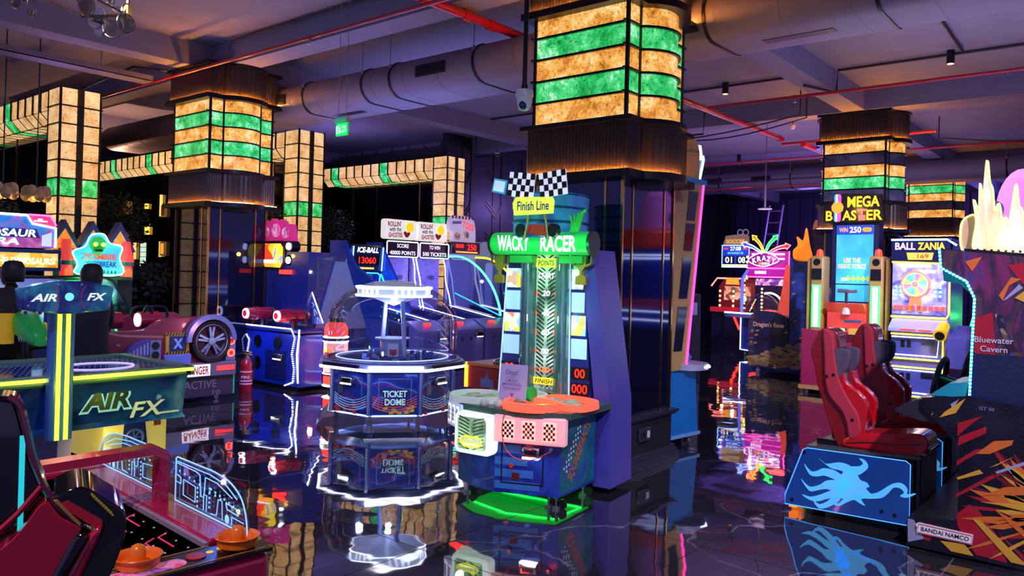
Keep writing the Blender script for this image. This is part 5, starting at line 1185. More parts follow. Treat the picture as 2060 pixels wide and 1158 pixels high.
# ================================================================ DINOSAUR GAME
t = thing('dinosaur_game', 'dinosaur shooting game with a long lit marquee and yellow sub-sign at the left edge', 'arcade game', (2.72, 9.8, 0))
obj('cabinet', MB().box(-1.0, .1, 0, .9, .9, 1.5), NAVY, t)
mqp = [(-1.0, 1.82), (.9, 1.82), (.9, 2.05), (.66, 2.09), (.6, 2.18), (-1.0, 2.18)]
mq = obj('marquee', MB().prism(mqp, 'y', -.05, .1), art('dino_marquee', [(.3, '1c3a7a'), (.48, '2f7ac0'), (.58, 'a03a8a'), (.72, 'd88ab0')], 3, distort=1.5, emit=.75), t)
obj('marquee_light', MB().tube([(p[0], -.06, p[1]) for p in [(-1.0, 2.18), (.6, 2.18), (.66, 2.09), (.9, 2.05), (.9, 1.83)]], .013, 6), W4, mq)
pk = obj('pink_wing', MB().prism([(.62, 2.18), (.84, 2.18), (.9, 2.1), (.9, 2.06), (.67, 2.1)], 'y', -.03, .08), neon('wing_pink', 'e03a6a', .8), t)
obj('wing_light', MB().tube([(.62, -.04, 2.19), (.85, -.04, 2.19), (.91, -.04, 2.08)], .01, 5), PK4, pk); obj('pale_strip', MB().box(.68, -.036, 2.115, .82, -.031, 2.13).box(.72, -.036, 2.135, .77, -.031, 2.15), WGLOW, pk)
bnd = obj('title_band', MB().prism([(-.8, 1.93), (.74, 1.93), (.7, 2.03), (-.8, 2.03)], 'y', -.056, -.05), mat('band_navy', '1c2a78', .4, emit=.3), mq); text('DINOSAUR', (.34, -.06, 1.98), FR, .72, .085, neon('title_white', 'e8ece0', 1.2), bnd, .03, .15)
text('ERA', (.37, -.06, 1.885), FR, .32, .075, neon('title_white', 'e8ece0', 1.2), mq, .03, .15); obj('tower_print', MB().prism([(.76, 1.84), (.86, 1.84), (.86, 2.0), (.76, 1.96)], 'y', -.056, -.05), neon('pale_tower', 'c8d8ec', .8), mq)
sb = obj('sub_sign', MB().box(-1.0, -.08, 1.56, .96, .06, 1.8), mat('sub_bezel', '1a2468', .3), t, bevel=.01); obj('sub_panel', MB().box(-1.0, -.09, 1.6, .92, -.08, 1.76), art('lava_panel', [(.3, 'd8901a'), (.5, 'f0c030'), (.62, 'e8a838'), (.75, 'f4e080')], 8, 'voronoi', emit=.8), sb)
text('THE DINOSAURS!', (.58, -.096, 1.67), FR, .62, .075, neon('sub_white', 'fff4dc', 1.2), sb, .025)
obj('shelf', MB().box(-1.0, -.3, 1.36, .92, .12, 1.47), mat('shelf_blue', '6f88d8', .3, emit=.2), t, bevel=.015)
obj('screen', MB().box(-1.0, .08, .85, .85, .1, 1.36), art('dino_screen', [(.3, '2a5ab8'), (.5, '6fb0e8'), (.7, 'c8e0f4')], 5, emit=.8), t)
obj('control_deck', MB().box(-1.0, -.3, .55, .85, .1, .72), NAVY, t, bevel=.02)
GRNP = mat('toy_green', '1fa046', .35, emit=.15); YELP = mat('toy_yellow', 'e8b020', .35, emit=.2)
lamp('marquee_glow', (.4, -.6, 2.0), '8aa0ff', 6, t, .1); lamp('deck_glow', (.4, -.7, 1.3), 'ffe0a0', 4, t, .1)

t = thing('toy_gun_stand', 'stand with a green crocodile gun and a yellow gun behind the air hockey table', 'toy gun', (2.247 + .826 * .6, 8.035 - .826 * .25, 0))
t.scale = (.826, .826, .826)
cr = obj('crocodile_gun', MB().loft([[(x + .52, y, z) for x, z in rr(-w_, z0, w_, z1, min(w_, (z1 - z0) / 2) * .8)] for y, w_, z0, z1 in ((-.15, .09, .95, 1.08), (-.25, .13, .85, 1.13), (-.4, .13, .82, 1.1), (-.6, .1, .78, .98), (-.72, .07, .78, .9))], True), GRNP, t, ang=60)
for x in (.46, .6): ey = obj('eye', MB().ell((x, -.4, 1.12), (.035, .03, .035)), WHITEP, cr); obj('pupil', MB().ell((x, -.425, 1.12), (.016, .012, .018)), BLACK, cr)
te = MB()
for k in range(7):
    for s_ in (-1, 1): te.cyl((.53 + s_ * (.12 - .008 * k), -.42 - .045 * k, .86), (.53 + s_ * (.12 - .008 * k), -.42 - .045 * k, .81), .014, .001, 6)
obj('teeth', te, WHITEP, cr); obj('stripe_print', MB().box(.56, -.735, .84, .6, -.715, .88), YELP, cr)
obj('stand_pole', MB().cyl((.53, -.25, -.34), (.53, -.25, .9), .035).cyl((.53, -.25, -.347), (.53, -.25, -.32), .16, n=20), BLACK, t); obj('yellow_collar', MB().cyl((.34, -.2, .78), (.34, -.2, 1.1), .09, n=12), YELP, t)
yg = obj('yellow_gun', MB().box(.68, -.45, .84, .86, -.1, .99), YELP, t, bevel=.02); obj('sight', MB().box(.73, -.4, .99, .81, -.25, 1.02), BLACK, yg); obj('clear_barrel', MB().box(.7, -.5, .79, .84, -.42, .84), mat('barrel_amber', 'a88a40', .2), yg); obj('stand_arm', MB().tube([(.53, -.25, .72), (.77, -.2, .72), (.77, -.2, .86)], .025, 8), BLACK, yg)
for o in t.children: o.location = (-.6, .25, .347)

# ================================================================ RED TABLE HOCKEY with etched wings (front left)
t = thing('maze_hockey_table', 'red table hockey game with etched blue-lit side wings at the front left', 'game table', (1.50, 2.21, 0), -4)
CRIM = mat('crimson_gloss', 'a81040', .28, coat=.4, noise=.06)
obj('cabinet', MB().prism([(-.82, .0), (.0, .0), (.0, 1.5), (-.82, 1.5)], 'z', .38, .735), CRIM, t, bevel=.03)
obj('front_panel', MB().prism([(-.82, .38), (-.02, .38), (-.04, .12), (-.78, .12)], 'y', .06, .12), CRIM, t)
for x, y in ((-.74, .1), (-.1, .1), (-.74, 1.38), (-.1, 1.38)): obj('leg', MB().box(x - .05, y - .05, .0, x + .05, y + .05, .4), BLACK, t)
ra = MB().box(-.14, .16, .735, -.0, 1.5, .76).box(-.82, .16, .735, -.7, 1.5, .76).box(-.82, 1.36, .735, 0, 1.5, .765)
obj('rail', ra, CRIM, t, bevel=.008)
obj('rail_trim', MB().box(-.155, .16, .735, -.14, 1.4, .752).box(-.7, .16, .735, -.685, 1.4, .752), mat('grey_trim', '9a909c', .3), t)
def dotsm(mt, par, nm, pts, r, z):
    q = MB()
    for x, y in pts: q.cyl((x, y, z), (x, y, z + .002), r, n=8)
    o = obj(nm, q, mt, par); return o
fld = obj('playfield', MB().box(-.69, .15, .715, -.15, 1.37, .735), mat('playfield_black', '0a0a10', .06, coat=.6), t)
lm = MB(); rnd = random.Random(9)
for k in range(9):
    x0, y0 = -.66 + .055 * k, .2 + .11 * k % .9
    for q in range(4):
        y1 = .18 + .28 * q + .03 * (k % 3); lm.tube([(x0, y1, .7365), (x0, y1 + .12, .7365), (x0 + .04, y1 + .15, .7365)], .0025, 4)
obj('field_line', lm, neon('field_magenta', 'd02a6a', .7), fld)
lm2 = MB()
for k in range(5): lm2.tube([(-.67 + .02 * k, .3 + .2 * k, .7368), (-.4 + .05 * k, .22 + .2 * k, .7368), (-.4 + .05 * k, .32 + .2 * k, .7368)], .003, 4)
obj('field_line', lm2, neon('field_blue', '4a7ae0', .8), fld)
dp = []
for k in range(7):
    for q in range(12): dp.append((-.64 + .075 * k, .2 + .09 * q))
o = dotsm(neon('field_dot', 'b090c0', .5), fld, 'field_dot', dp, .004, .736); o['kind'] = 'stuff'
deck = obj('control_deck', MB().prism([(-.82, .0), (.0, .0), (.0, .15), (-.82, .15)], 'z', .735, .745), mat('deck_black', '141016', .25), t)
obj('deck_trim', MB().box(-.8, .012, .745, -.02, .018, .747).box(-.8, .14, .745, -.15, .146, .747), mat('gold_line', 'b07a3a', .3), deck)
obj('deck_panel', MB().prism(rr(-.52, .03, -.26, .1, .03), 'z', .745, .7475), art('deck_art', [(.35, 'd03a7a'), (.5, 'e88ab0'), (.62, '6a3ab0'), (.75, 'e0c050')], 14, emit=.3), deck)
obj('deck_badge', MB().cyl((-.22, .08, .745), (-.22, .08, .749), .03, n=16), mat('badge_red', 'b01020', .3), deck)
o = dotsm(neon('deck_dot', 'f0c030', .5), deck, 'deck_dot', [(-.17, .09), (-.13, .1), (-.1, .11)], .012, .745)
# arch
ar_ = MB(); ar_.loft([[(x, y, z) for x, z in q] for y, q in ((.66, [(-.8, .93), (-.12, .945), (-.09, .93), (-.09, .74), (-.06, .74), (-.06, .95), (-.1, .975), (-.8, .96)]), (.74, [(-.8, .93), (-.12, .945), (-.09, .93), (-.09, .74), (-.06, .74), (-.06, .95), (-.1, .975), (-.8, .96)]))], True)
obj('arch', ar_, CRIM, t); obj('arch', MB().box(-.8, .66, .74, -.75, .74, .94), CRIM, t)
obj('cross_bar', MB().box(-.72, .69, .78, -.09, .7, .8), clear('bar_acrylic', (.95, .9, .9), .2, .05, .6), t)
obj('far_panel', MB().prism(rr(-.66, 1.39, -.2, 1.46, .03), 'z', .765, .77), mat('gold_panel', 'e0b030', .35, emit=.3), t)
ETCH = neon('etched_blue', '7fb8ff', 1.25)
def wing(y0, y1, flip):
    Yq = lambda u: (y0 + (y1 - y0) * u) if not flip else (y1 - (y1 - y0) * u)
    Zq = lambda v: .765 + .165 * v
    prof = [(0, 0)] + [(0, .96), (.02, 1)] + smooth([(.55, 1), (.75, .93), (.9, .72), (.97, .4), (1, .0)], 4)
    w_ = obj('etched_wing', MB().prism([(Yq(a_), Zq(b_)) for a_, b_ in prof], 'x', -.035, -.028), clear('wing_acrylic', (.72, .82, .95), .08, .03, .35), t)
    e = MB(); pt = lambda L: [(-.0365, Yq(a_), Zq(b_)) for a_, b_ in L]
    e.tube(pt(prof), .0026, 5, True)
    for L in ([(.02, .9), (.5, .9), (.72, .82), (.86, .62)], [(.02, .86), (.3, .84), (.36, .8), (.38, .35), (.42, .35), (.44, .8), (.6, .78), (.8, .6)], [(.12, .2), (.12, .55), (.3, .5), (.3, .16), (.12, .2)], [(.42, .08), (.42, .42), (.46, .42), (.46, .08)], [(.52, .08), (.6, .1), (.62, .45), (.67, .45), (.68, .06)], [(.72, .45), (.86, .42), (.88, .3), (.74, .33), (.72, .45)], [(.8, .05), (.8, .22), (.95, .2)], [(.02, .6), (.08, .56), (.08, .42), (.02, .44)]):
        e.tube(pt(L), .0017, 4)
    obj('etched_line', e, ETCH, w_)
    d_ = MB()
    for k in range(12): d_.ell((-.0365, Yq(.06 + .074 * k), Zq(.7 - .028 * k)), (.002, .005, .005), 6, 4)
    for k in range(5): d_.ell((-.0365, Yq(.33), Zq(.1 + .1 * k)), (.002, .005, .005), 6, 4); d_.ell((-.0365, Yq(.5), Zq(.2 + .1 * k)), (.002, .005, .005), 6, 4)
    for k in range(7): d_.ell((-.0365, Yq(.52 + .06 * k), Zq(.6 - .03 * k)), (.002, .005, .005), 6, 4)
    d_.ell((-.0365, Yq(.74), Zq(.13)), (.002, .016, .016), 8, 6)
    obj('etched_dot', d_, ETCH, w_)['kind'] = 'stuff'
wing(.655, .1, False); wing(.75, 1.46, False)
obj('front_badge', MB().box(-.42, -.004, .66, -.3, .0, .7), mat('gold_panel', 'e0b030', .35, emit=.3), t)
lamp('wing_glow', (.15, .7, 1.0), '6a8aff', 1.2, t, .05); lamp('rail_glow', (-.4, .8, 1.1), 'ff5a90', 1.5, t, .08)
def mallet(x, y, lab):
    c = Matrix.Translation((1.50, 2.21, 0)) @ Matrix.Rotation(R_(-4), 4, 'Z') @ Vector((x, y, .7505))
    m_ = thing('mallet', lab, 'mallet', c, 0, 'orange hockey mallets')
    OM = mat('mallet_orange', 'f07a12', .3, coat=.3, noise=.05)
    obj('base', MB().lathe([(.001, 0), (.056, 0), (.062, .006), (.064, .026), (.058, .028), (.052, .01), (.03, .008), (.001, .01)], n=28), OM, m_)
    obj('wall_flare', MB().loft([[(.05 * math.cos(a_) * k, .05 * math.sin(a_) * k, z) for a_ in (2 * math.pi * i / 28 for i in range(28))] for k, z in ((1.28, .024), (1.42, .034), (1.38, .036), (1.22, .026))], False), OM, m_)
    obj('knob', MB().lathe([(.03, .006), (.026, .014), (.0235, .03), (.024, .048), (.018, .06), (.008, .065), (.001, .066)], n=22), OM, m_)
mallet(-.085, .075, 'orange mallet at the table corner under the etched wing')
mallet(-.385, .11, 'orange mallet beside the red and black ride-on shell')

# ================================================================ RIDE-ON SHELL at the lower left corner
t = thing('ride_on_racer', 'red and black glossy ride-on shell at the lower left corner', 'arcade ride', (.628, 1.612, 0), -20.7)
def U(pts): return [((px - 120) * .000823, 1.05 + (1158 - py) * .00095) for px, py in pts]
REDG = mat('fairing_red', 'a80c2c', .12, coat=.8, noise=.05); BLKG = mat('fairing_black', '08080c', .08, coat=.8)
sd_ = U([(-90, 780), (5, 787), (25, 802), (38, 840), (50, 895), (75, 962), (110, 1010), (150, 1045), (160, 1055), (120, 1130), (60, 1230), (-90, 1300)])
obj('shell_back', MB().prism(U(smooth([(-90, 780), (5, 787), (25, 802), (40, 850), (55, 910), (82, 975), (60, 1010), (20, 1050), (-90, 1080)], 4)), 'y', -.02, .08), BLKG, t, bevel=.02)
obj('shell_rim', MB().tube([(p[0], -.03, p[1]) for p in U(smooth([(5, 785), (27, 803), (42, 850), (57, 910), (84, 973), (115, 1015), (158, 1050)], 5))], .007, 7), mat('rim_plum', '5a1a3a', .15, coat=.6), t)
obj('fairing', MB().prism(U(smooth([(-90, 1100), (0, 1070), (40, 1035), (80, 990), (112, 1022), (150, 1047), (150, 1060), (118, 1120), (85, 1165), (20, 1260), (-90, 1300)], 4)), 'y', -.05, .05), REDG, t, bevel=.025)
obj('red_line', MB().tube([(p[0], -.035, p[1]) for p in U([(-20, 1052), (30, 1010), (74, 962)])], .006, 6), REDG, t)
obj('black_band', MB().prism(U([(140, 1062), (158, 1055), (172, 1062), (110, 1158), (60, 1240), (40, 1240)]), 'y', -.062, .03), BLKG, t, bevel=.006)
obj('red_band', MB().prism(U([(172, 1062), (186, 1052), (198, 1052), (190, 1075), (150, 1158), (110, 1240), (70, 1240)]), 'y', -.057, .03), REDG, t, bevel=.006)
obj('tail_block', MB().prism(U(smooth([(96, 985), (140, 970), (168, 975), (205, 1000), (240, 1025), (248, 1050), (240, 1100), (215, 1160), (170, 1260), (100, 1260), (150, 1158), (190, 1075), (198, 1052), (170, 1050), (110, 1000)], 3)), 'y', -.04, .12), BLKG, t, bevel=.02)
obj('tail_stripe', MB().prism(U([(110, 1000), (126, 994), (196, 1040), (198, 1052), (180, 1052)]), 'y', -.046, .122), mat('stripe_red', 'c01828', .15, coat=.6), t)
obj('gold_line', MB().prism(U([(98, 990), (106, 990), (154, 1040), (150, 1045)]), 'y', -.047, -.02), mat('gold_dull', 'a8823a', .3), t)
gp = MB()
for k in range(9): a_ = 172 + 5 * k, 984 + 5 * k; gp.prism(U([a_, (a_[0] + 4, a_[1] + 1), (a_[0] + 9, a_[1] + 9), (a_[0] + 4, a_[1] + 8)]), 'y', -.048, -.04)
obj('lettering', gp, mat('lime_ink', 'b8b030', .4), t)
obj('chassis', MB().prism([(-.15, .06), (.1, .06), (.08, .5), (.02, .98), (-.15, .98)], 'y', -.03, .08), BLACK, t, bevel=.02)
obj('floor_plate', MB().box(-.2, -.1, 0, .2, .2, .06), DARK, t)
obj('teal_reflection', MB().box(-.075, -.028, 1.14, -.066, -.02, 1.33), neon('teal_reflection_glow', '1fb0b8', 1.2), t)  # teal reflection on the dark panel, put in as a glowing strip

# ================================================================ FIRE EXTINGUISHER
t = thing('fire_extinguisher', 'red fire extinguisher on the floor beside the jeep game', 'extinguisher', (5.86, 9.35, 0))
obj('cylinder', MB().lathe([(.001, 0), (.075, 0), (.08, .02), (.08, .36), (.07, .41), (.035, .44), (.03, .46), (.001, .46)], n=24), mat('extinguisher_red', 'a81828', .25, coat=.4), t)
lb = obj('label_band', MB().lathe([(.0805, .1), (.0815, .11), (.0815, .3), (.0805, .31)], n=24), mat('label_red', 'b02a38', .4), t)
text('FIRE', (-.05, -.07, .21), ((.77, -.64, 0), (0, 0, 1)), .11, .035, WPRINT, lb, .02)
for z in (.28, .16, .12): obj('print_line', MB().lathe([(.0818, z - .008), (.082, z), (.0818, z + .008)], n=24, cap=False), WPRINT, lb)
vl = obj('valve', MB().cyl((0, 0, .46), (0, 0, .5), .025), CHROME, t); obj('lever', MB().box(-.02, -.1, .5, .02, .04, .515).box(-.02, -.09, .53, .02, .04, .545), mat('lever_brass', 'b09a40', .3, .7), vl)
obj('hose', MB().tube(smooth([(.03, 0, .48), (.1, -.02, .44), (.105, 0, .3), (.095, 0, .15)], 5), .012, 7), BLACK, t)

# ================================================================ PEOPLE seen from behind
SKIN = mat('skin', 'b07a5a', .5)
def person(name_label, x, y, rz, hgt, coat, legs, hair_long):
    t = thing('person', name_label, 'person', (x, y, 0), rz); k = hgt / 1.7
    J = {'pel': (0, 0, .92, .135), 'wst': (0, 0, 1.06, .125), 'chs': (0, .0, 1.28, .145), 'shc': (0, 0, 1.4, .11), 'nk': (0, -.01, 1.47, .055), 'nk2': (0, -.01, 1.53, .055)}
    E = [('pel', 'wst'), ('wst', 'chs'), ('chs', 'shc'), ('shc', 'nk'), ('nk', 'nk2')]
    for s_, n_ in ((-1, 'l'), (1, 'r')):
        J.update({'hip' + n_: (s_ * .09, 0, .86, .095), 'kn' + n_: (s_ * .1, .02, .48, .06), 'an' + n_: (s_ * .1, -.01, .09, .04), 'to' + n_: (s_ * .11, .13, .04, .035),
                  'sh' + n_: (s_ * .18, 0, 1.38, .065), 'el' + n_: (s_ * .25, .03, 1.12, .045), 'wr' + n_: (s_ * .2, .24, .98, .032), 'ha' + n_: (s_ * .17, .3, .97, .035)})
        E += [('pel', 'hip' + n_), ('hip' + n_, 'kn' + n_), ('kn' + n_, 'an' + n_), ('an' + n_, 'to' + n_), ('shc', 'sh' + n_), ('sh' + n_, 'el' + n_), ('el' + n_, 'wr' + n_), ('wr' + n_, 'ha' + n_)]
    ks = list(J); me = bpy.data.meshes.new('body'); me.from_pydata([tuple(c * k for c in J[q][:3]) for q in ks], [(ks.index(a), ks.index(b)) for a, b in E], [])
    o = bpy.data.objects.new('body', me); COL.objects.link(o); o.parent = t
    sk = o.modifiers.new('skin', 'SKIN'); sk.use_smooth_shade = True; sv_ = me.skin_vertices[0].data
    for i, q in enumerate(ks): sv_[i].radius = (J[q][3] * k * (1.15 if q in ('chs', 'wst', 'pel') else 1), J[q][3] * k * (.8 if q in ('chs', 'wst', 'pel') else 1)); sv_[i].use_root = q == 'pel'
    o.modifiers.new('smooth', 'SUBSURF').levels = 2; o.modifiers['smooth'].render_levels = 2
    me.materials.append(coat)
    c_ = obj('coat', MB().loft([[(sx * math.cos(a_), sy * math.sin(a_), z) for a_ in (2 * math.pi * i / 20 for i in range(20))] for z, sx, sy in ((.62 * k, .22, .16), (.9 * k, .2, .145), (1.1 * k, .19, .13), (1.3 * k, .215, .135), (1.4 * k, .19, .11), (1.45 * k, .08, .08))], True), coat, t, ang=70)
    hd = obj('head', MB().loft([[(sx * math.cos(a_), .01 + sy * math.sin(a_) + dy, z) for a_ in (2 * math.pi * i / 20 for i in range(20))] for z, sx, sy, dy in ((1.5 * k, .04, .05, .03), (1.53 * k, .058, .075, .02), (1.58 * k, .07, .09, .01), (1.64 * k, .075, .095, 0), (1.69 * k, .06, .08, 0), (1.715 * k, .02, .03, 0))], True), SKIN, t, ang=80)
    obj('nose', MB().ell((0, .105, 1.59 * k), (.012, .018, .018), 8, 6), SKIN, hd)
    for s_ in (-1, 1): obj('eye', MB().ell((s_ * .03, .09, 1.615 * k), (.012, .008, .008), 8, 6), WHITEP, hd); obj('ear', MB().ell((s_ * .077, .0, 1.6 * k), (.012, .02, .03), 8, 6), SKIN, hd)
    obj('mouth', MB().ell((0, .1, 1.55 * k), (.022, .006, .006), 8, 6), mat('lips', '8a3a3a', .5), hd)
    rows_ = [(1.735 * k, .03, .04), (1.72 * k, .07, .085), (1.67 * k, .092, .11), (1.6 * k, .096, .11), (1.53 * k, .09, .09)]
    if hair_long: rows_ += [(1.44 * k, .1, .08), (1.34 * k, .11, .07), (1.24 * k, .08, .05)]
    obj('hair', MB().loft([[(sx * math.cos(a_), -.03 + sy * math.sin(a_) * (.75 if math.sin(a_) > 0 else 1), z) for a_ in (2 * math.pi * i / 20 for i in range(20))] for z, sx, sy in rows_], True), mat('dark_hair', '17110f', .6, bump=.3, scale=60), t, ang=80)
    for s_ in (-1, 1):
        for f_ in range(4):
            b = Vector((s_ * (.15 + .012 * f_), .31, .975 - .012 * abs(f_ - 1.5))) * k; obj('finger', MB().tube([b, b + Vector((0, .035, -.01)), b + Vector((-s_ * .005, .05, -.03 - .004 * f_))], [.009, .008, .007], 6), SKIN, t)
        b = Vector((s_ * .14, .29, .985)) * k; obj('thumb', MB().tube([b, b + Vector((-s_ * .02, .025, .005)), b + Vector((-s_ * .02, .05, -.005))], [.011, .009, .008], 6), SKIN, t)
    tr_ = MB()
    for s_ in (-1, 1): tr_.loft([[(s_ * .1 + r * math.cos(a_), y + r * math.sin(a_), z * k) for a_ in (2 * math.pi * i / 14 for i in range(14))] for z, r, y in ((.08, .06, 0), (.3, .072, .01), (.5, .08, .02), (.8, .105, 0))], True)
    obj('trousers', tr_, legs, t, ang=60)
    return t
person('person with long dark hair in a dark coat standing before the glowing ghoul sign', 3.28, 7.98, 8, 1.625, mat('coat_dark', '1a1a2a', .8), mat('jeans_dark', '1a2036', .8), True)
person('person with short dark hair standing before the dinosaur game', 2.66, 8.15, 10, 1.635, mat('coat_brown', '241c20', .8), mat('jeans_blue', '1c2a4a', .8), False)

# ================================================================ PLANTS AND RESTAURANT END
LEAF = mat('leaf_green', '2c4a38', .5, noise=.4, scale=6); BARK = mat('bark', '3a2a20', .8)
def plant(nm, lab, x, y, h, zc, rx, rz_, n, seed, lsz=.07, mt=LEAF):
    rnd = random.Random(seed); t = thing(nm, lab, 'plant', (x, y, 0))
    obj('pot', MB().lathe([(.001, 0), (.16, 0), (.2, .4), (.21, .42), (.18, .42), (.17, .36), (.001, .36)], n=18), mat('pot_dark', '1a1a20', .4), t)
    st = MB().tube(smooth([(0, 0, .35), (.03, .02, h * .5), (-.02, 0, zc)], 4), .025, 6)
    for k in range(6):
        a_ = k * 1.05; st.tube([(0, 0, zc - .35 + .08 * k), (rx * .7 * math.cos(a_), rx * .7 * math.sin(a_), zc - .1 + .1 * k)], .01, 5)
    obj('stem', st, BARK, t)
    lf = MB()
    for k in range(n):
        a_, b_, r = rnd.uniform(0, 6.283), rnd.uniform(-1, 1), rnd.random() ** .4
        q = math.sqrt(1 - b_ * b_); c = Vector((rx * r * q * math.cos(a_), rx * r * q * math.sin(a_), zc + rz_ * r * b_))
        d = Vector((rnd.uniform(-1, 1), rnd.uniform(-1, 1), rnd.uniform(-.4, 1))).normalized() * lsz * rnd.uniform(.6, 1.3); s_ = d.orthogonal().normalized() * lsz * .35
        lf.add([c, c + d * .5 + s_, c + d, c + d * .5 - s_], [(0, 1, 2, 3)])
    o = obj('foliage', lf, mt, t); o['kind'] = 'stuff'
plant('potted_tree', 'bushy potted tree right of the leftmost stone portal', 5.9, 13.3, 2.4, 2.35, .5, .5, 900, 1)
plant('potted_tree', 'bushy potted tree left of the leftmost stone portal', 4.0, 13.15, 2.3, 2.3, .42, .35, 600, 2)
plant('potted_tree', 'dark potted tree right of the middle stone portal', 9.6, 12.5, 2.5, 2.45, .45, .45, 800, 3)
plant('potted_tree', 'dark potted tree left of the middle stone portal', 8.1, 12.3, 2.5, 2.4, .35, .4, 500, 4)
plant('fern', 'low dark fern between the zombie game and the left column', 5.9, 12.3, 1.2, 1.35, .55, .35, 700, 5, .12, mat('fern_green', '142a1c', .6, noise=.4))
def on_wall(nm, lab, cat, y, z, w_, h_, mt, mt2=None, grp=None):
    t = thing(nm, lab, cat, (8.86, y, z), -90, grp)
    obj('frame' if mt2 else 'body', MB().box(-w_ / 2, -.02, -h_ / 2, w_ / 2, .03, h_ / 2), mt, t)
    if mt2: obj('picture', MB().box(-w_ / 2 + .04, -.026, -h_ / 2 + .04, w_ / 2 - .04, -.02, h_ / 2 - .04), mt2, t)
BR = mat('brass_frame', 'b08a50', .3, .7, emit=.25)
PICM = art('small_picture', [(.35, '1a1008'), (.6, '6a3a18')], 8, emit=.4)
on_wall('picture_frame', 'small brass picture frame above the gables of the zombie game', 'picture', 19.6, 3.06, .26, .3, BR, PICM)
on_wall('picture_frame', 'small brass picture frame right of the ghoul sign gables', 'picture', 19.6, 2.3, .26, .3, BR, PICM)
on_wall('picture_frame', 'small brass picture frame at the left column cap', 'picture', 17.7, 2.92, .2, .28, BR, PICM)
on_wall('picture_frame', 'glowing amber frame low beside the left column', 'picture', 17.7, 2.05, .22, .32, BR, neon('amber_glow', 'f0a040', 1.))
on_wall('wall_lamp', 'brass wall lamp glowing in the dark restaurant end, the lower one', 'lamp', 18.5, 2.48, .16, .18, neon('lamp_amber', 'ffb040', 3.))
on_wall('wall_lamp', 'brass wall lamp glowing in the dark restaurant end, the upper one', 'lamp', 18.55, 3.06, .1, .12, neon('lamp_amber', 'ffb040', 2.))
on_wall('wall_lamp', 'tall amber light line beside the left column', 'lamp', 17.85, 3.05, .04, .5, neon('line_amber', 'ffb860', 1.6))
on_wall('wall_lamp', 'short amber light line low beside the left column', 'lamp', 17.83, 2.04, .04, .35, neon('line_amber', 'ffb860', 1.6))
on_wall('wall_lamp', 'leaning amber light bar right of the zombie game', 'lamp', 19.1, 2.0, .06, .4, neon('line_amber', 'ffb860', 1.6))
t = thing('lit_window', 'narrow pale lit window in the dark restaurant end', 'window', (8.86, 18.6, 1.92), -90); obj('frame', MB().box(-.16, -.02, -.3, .16, .03, .3), BLACK, t)
for i in range(2):
    for k in range(5): obj('pane', MB().box(-.14 + .145 * i, -.03, -.28 + .113 * k, -.01 + .145 * i, -.02, -.18 + .113 * k), neon('pale_window', 'd0f0d8', .9), t)
def flower_lamp(x, y, z, lab):
    t = thing('pendant_lamp', lab, 'lamp', (x, y, z)); obj('cord', MB().cyl((0, 0, .1), (0, 0, 4.83 - z), .008, n=6), BLACK, t)
    obj('bulb', MB().ell((0, 0, 0), (.06, .06, .06)), neon('lamp_amber', 'ffb040', 3.), t)
    for k in range(8):
        a_ = R_(45 * k); obj('petal', MB().ell((.13 * math.cos(a_), .13 * math.sin(a_), .06 * (k % 2)), (.075, .075, .09), 10, 7), mat('petal_glass', 'a08a68', .25, emit=.08), t)
    lamp('bulb_glow', (0, 0, -.15), 'ffb060', 3, t)
flower_lamp(4.3, 12.3, 2.6, 'flower shaped glass lamp beside the leftmost stone portal'); flower_lamp(3.85, 12.2, 2.6, 'flower shaped glass lamp at the left edge of the hall')
# ================================================================ TWIN RACING GAME (right)
t = thing('racing_game', 'large black racing cabinet with coloured shard artwork and cyan edge light at the right', 'arcade game', (5.42, 1.18, 0), -90)
RBLK = art('racer_black_gloss', [(.35, '0a0a12'), (.55, '10101c'), (.7, '1a1a2a')], 3, rough=.25, coat=.5, bump=.12)
# side outline: x runs away from the seats, z up
outl = [(-.01, .02), (-.01, .19), (.27, .23), (.27, .68), (.06, .9), (.06, .95), (.32, .99), (.335, 1.58), (.29, 1.68), (.15, 1.76), (.14, 1.88), (1.5, 1.74), (1.5, .02)]
obj('side_panel', MB().prism(outl, 'y', 0, .04), RBLK, t)
obj('far_panel', MB().prism([(.75, .02), (.75, 1.75), (1.5, 1.68), (1.5, .02)], 'y', 2.1, 2.14), RBLK, t)
obj('screen_hood', MB().prism([(.16, 1.78), (.15, 1.86), (1.5, 1.73), (1.5, 1.6), (.6, 1.6)], 'y', .04, .55), mat('hood_black', '14141e', .3), t)
obj('back_wall', MB().box(1.1, .04, .02, 1.5, 2.1, 1.6), BLACK, t)
obj('teal_visor', MB().prism([(.15, 1.76), (.29, 1.68), (.335, 1.58), (.25, 1.66), (.16, 1.68)], 'y', .04, .3), mat('teal_plastic', '1a8aa0', .35, emit=.15), t)
dash = obj('dashboard', MB().prism([(-.1, .86), (.02, .93), (.3, 1.0), (.55, 1.02), (.55, .8), (.05, .8), (-.1, .84)], 'y', .03, .9), mat('dash_grey', '2a2a34', .35), t)
obj('dash_pod', MB().prism([(.1, .97), (.2, 1.05), (.34, 1.08), (.34, .98)], 'y', .0, .5), mat('teal_plastic', '1a8aa0', .35, emit=.15), t)
obj('lower_front', MB().box(.28, .04, .05, .4, 2.1, .8), BLACK, t); obj('step', MB().box(.0, .04, .02, .28, 2.1, .2), DARK, t)
edge = [(.06, -.006, .95), (.32, -.006, 1.0), (.335, -.006, 1.58), (.29, -.006, 1.68), (.15, -.006, 1.76), (.14, -.006, 1.88)]
bd = MB(); beads(bd, edge[1:], .022, .006); o = obj('bead_light', bd, neon('cyan_bead', '7aefff', 5.), t); o['kind'] = 'stuff'
obj('edge_light', MB().tube(edge[1:], .007, 5), neon('cyan_strip', '18c0d8', 1.8), t)
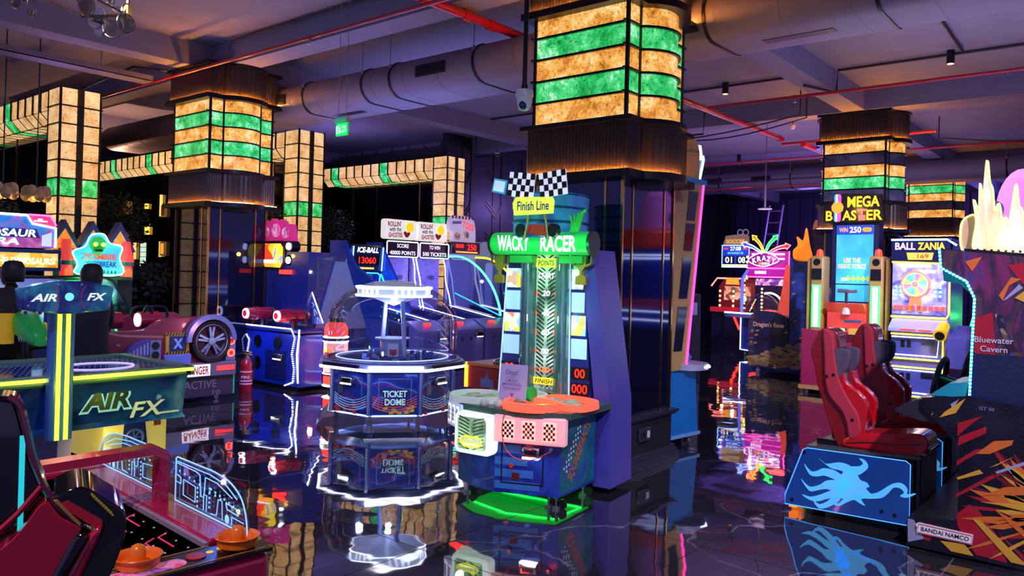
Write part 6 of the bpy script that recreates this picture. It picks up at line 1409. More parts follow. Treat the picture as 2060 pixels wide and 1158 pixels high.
for yy in (.52, 1.56):
    w_ = obj('steering_wheel', MB().tube([(.06 + .03 * math.sin(R_(a_)) * 1., yy + .15 * math.cos(R_(a_)), 1.02 + .14 * math.sin(R_(a_))) for a_ in range(0, 360, 18)], .018, 8, True), BLACK, t)
    obj('wheel_hub', MB().cyl((.05, yy, 1.02), (.2, yy, .98), .04, n=12), BLACK, w_); sp_ = MB()
    for a_ in (0, 180, 270): sp_.tube([(.06, yy, 1.02), (.06 + .03 * math.sin(R_(a_)), yy + .14 * math.cos(R_(a_)), 1.02 + .13 * math.sin(R_(a_)))], .012, 6)
    obj('wheel_spoke', sp_, BLACK, w_); obj('screen', MB().box(1.08, yy - .45, 1.02, 1.1, yy + .45, 1.56), neon('race_screen', '2a5aa8', .5), t)
# shard artwork: long sharp polygons fanning out from the lower right, printed flat
def shards(nm, mt, L, off=-.003):
    mb = MB()
    for p in L: mb.prism(p, 'y', off - .001, off + .001)
    return obj(nm, mb, mt, t)
RS_, OS_, YS_, WS_ = mat('shard_red', 'a81c2c', .3, coat=.4), mat('shard_orange', 'd8722a', .3, coat=.4), mat('shard_yellow', 'd8a838', .3, coat=.4), mat('shard_white', '9aa0c0', .3, coat=.4)
def ray(cx, cz, a0, a1, r0_, r1_, w_):
    a0, a1 = R_(a0), R_(a1); am = (a0 + a1) / 2
    return [(cx + r0_ * math.cos(am), cz + r0_ * math.sin(am)), (cx + r1_ * math.cos(a0), cz + r1_ * math.sin(a0)), (cx + r1_ * w_ * math.cos(am), cz + r1_ * w_ * math.sin(am)), (cx + r1_ * math.cos(a1), cz + r1_ * math.sin(a1))]
rnd = random.Random(8); fan = {0: [], 1: [], 2: [], 3: []}
for k in range(34):
    a_ = R_(rnd.uniform(128, 238)); r0_ = rnd.uniform(.06, .2); r1_ = rnd.uniform(.28, .62); w_ = rnd.uniform(.012, .035)
    cx, cz = .82, .36; r1_ = min(r1_, (cx - .285) / max(.05, -math.cos(a_)), .5 if math.sin(a_) > 0 else .32 / max(.05, -math.sin(a_)))
    if r1_ < r0_ + .1: continue
    d = Vector((math.cos(a_), math.sin(a_))); n_ = Vector((-d.y, d.x)); c = Vector((cx, cz))
    fan[k % 4].append([tuple(c + d * r0_), tuple(c + d * (r0_ + (r1_ - r0_) * .7) + n_ * w_), tuple(c + d * r1_), tuple(c + d * (r0_ + (r1_ - r0_) * .6) - n_ * w_ * .6)])
for k, m_ in enumerate((RS_, mat('shard_wine', '6a1428', .3, coat=.4), OS_, YS_)): shards('shard_print', m_, fan[k], -.0025 - .0006 * k)
up_art = art('racer_upper_art', [(.28, '141428'), (.42, '5a3a3e'), (.5, '2a2340'), (.6, '7a2a5a'), (.7, '3a3a7a'), (.8, '5a4a4a')], 2.2, 'noise', 1.5, rough=.22, coat=.6, stretch=(3.2, 1, .7), rot=(0, R_(42), 0), bump=.12)
obj('upper_print', MB().prism([(.34, 1.25), (1.5, 1.25), (1.5, 1.735), (.145, 1.875), (.155, 1.77), (.295, 1.685), (.34, 1.58)], 'y', -.002, 0), up_art, t)
shards('shard_print', RS_, [[(.26, .82), (.39, .88), (.31, .8), (.26, .74)], [(.27, .74), (.41, .82), (.41, .78), (.26, .68)], [(.26, .59), (.35, .67), (.43, .7), (.3, .6), (.26, .56)], [(.26, .39), (.43, .53), (.52, .57), (.26, .37)], [(.49, .48), (.75, .69), (.75, .62)], [(.265, .27), (.33, .34), (.37, .33), (.49, .17), (.53, .04), (.37, .05), (.27, .2)], [(.05, .17), (.13, .18), (.15, .14), (.12, .07), (.07, .08)], [(.48, .21), (.7, .03), (.66, .02)], [(.34, 1.46), (.43, 1.5), (.45, 1.25), (.34, 1.25)], [(.5, 1.78), (.62, 1.62), (.66, 1.7), (.6, 1.8)]])
shards('shard_print', OS_, [[(.36, .65), (.45, .74), (.55, .76), (.54, .73), (.43, .66)], [(.4, .41), (.51, .48), (.7, .52), (.7, .47)], [(.46, .34), (.53, .31), (.7, .18), (.7, .13)], [(.46, 1.6), (.52, 1.71), (.57, 1.7), (.51, 1.66), (.48, 1.57)], [(.28, 1.8), (.37, 1.83), (.32, 1.74)]], -.006)
shards('shard_print', YS_, [[(.26, .49), (.38, .56), (.4, .54), (.27, .48)], [(.43, .58), (.56, .67), (.47, .6)], [(.39, .37), (.7, .41), (.7, .35), (.48, .37)], [(.35, .26), (.39, .26), (.63, .05), (.55, .05)], [(.18, .09), (.31, .1), (.36, .04), (.24, .04)], [(.16, .84), (.19, .88), (.3, .975), (.25, .88)], [(.12, .86), (.13, .87), (.115, .84)], [(.54, 1.59), (.62, 1.66), (.62, 1.55)]], -.008)
shards('shard_print', WS_, [[(.46, .56), (.7, .7), (.7, .675), (.47, .55)], [(-.005, .185), (.03, .185), (.09, .08), (0, .04)], [(.48, 1.57), (.56, 1.67), (.58, 1.65), (.5, 1.58)], [(.22, .93), (.265, .965), (.23, .9)]], -.0045)
obj('sheen_print', MB().prism([(.3, .99), (1.5, .86), (1.5, 1.25), (.345, 1.25)], 'y', -.002, 0), mat('navy_band', '181e48', .2, coat=.6, bump=.2, scale=40), t)
obj('street_print', MB().prism([(.44, 1.49), (.48, 1.48), (.51, 1.36), (.58, 1.25), (.52, 1.25)], 'y', -.0065, -.0045), art('street_art', [(.35, '2a2230'), (.5, '8a5a3a'), (.62, 'b0a088'), (.75, '3a4a7a')], 24, 'cells'), t)
text('Bluewater', (.44, -.009, 1.335), FR, .2, .035, mat('pale_ink', 'c0b8d0', .4, emit=.1), t, .01); text('Cavern', (.44, -.009, 1.282), FR, .14, .035, mat('pale_ink', 'c0b8d0', .4, emit=.1), t, .01)
text('GT 50', (.41, -.006, .925), FR, .08, .02, mat('silver_ink', '9a9ab8', .3, .5), t, .02)
lg = obj('maker_badge', MB().prism([(.05, .105), (.06, .11), (.35, .105), (.355, .165), (.06, .175), (.045, .165)], 'y', -.014, -.002), mat('badge_white', 'e0d8e4', .4, emit=.15), t)
obj('badge_border', MB().tube([(p[0], -.015, p[1]) for p in [(.055, .115), (.35, .11), (.35, .16), (.06, .168), (.055, .14), (.045, .15)]], .0025, 4, True), mat('badge_red', 'c01838', .4), lg); text('BANDAI NAMCO', (.205, -.017, .139), FR, .26, .026, BPRINT, lg, .012, 0, -.02)
for x in (.3, 1.2): obj('foot', MB().cyl((x, .1, 0), (x, .1, .04), .05), BLACK, t)
lamp('cyan_glow', (.2, .3, 1.4), '20c8e0', 4, t, .05)
# flame crown of the game standing behind
FLAMES = [[(.5, .21), (.59, .25), (.65, .3), (.69, .33), (.74, .34), (.775, .31), (.775, .275), (.82, .29), (.82, .28), (.77, .25), (.73, .255), (.755, .28), (.73, .305), (.69, .3), (.66, .26), (.62, .22), (.55, .2), (.5, .195)],
 [(.2, .415), (.25, .385), (.34, .41), (.41, .4), (.45, .36), (.43, .32), (.4, .34), (.35, .355), (.29, .36), (.25, .38)],
 [(.41, .39), (.47, .405), (.495, .43), (.47, .46), (.51, .45), (.53, .41), (.5, .37), (.46, .345)],
 [(.1, .36), (.15, .315), (.2, .33), (.23, .35), (.3, .352), (.35, .33), (.4, .295), (.35, .28), (.29, .292), (.24, .3), (.19, .285), (.14, .29)],
 [(.08, .25), (.14, .205), (.21, .23), (.26, .27), (.35, .29), (.42, .3), (.41, .23), (.33, .2), (.26, .21), (.2, .19), (.14, .175)],
 [(.09, .14), (.15, .135), (.22, .165), (.29, .205), (.36, .22), (.39, .17), (.32, .16), (.26, .14), (.2, .112), (.14, .112)],
 [(.165, .12), (.21, .095), (.26, .12), (.29, .15), (.36, .18), (.34, .14), (.28, .09), (.21, .065)],
 [(.3, .14), (.34, .125), (.37, .16), (.42, .19), (.49, .21), (.49, .18), (.515, .145), (.47, .16), (.44, .17), (.39, .14), (.35, .11), (.315, .11)],
 [(.38, .36), (.45, .36), (.48, .315), (.52, .305), (.54, .28), (.52, .265), (.55, .235), (.59, .24), (.5, .19), (.42, .18), (.36, .18), (.33, .23), (.34, .29)]]
def seat_unit(x, lab, glab):
    t = thing('racing_chair', lab, 'seat', (x, 2.02, 0), -90, 'red racing seats on flame pedestals')
    pd = obj('pedestal', MB().prism([(.06, .06), (.12, .44), (.8, .48), (.8, .06)], 'y', -.24, .36), BLACK, t, bevel=.01)
    fp = obj('flame_board', MB().prism([(-.03, .05), (-.03, .12), (.09, .46), (.12, .475), (.76, .49), (.79, .47), (.79, .07)], 'y', -.28, -.262), mat('flame_acrylic', '123f88', .12, emit=.22, coat=.6), t)
    obj('board_edge', MB().tube([(p[0], -.282, p[1]) for p in [(-.03, .05), (-.03, .12), (.09, .46), (.12, .475), (.76, .49), (.79, .47), (.79, .07)]], .004, 5, True), neon('edge_blue', '4aa0f0', 1.1), fp)
    fl = MB()
    for L in FLAMES: fl.prism(smooth(L, 3, True), 'y', -.2845, -.2825)
    obj('flame_print', fl, mat('flame_blue', '58b8f0', .3, emit=.55), fp)
    for px, pz in ((.62, .13), (.7, .12), (.02, .09), (.1, .44)): obj('board_bolt', MB().cyl((px, -.286, pz), (px, -.28, pz), .012, n=10), BLACK, fp)
    obj('top_plate', MB().prism([(.1, .465), (.1, .485), (.84, .52), (.84, .5)], 'y', -.24, .36), mat('plate_grey', '4a4a50', .4), t); obj('front_box', MB().box(.8, -.2, .06, .835, .3, .5), BLACK, t, bevel=.01)
    obj('slide_rail', MB().box(.14, -.14, .49, .8, -.1, .53).box(.14, .2, .49, .8, .24, .53), DARK, t)
    SR = mat('seat_red', 'cc0e1c', .22, coat=.6, noise=.06); SB = mat('seat_shell', '6a0810', .3, coat=.4); SF = mat('seat_fabric_lit', '8a4a6a', .8, noise=.3, scale=60)
    _pre = set(t.children)
    shell = [(.145, 1.3), (.18, 1.315), (.2, 1.15), (.21, .97), (.24, .86), (.32, .76), (.36, .68), (.38, .59), (.37, .51), (.32, .49), (.28, .52), (.22, .67), (.175, .81), (.135, .93), (.115, 1.05), (.085, 1.15), (.095, 1.2), (.125, 1.27)]
    band = [(.18, 1.312), (.22, 1.31), (.25, 1.27), (.262, 1.16), (.28, 1.05), (.295, .98), (.335, .89), (.385, .81), (.43, .74), (.45, .62), (.38, .56), (.35, .68), (.31, .76), (.23, .85), (.2, .97), (.19, 1.15)]
    hwing = [(.255, 1.175), (.33, 1.185), (.362, 1.16), (.355, 1.07), (.33, 1.02), (.295, .97), (.27, 1.05)]
    bolst = [(.28, .98), (.325, 1.025), (.335, .97), (.37, .93), (.43, .89), (.475, .84), (.49, .79), (.48, .67), (.455, .6), (.43, .62), (.42, .74), (.375, .81), (.325, .89)]
    cush = [(.33, .54), (.36, .57), (.45, .612), (.59, .63), (.79, .66), (.85, .648), (.872, .61), (.86, .55), (.79, .5), (.66, .5), (.49, .505), (.34, .505)]
    SP = mat('seat_side_fabric', 'bc2c44', .75, noise=.12, scale=80)
    obj('back_shell', MB().prism(smooth(shell, 3, True), 'y', -.14, .24), mat('seat_shell', '8a0c14', .3, coat=.4), t, bevel=.03, ang=60)
    for y0, y1 in ((-.19, -.07), (.17, .29)):
        obj('side_band', MB().prism(smooth(band, 3, True), 'y', y0, y1), SP, t, bevel=.012, ang=60)
        obj('head_wing', MB().prism(smooth(hwing, 3, True), 'y', y0 + .01, y1 - .01), mat('headrest_grey', '5a4a60', .85, noise=.2, scale=60), t, bevel=.02, ang=60)
        obj('back_bolster', MB().prism(smooth(bolst, 3, True), 'y', y0 + .012, y1 - .012), SR, t, bevel=.03, ang=60)
    obj('centre_pad', MB().prism(smooth([(a_ + .02, b_) for a_, b_ in band], 3, True), 'y', -.08, .18), SB, t, bevel=.02, ang=60)
    obj('cushion', MB().prism(smooth(cush, 3, True), 'y', -.18, .28), SR, t, bevel=.04, ang=60)
    obj('cushion_seam', MB().tube([(x, -.186, z) for x, z in smooth([(.36, .535), (.5, .56), (.7, .575), (.84, .6)], 4)], .006, 5), SB, t)
    hs = MB()
    for x, z in ((.215, .985), (.26, 1.0), (.395, .7)): hs.cyl((x, -.2, z), (x, -.186, z), .011, n=10)
    obj('harness_hole', hs, BLACK, t)
    for o in t.children:
        if o not in _pre: o.scale.y = .62; o.location.y = -.19 * .38
    obj('lever', MB().cyl((.7, -.16, .5), (.86, -.18, .53), .01, n=8), CHROME, t)
    for px in (.1, .7): obj('foot', MB().cyl((px, .05, 0), (px, .05, .06), .05), BLACK, t)
    for y in (-.2, .3): obj('orange_light', MB().box(-.02, y - .03, .02, .03, y + .03, .06), neon('amber_marker', 'ff7a18', 2.), t)
    return t
seat_unit(5.95, 'red racing seat nearer the camera, on a pedestal with blue flames', 0)
seat_unit(6.95, 'red racing seat farther from the camera, behind the first flame pedestal', 1)

# ================================================================ HAMMER GAME (MEGA BLASTER)
t = thing('hammer_game', 'tall strength game with green lit posts and a blue screen before the lit column', 'arcade game', (12.0, 3.5, 0), -90)
TAN = mat('tan_panel', 'b08a4a', .4); MAG = mat('magenta_base', '9a1848', .3, coat=.3)
obj('base', MB().box(-.62, -.1, .06, .5, 1.0, .95), MAG, t, bevel=.015); obj('base_lip', MB().box(-.64, -.12, .06, .52, .0, .12), TAN, t)
obj('tower', MB().box(-.32, .3, .9, .34, .55, 2.6), mat('tower_navy', '141a3a', .35), t)
sc = obj('screen', MB().box(-.25, .28, 1.38, .27, .3, 2.52), art('sea_screen', [(.3, '2a86c8'), (.55, '3fa8dc'), (.7, '58c0ec')], 2, distort=.4, emit=.85), t)
bar = obj('title_bar', MB().box(-.25, .272, 2.38, .27, .28, 2.52), neon('bar_blue', '1d3a9a', .9), sc); text('WIN', (-.15, .268, 2.45), FR, .12, .065, neon('win_orange', 'ff9a3a', 1.1), bar, .02); text('250', (.02, .268, 2.45), FR, .16, .09, WGLOW, bar, .02); obj('pill', MB().prism(rr(.12, 2.42, .25, 2.48, .028), 'y', .266, .27), neon('pill_orange', 'f0a030', .9), bar); text('POINTS', (.185, .264, 2.45), FR, .1, .03, BPRINT, bar)
text('USE THE\nRIGHT FORCE', (-.02, .276, 1.95), FR, .4, .16, neon('force_orange', 'ffa83a', 1.1), sc, .015)
gm = MB()
for k in range(5): gm.prism([(-.1 + .07 * k, 1.72), (-.07 + .07 * k, 1.77), (-.03 + .07 * k, 1.72), (-.07 + .07 * k, 1.68)], 'y', .272, .278)
obj('gem_print', gm, neon('gem_lime', 'a8c83a', .9), sc); text('250', (-.13, .268, 1.71), FR, .09, .05, WGLOW, sc, .02)
obj('cross_line', MB().box(-.25, .27, 1.63, .27, .278, 1.645), BLACK, sc)
rb = obj('red_bed', MB().prism([(-.2, 1.36), (-.05, 1.22), (-.05, .9), (.3, .9), (.3, 1.36)], 'x', -.26, .28), mat('bed_red', 'd03a3a', .35, emit=.25), t)
obj('slot', MB().box(-.02, -.055, 1.08, .22, -.045, 1.12), mat('slot_slate', '4a5a8a', .3, .4), rb); obj('knob', MB().cyl((.0, -.06, .98), (.0, -.045, .98), .02), BLACK, rb)
hm = obj('hammer', MB().cyl((.02, -.1, 1.22), (.02, -.1, 1.52), .022, n=10), mat('steel_dark', '4a5068', .3, .7), t); obj('hammer_head', MB().cyl((-.1, -.1, 1.54), (.16, -.1, 1.54), .03, n=12), mat('head_grey', '7a8098', .3, .6), hm); obj('hammer_cup', MB().lathe([(.06, 1.2), (.055, 1.24), (.04, 1.3), (.001, 1.3)], (.02, -.1, 0), 16), mat('cup_white', 'c8b8c8', .3), hm)
for s_, x in ((-1, -.44), (1, .39)):
    ps = obj('post', MB().box(x - .1, .0, .9, x + .1, .3, 2.05), TAN, t, bevel=.03)
    lt = obj('post_light', MB().box(x - .065, -.02, .98, x + .065, .0, 1.62), neon('post_green', '58e87a', 1.), ps); obj('light_core', MB().box(x - .035, -.026, .99, x + .035, -.02, 1.6), neon('post_core', 'c8ffd4', 1.6), lt)
    obj('speaker', MB().box(x - .07, -.02, 1.7, x + .07, .0, 1.86), BLACK, ps); obj('round_badge', MB().cyl((x, -.015, 1.96), (x, -.002, 1.96), .05, n=16), DARK, ps)
    obj('siren', MB().lathe([(.05, 2.05), (.05, 2.09), (.04, 2.14), (.001, 2.16)], (x, .12, 0), 16), neon('siren_red', 'ff3a1a', 2.), ps); lamp('post_glow', (x, -.25, 1.3), '40ff80', 3, t, .06)
obj('side_board', MB().prism([(.0, .3), (.0, 2.0), (.5, 2.1), (.5, .3)], 'x', .52, .55), mat('tan_dark', '8a6a3a', .4), t); obj('side_board', MB().prism([(.0, .9), (.0, 2.0), (.5, 2.1), (.5, .9)], 'x', -.58, -.55), TAN, t)
obj('yellow_shelf', MB().box(.1, -.25, .92, .5, .05, 1.0), mat('shelf_yellow', 'c8b040', .35, emit=.2), t); obj('green_pad', MB().box(-.2, -.2, .95, .0, .0, .99), neon('pad_mint', '7affa0', 1.2), t)
sg = obj('sign', MB().prism([(-.42, 2.56), (.44, 2.56), (.38, 2.96), (-.16, 2.99), (-.42, 2.8)], 'y', .2, .28), mat('sign_black', '14100c', .3), t)
MB_ = neon('mega_yellow', 'ffc81e', 1.3); text('MEGA', (.145, .19, 2.86), FR, .45, .16, MB_, sg, .025); text('B', (-.34, .19, 2.66), FR, .1, .15, neon('mega_orange', 'ffb01e', 1.2), sg, .025); text('AS', (-.05, .19, 2.66), FR, .2, .15, neon('mega_orange', 'ffb01e', 1.2), sg, .025); text('ER', (.3, .19, 2.66), FR, .22, .15, neon('mega_orange', 'ffb01e', 1.2), sg, .025)
bt = obj('bottle_print', MB().prism(rr(-.27, 2.57, -.17, 2.98, .03), 'y', .185, .19), art('bottle_art', [(.3, '2a8ae0'), (.45, '58e0c0'), (.55, 'f0e050'), (.7, 'f04aa0')], 5, 'wave', .5, emit=1., stretch=(.2, .2, 1)), sg); obj('burst_print', MB().cyl((-.22, .18, 2.78), (-.22, .184, 2.78), .09, n=9), neon('burst_orange', 'ff8a2a', 1.1), bt)
pl_ = MB(); pl_.box(.08, .184, 2.58, .18, .19, 2.66); pl_.box(.115, .184, 2.66, .14, .19, 2.72); pl_.box(.06, .184, 2.72, .2, .19, 2.75)
obj('plunger_print', pl_, neon('plunger_red', 'f06050', 1.), sg)
lamp('sign_glow', (0, -.15, 2.75), 'ffc060', 4, t, .1); lamp('screen_glow', (0, -.1, 1.9), '60b8ff', 5, t, .1); lamp('bed_glow', (0, -.5, 1.25), 'ff6060', 3, t, .1)
for x in (-.55, .45): obj('foot', MB().cyl((x, .0, 0), (x, .0, .06), .03), STEEL, t)

# ================================================================ BALL WHEEL GAME
t = thing('wheel_game', 'prize wheel game outlined in yellow and white neon', 'arcade game', (12.05, 2.55, 0), -90)
obj('cabinet', MB().box(-.36, .02, .05, .38, .9, 2.3), mat('cabinet_violet', '5a58a8', .35), t)
YW = neon('lemon_neon', 'ffe84a', 3.); 
hd = obj('head', MB().box(-.36, -.06, 1.98, .38, .1, 2.28), mat('head_navy', '0d1640', .3), t); text('BALL', (-.18, -.066, 2.19), FR, .26, .1, neon('ball_violet', 'd8a8ff', 1.4), hd, .03); text('ZANIA', (.15, -.066, 2.19), FR, .34, .1, YGLOW, hd, .03)
obj('head_light', MB().tube([(-.36, -.07, 2.28), (.34, -.07, 2.28), (.46, -.07, 2.2)], .014, 5), neon('sky_neon', '8ad8ff', 4.), hd); obj('score_box', MB().prism([(-.14, 2.0), (.16, 2.0), (.18, 2.1), (-.16, 2.1)], 'y', -.075, -.06), neon('box_yellow', 'e0b040', .8), hd); text('169', (.05, -.08, 2.05), FR, .14, .06, RGLOW, hd, .01)
pf = obj('playfield', MB().box(-.35, .0, 1.24, .33, .03, 1.96), art('ball_field', [(.3, '3a3a8a'), (.5, '8a8ad0'), (.68, 'c8c0f0')], 6, emit=.6), t)
obj('field_frame', MB().tube([(-.36, -.01, 1.2), (.34, -.01, 1.2), (.37, -.01, 1.26), (.37, -.01, 1.95), (-.36, -.01, 1.97)], .014, 5), YW, pf)
obj('strip_light', MB().box(-.2, -.012, 1.9, .14, 0, 1.94), W4, pf); obj('strip_light', MB().box(.0, -.012, 1.82, .2, 0, 1.86), W2, pf)
wl_ = obj('prize_wheel', MB().cyl((-.05, -.03, 1.66), (-.05, -.0, 1.66), .17, n=28), neon('wheel_white', 'e8e8f0', .9), t)
for k in range(12):
    a_, b_ = R_(30 * k), R_(30 * k + 30); obj('wedge', MB().prism([(-.05 + .05 * math.cos(a_), 1.66 + .05 * math.sin(a_)), (-.05 + .15 * math.cos(a_), 1.66 + .15 * math.sin(a_)), (-.05 + .15 * math.cos(b_), 1.66 + .15 * math.sin(b_)), (-.05 + .05 * math.cos(b_), 1.66 + .05 * math.sin(b_))], 'y', -.036, -.03), neon('wedge%d' % (k % 4), ('4ab8e8', 'f0d84a', 'f06aa8', '6ad88a')[k % 4], 1.), wl_)
obj('wheel_ring', MB().tube([(-.05 + .175 * math.cos(R_(a_)), -.035, 1.66 + .175 * math.sin(R_(a_))) for a_ in range(0, 360, 15)], .012, 5, True), neon('ring_orange', 'ff6a3a', 2.), wl_); obj('hub', MB().ell((-.05, -.04, 1.66), (.04, .02, .04)), neon('hub_coral', 'f07060', 1.), wl_)
st = obj('wheel_stand', MB().prism([(-.11, 1.5), (.02, 1.5), (.04, 1.28), (.0, 1.28), (-.05, 1.42), (-.1, 1.28), (-.15, 1.28)], 'y', -.02, .0), neon('stand_coral', 'f06a40', 1.1), t)
br = MB()
for k in range(9): br.box(-.33 + .075 * k, -.02, 1.3, -.275 + .075 * k, 0, 1.36)
obj('target_block', br, neon('block_red', 'e84a40', 1.1), t); ds = MB()
for x in (-.3, .2):
    for i in range(2):
        for k in range(3): ds.cyl((x + .06 * i, -.02, 1.5 + .06 * k), (x + .06 * i, 0, 1.5 + .06 * k), .02, n=10)
obj('target_dot', ds, neon('dot_cyan', '7ae0ff', 1.6), t)
obj('tray', MB().prism([(-.2, 1.0), (-.2, 1.05), (.05, 1.2), (.05, 1.0)], 'x', -.35, .36), mat('tray_lilac', '9a98d8', .3, emit=.15), t, bevel=.01); obj('red_slot', MB().box(-.2, -.206, 1.02, .0, -.2, 1.04).box(.04, -.206, 1.02, .2, -.2, 1.04), RD4, t)
ca = obj('ball_cannon', MB().cyl((.32, -.3, .98), (.32, -.02, 1.1), .085, .07, n=18), mat('cannon_yellow', 'e8b820', .3, emit=.3), t); obj('muzzle', MB().cyl((.32, -.31, .975), (.32, -.295, .98), .06, n=16), BLACK, ca)
for z0, z1 in ((.62, .96), (.1, .5)):
    d_ = obj('door', MB().box(-.35, -.02, z0, .3, .02, z1), mat('door_slate', '4a52a0', .35), t, bevel=.01); obj('door_light', MB().tube([(-.35, -.03, z0), (.28, -.03, z0), (.31, -.03, z0 + .04), (.31, -.03, z1), (-.35, -.03, z1)], .012, 5), YW, d_); obj('inner_light', MB().tube([(-.34, -.026, z0 + .05), (.24, -.026, z0 + .05), (.26, -.026, z1 - .04), (-.34, -.026, z1 - .04)], .008, 5), W4, d_)
    obj('coin_entry', MB().box(.05, -.05, z1 - .12, .2, -.02, z1 - .06), CHROME, d_)
    for k in range(2): obj('coin_slot', MB().box(-.22 + .08 * k, -.03, z1 - .18, -.17 + .08 * k, -.02, z1 - .08), BLACK, d_)
sd = obj('side_pod', MB().prism([(-.25, .55), (-.25, .95), (.4, 1.1), (.4, .55)], 'x', .4, .78), mat('pod_violet', '54529a', .35), t); obj('circuit_light', MB().tube([(.44, -.23, .6), (.44, -.23, .68), (.5, -.23, .72), (.5, -.23, .84), (.6, -.23, .9)], .01, 4), W4, sd)
lamp('wheel_glow', (0, -.5, 1.6), 'ffe8d0', 8, t, .1); lamp('door_glow', (0, -.5, .7), 'ffe080', 3, t, .1)
for x in (-.3, .3): obj('foot', MB().cyl((x, .1, 0), (x, .1, .05), .03), STEEL, t)

# ================================================================ DRAGON'S BANE
t = thing('coin_pusher', 'dark coin game with a gold coin pile painted on its side', 'arcade game', (13.85, 5.75, 0), -90)
obj('side_panel', MB().prism([(.0, .1), (-.01, .9), (.05, 1.05), (.22, 1.12), (.5, 1.1), (.72, 1.0), (.74, .1)], 'y', 0, .06), art('dragon_navy', [(.35, '0a1030'), (.55, '182450'), (.7, '101838')], 2.5, distort=2, rough=.25, coat=.4), t)
obj('rear_panel', MB().prism([(.74, .1), (1.12, .1), (1.08, 2.02), (.74, 2.08)], 'y', .0, .06), art('dragon_blue', [(.35, '0d1c50'), (.55, '2a4a9a'), (.7, '16266a')], 2.5, distort=2, rough=.25, coat=.4), t)
obj('body', MB().box(.02, .06, .1, 1.1, 1.2, 1.0), BLACK, t); obj('upper_body', MB().box(.76, .06, 1.0, 1.08, 1.2, 2.0), BLACK, t); obj('seam', MB().box(.735, -.004, .1, .745, .0, 2.0), BLACK, t)
text("Dragon's Bane", (.37, -.008, .86), FR, .56, .11, mat('title_rust', 'd8a08a', .4, emit=.15), t, .03)
rnd = random.Random(3); cn = MB(); cn2 = MB()
for k in range(150):
    x = rnd.uniform(.02, 1.08); z = .14 + rnd.random() * (.12 + .3 * min(1, x / .8)); (cn if k % 3 else cn2).prism([(x + .055 * math.cos(R_(a_)), z + .03 * math.sin(R_(a_))) for a_ in range(0, 360, 36)], 'y', -.004 - .0001 * k, -.003 - .0001 * k)
for k in range(14):
    x, z = rnd.uniform(.05, 1.0), rnd.uniform(.5, .8) if k < 9 else rnd.uniform(.8, 1.7); x = x if k < 9 else rnd.uniform(.78, 1.05); cn.prism([(x + .035 * math.cos(R_(a_)), z + .02 * math.sin(R_(a_ + 20))) for a_ in range(0, 360, 36)], 'y', -.004, -.003)
obj('coin_print', cn, mat('coin_gold', 'b09058', .4), t)['kind'] = 'stuff'; obj('coin_print', cn2, mat('coin_dark', '8a6a40', .4), t)['kind'] = 'stuff'
for x in (.32, .9): obj('handle_slot', MB().box(x - .05, -.006, .6, x + .05, .0, .63), BLACK, t)
for x in (.18, .98): obj('caster', MB().cyl((x, .02, .04), (x, .05, .04), .04).cyl((x, .035, .04), (x, .035, .12), .012), STEEL, t)
ft = obj('flame_crest', MB().prism(smooth([(.82, 2.04), (.78, 2.2), (.86, 2.3), (.84, 2.45), (.95, 2.38), (1.0, 2.6), (1.06, 2.3), (1.1, 2.04)], 4, True), 'y', .0, .04), neon('flame_orange', 'ff7a1a', 1.2), t)
# screens and crest of the game behind
t = thing('twin_screen_game', 'game with two dark hooded screens and a carved flame crest left of the hammer game', 'arcade game', (15.2, 4.95, 0), -90)
obj('pedestal', MB().box(-.15, .1, 0, .5, .7, 1.95), BLACK, t)
for x0, x1 in ((-.14, .12), (.16, .44)):
    s_ = obj('screen_hood', MB().prism([(x0, 1.98), (x0 - .02, 2.62), (x1, 2.66), (x1, 1.98)], 'y', .0, .2), mat('hood_plum', '3a2438', .4), t); obj('dark_screen', MB().box(x0 + .03, -.01, 2.06, x1 - .03, .0, 2.56), mat('screen_plum', '4a3a54', .2), s_)
obj('crest', MB().prism(smooth([(-.12, 2.62), (-.1, 2.85), (-.02, 2.72), (.08, 2.92), (.2, 2.74), (.36, 2.86), (.42, 2.64)], 4, True), 'y', .05, .12), mat('crest_tan', 'b09080', .4, emit=.1), t)
obj('amber_ball', MB().ell((.3, -.05, 1.98), (.06, .06, .06)), neon('ball_red', 'ff4a20', 2.), t)

# ================================================================ KRAZY and SOCCER
t = thing('dome_ticket_game', 'magenta game with four neon arrows and a clear half dome', 'arcade game', (16.6, 6.55, 0), -90)
obj('base', MB().box(-.5, .0, .12, .55, 1.0, .86), mat('krazy_blue', '2a3a90', .35), t); obj('base_light', MB().tube([(-.52, -.01, .86), (-.52, -.01, .14), (-.2, -.01, .12)], .012, 5), W4, t)
tb = obj('table', MB().prism(smooth([(-.78, -.3), (-.3, -.5), (.3, -.45), (.55, -.1), (.55, .3), (-.78, .3)], 4, True), 'z', .86, .94), mat('table_violet', '8a8ad0', .3), t)
bd = MB(); beads(bd, [(-.75, -.3, .95), (-.3, -.48, .95), (.2, -.45, .95)], .06, .018); obj('button_light', bd, W4, tb)
obj('back_wall', MB().box(-.45, .6, .94, .5, .7, 2.0), mat('back_plum', '2a1440', .5), t)
obj('red_curtain', MB().prism([(.28, .9), (.56, .9), (.56, 2.0), (.46, 2.0), (.4, 1.5)], 'y', -.05, .1), art('curtain_red', [(.3, 'a01030'), (.5, 'f03a40'), (.7, 'ff7a4a')], 14, 'wave', .3, emit=.7, stretch=(1, 1, .1)), t)
obj('side_post', MB().tube([(-.5, -.02, .94), (-.5, -.02, 1.7), (-.38, -.02, 1.88)], .035, 8), mat('post_blue', '5a7ae0', .3, emit=.6), t)
mq = obj('marquee', MB().prism([(-.4, 1.72), (.5, 1.72), (.5, 2.3), (-.36, 2.3), (-.4, 1.95)], 'y', .0, .12), neon('marquee_magenta', '8a1c80', .6), t)
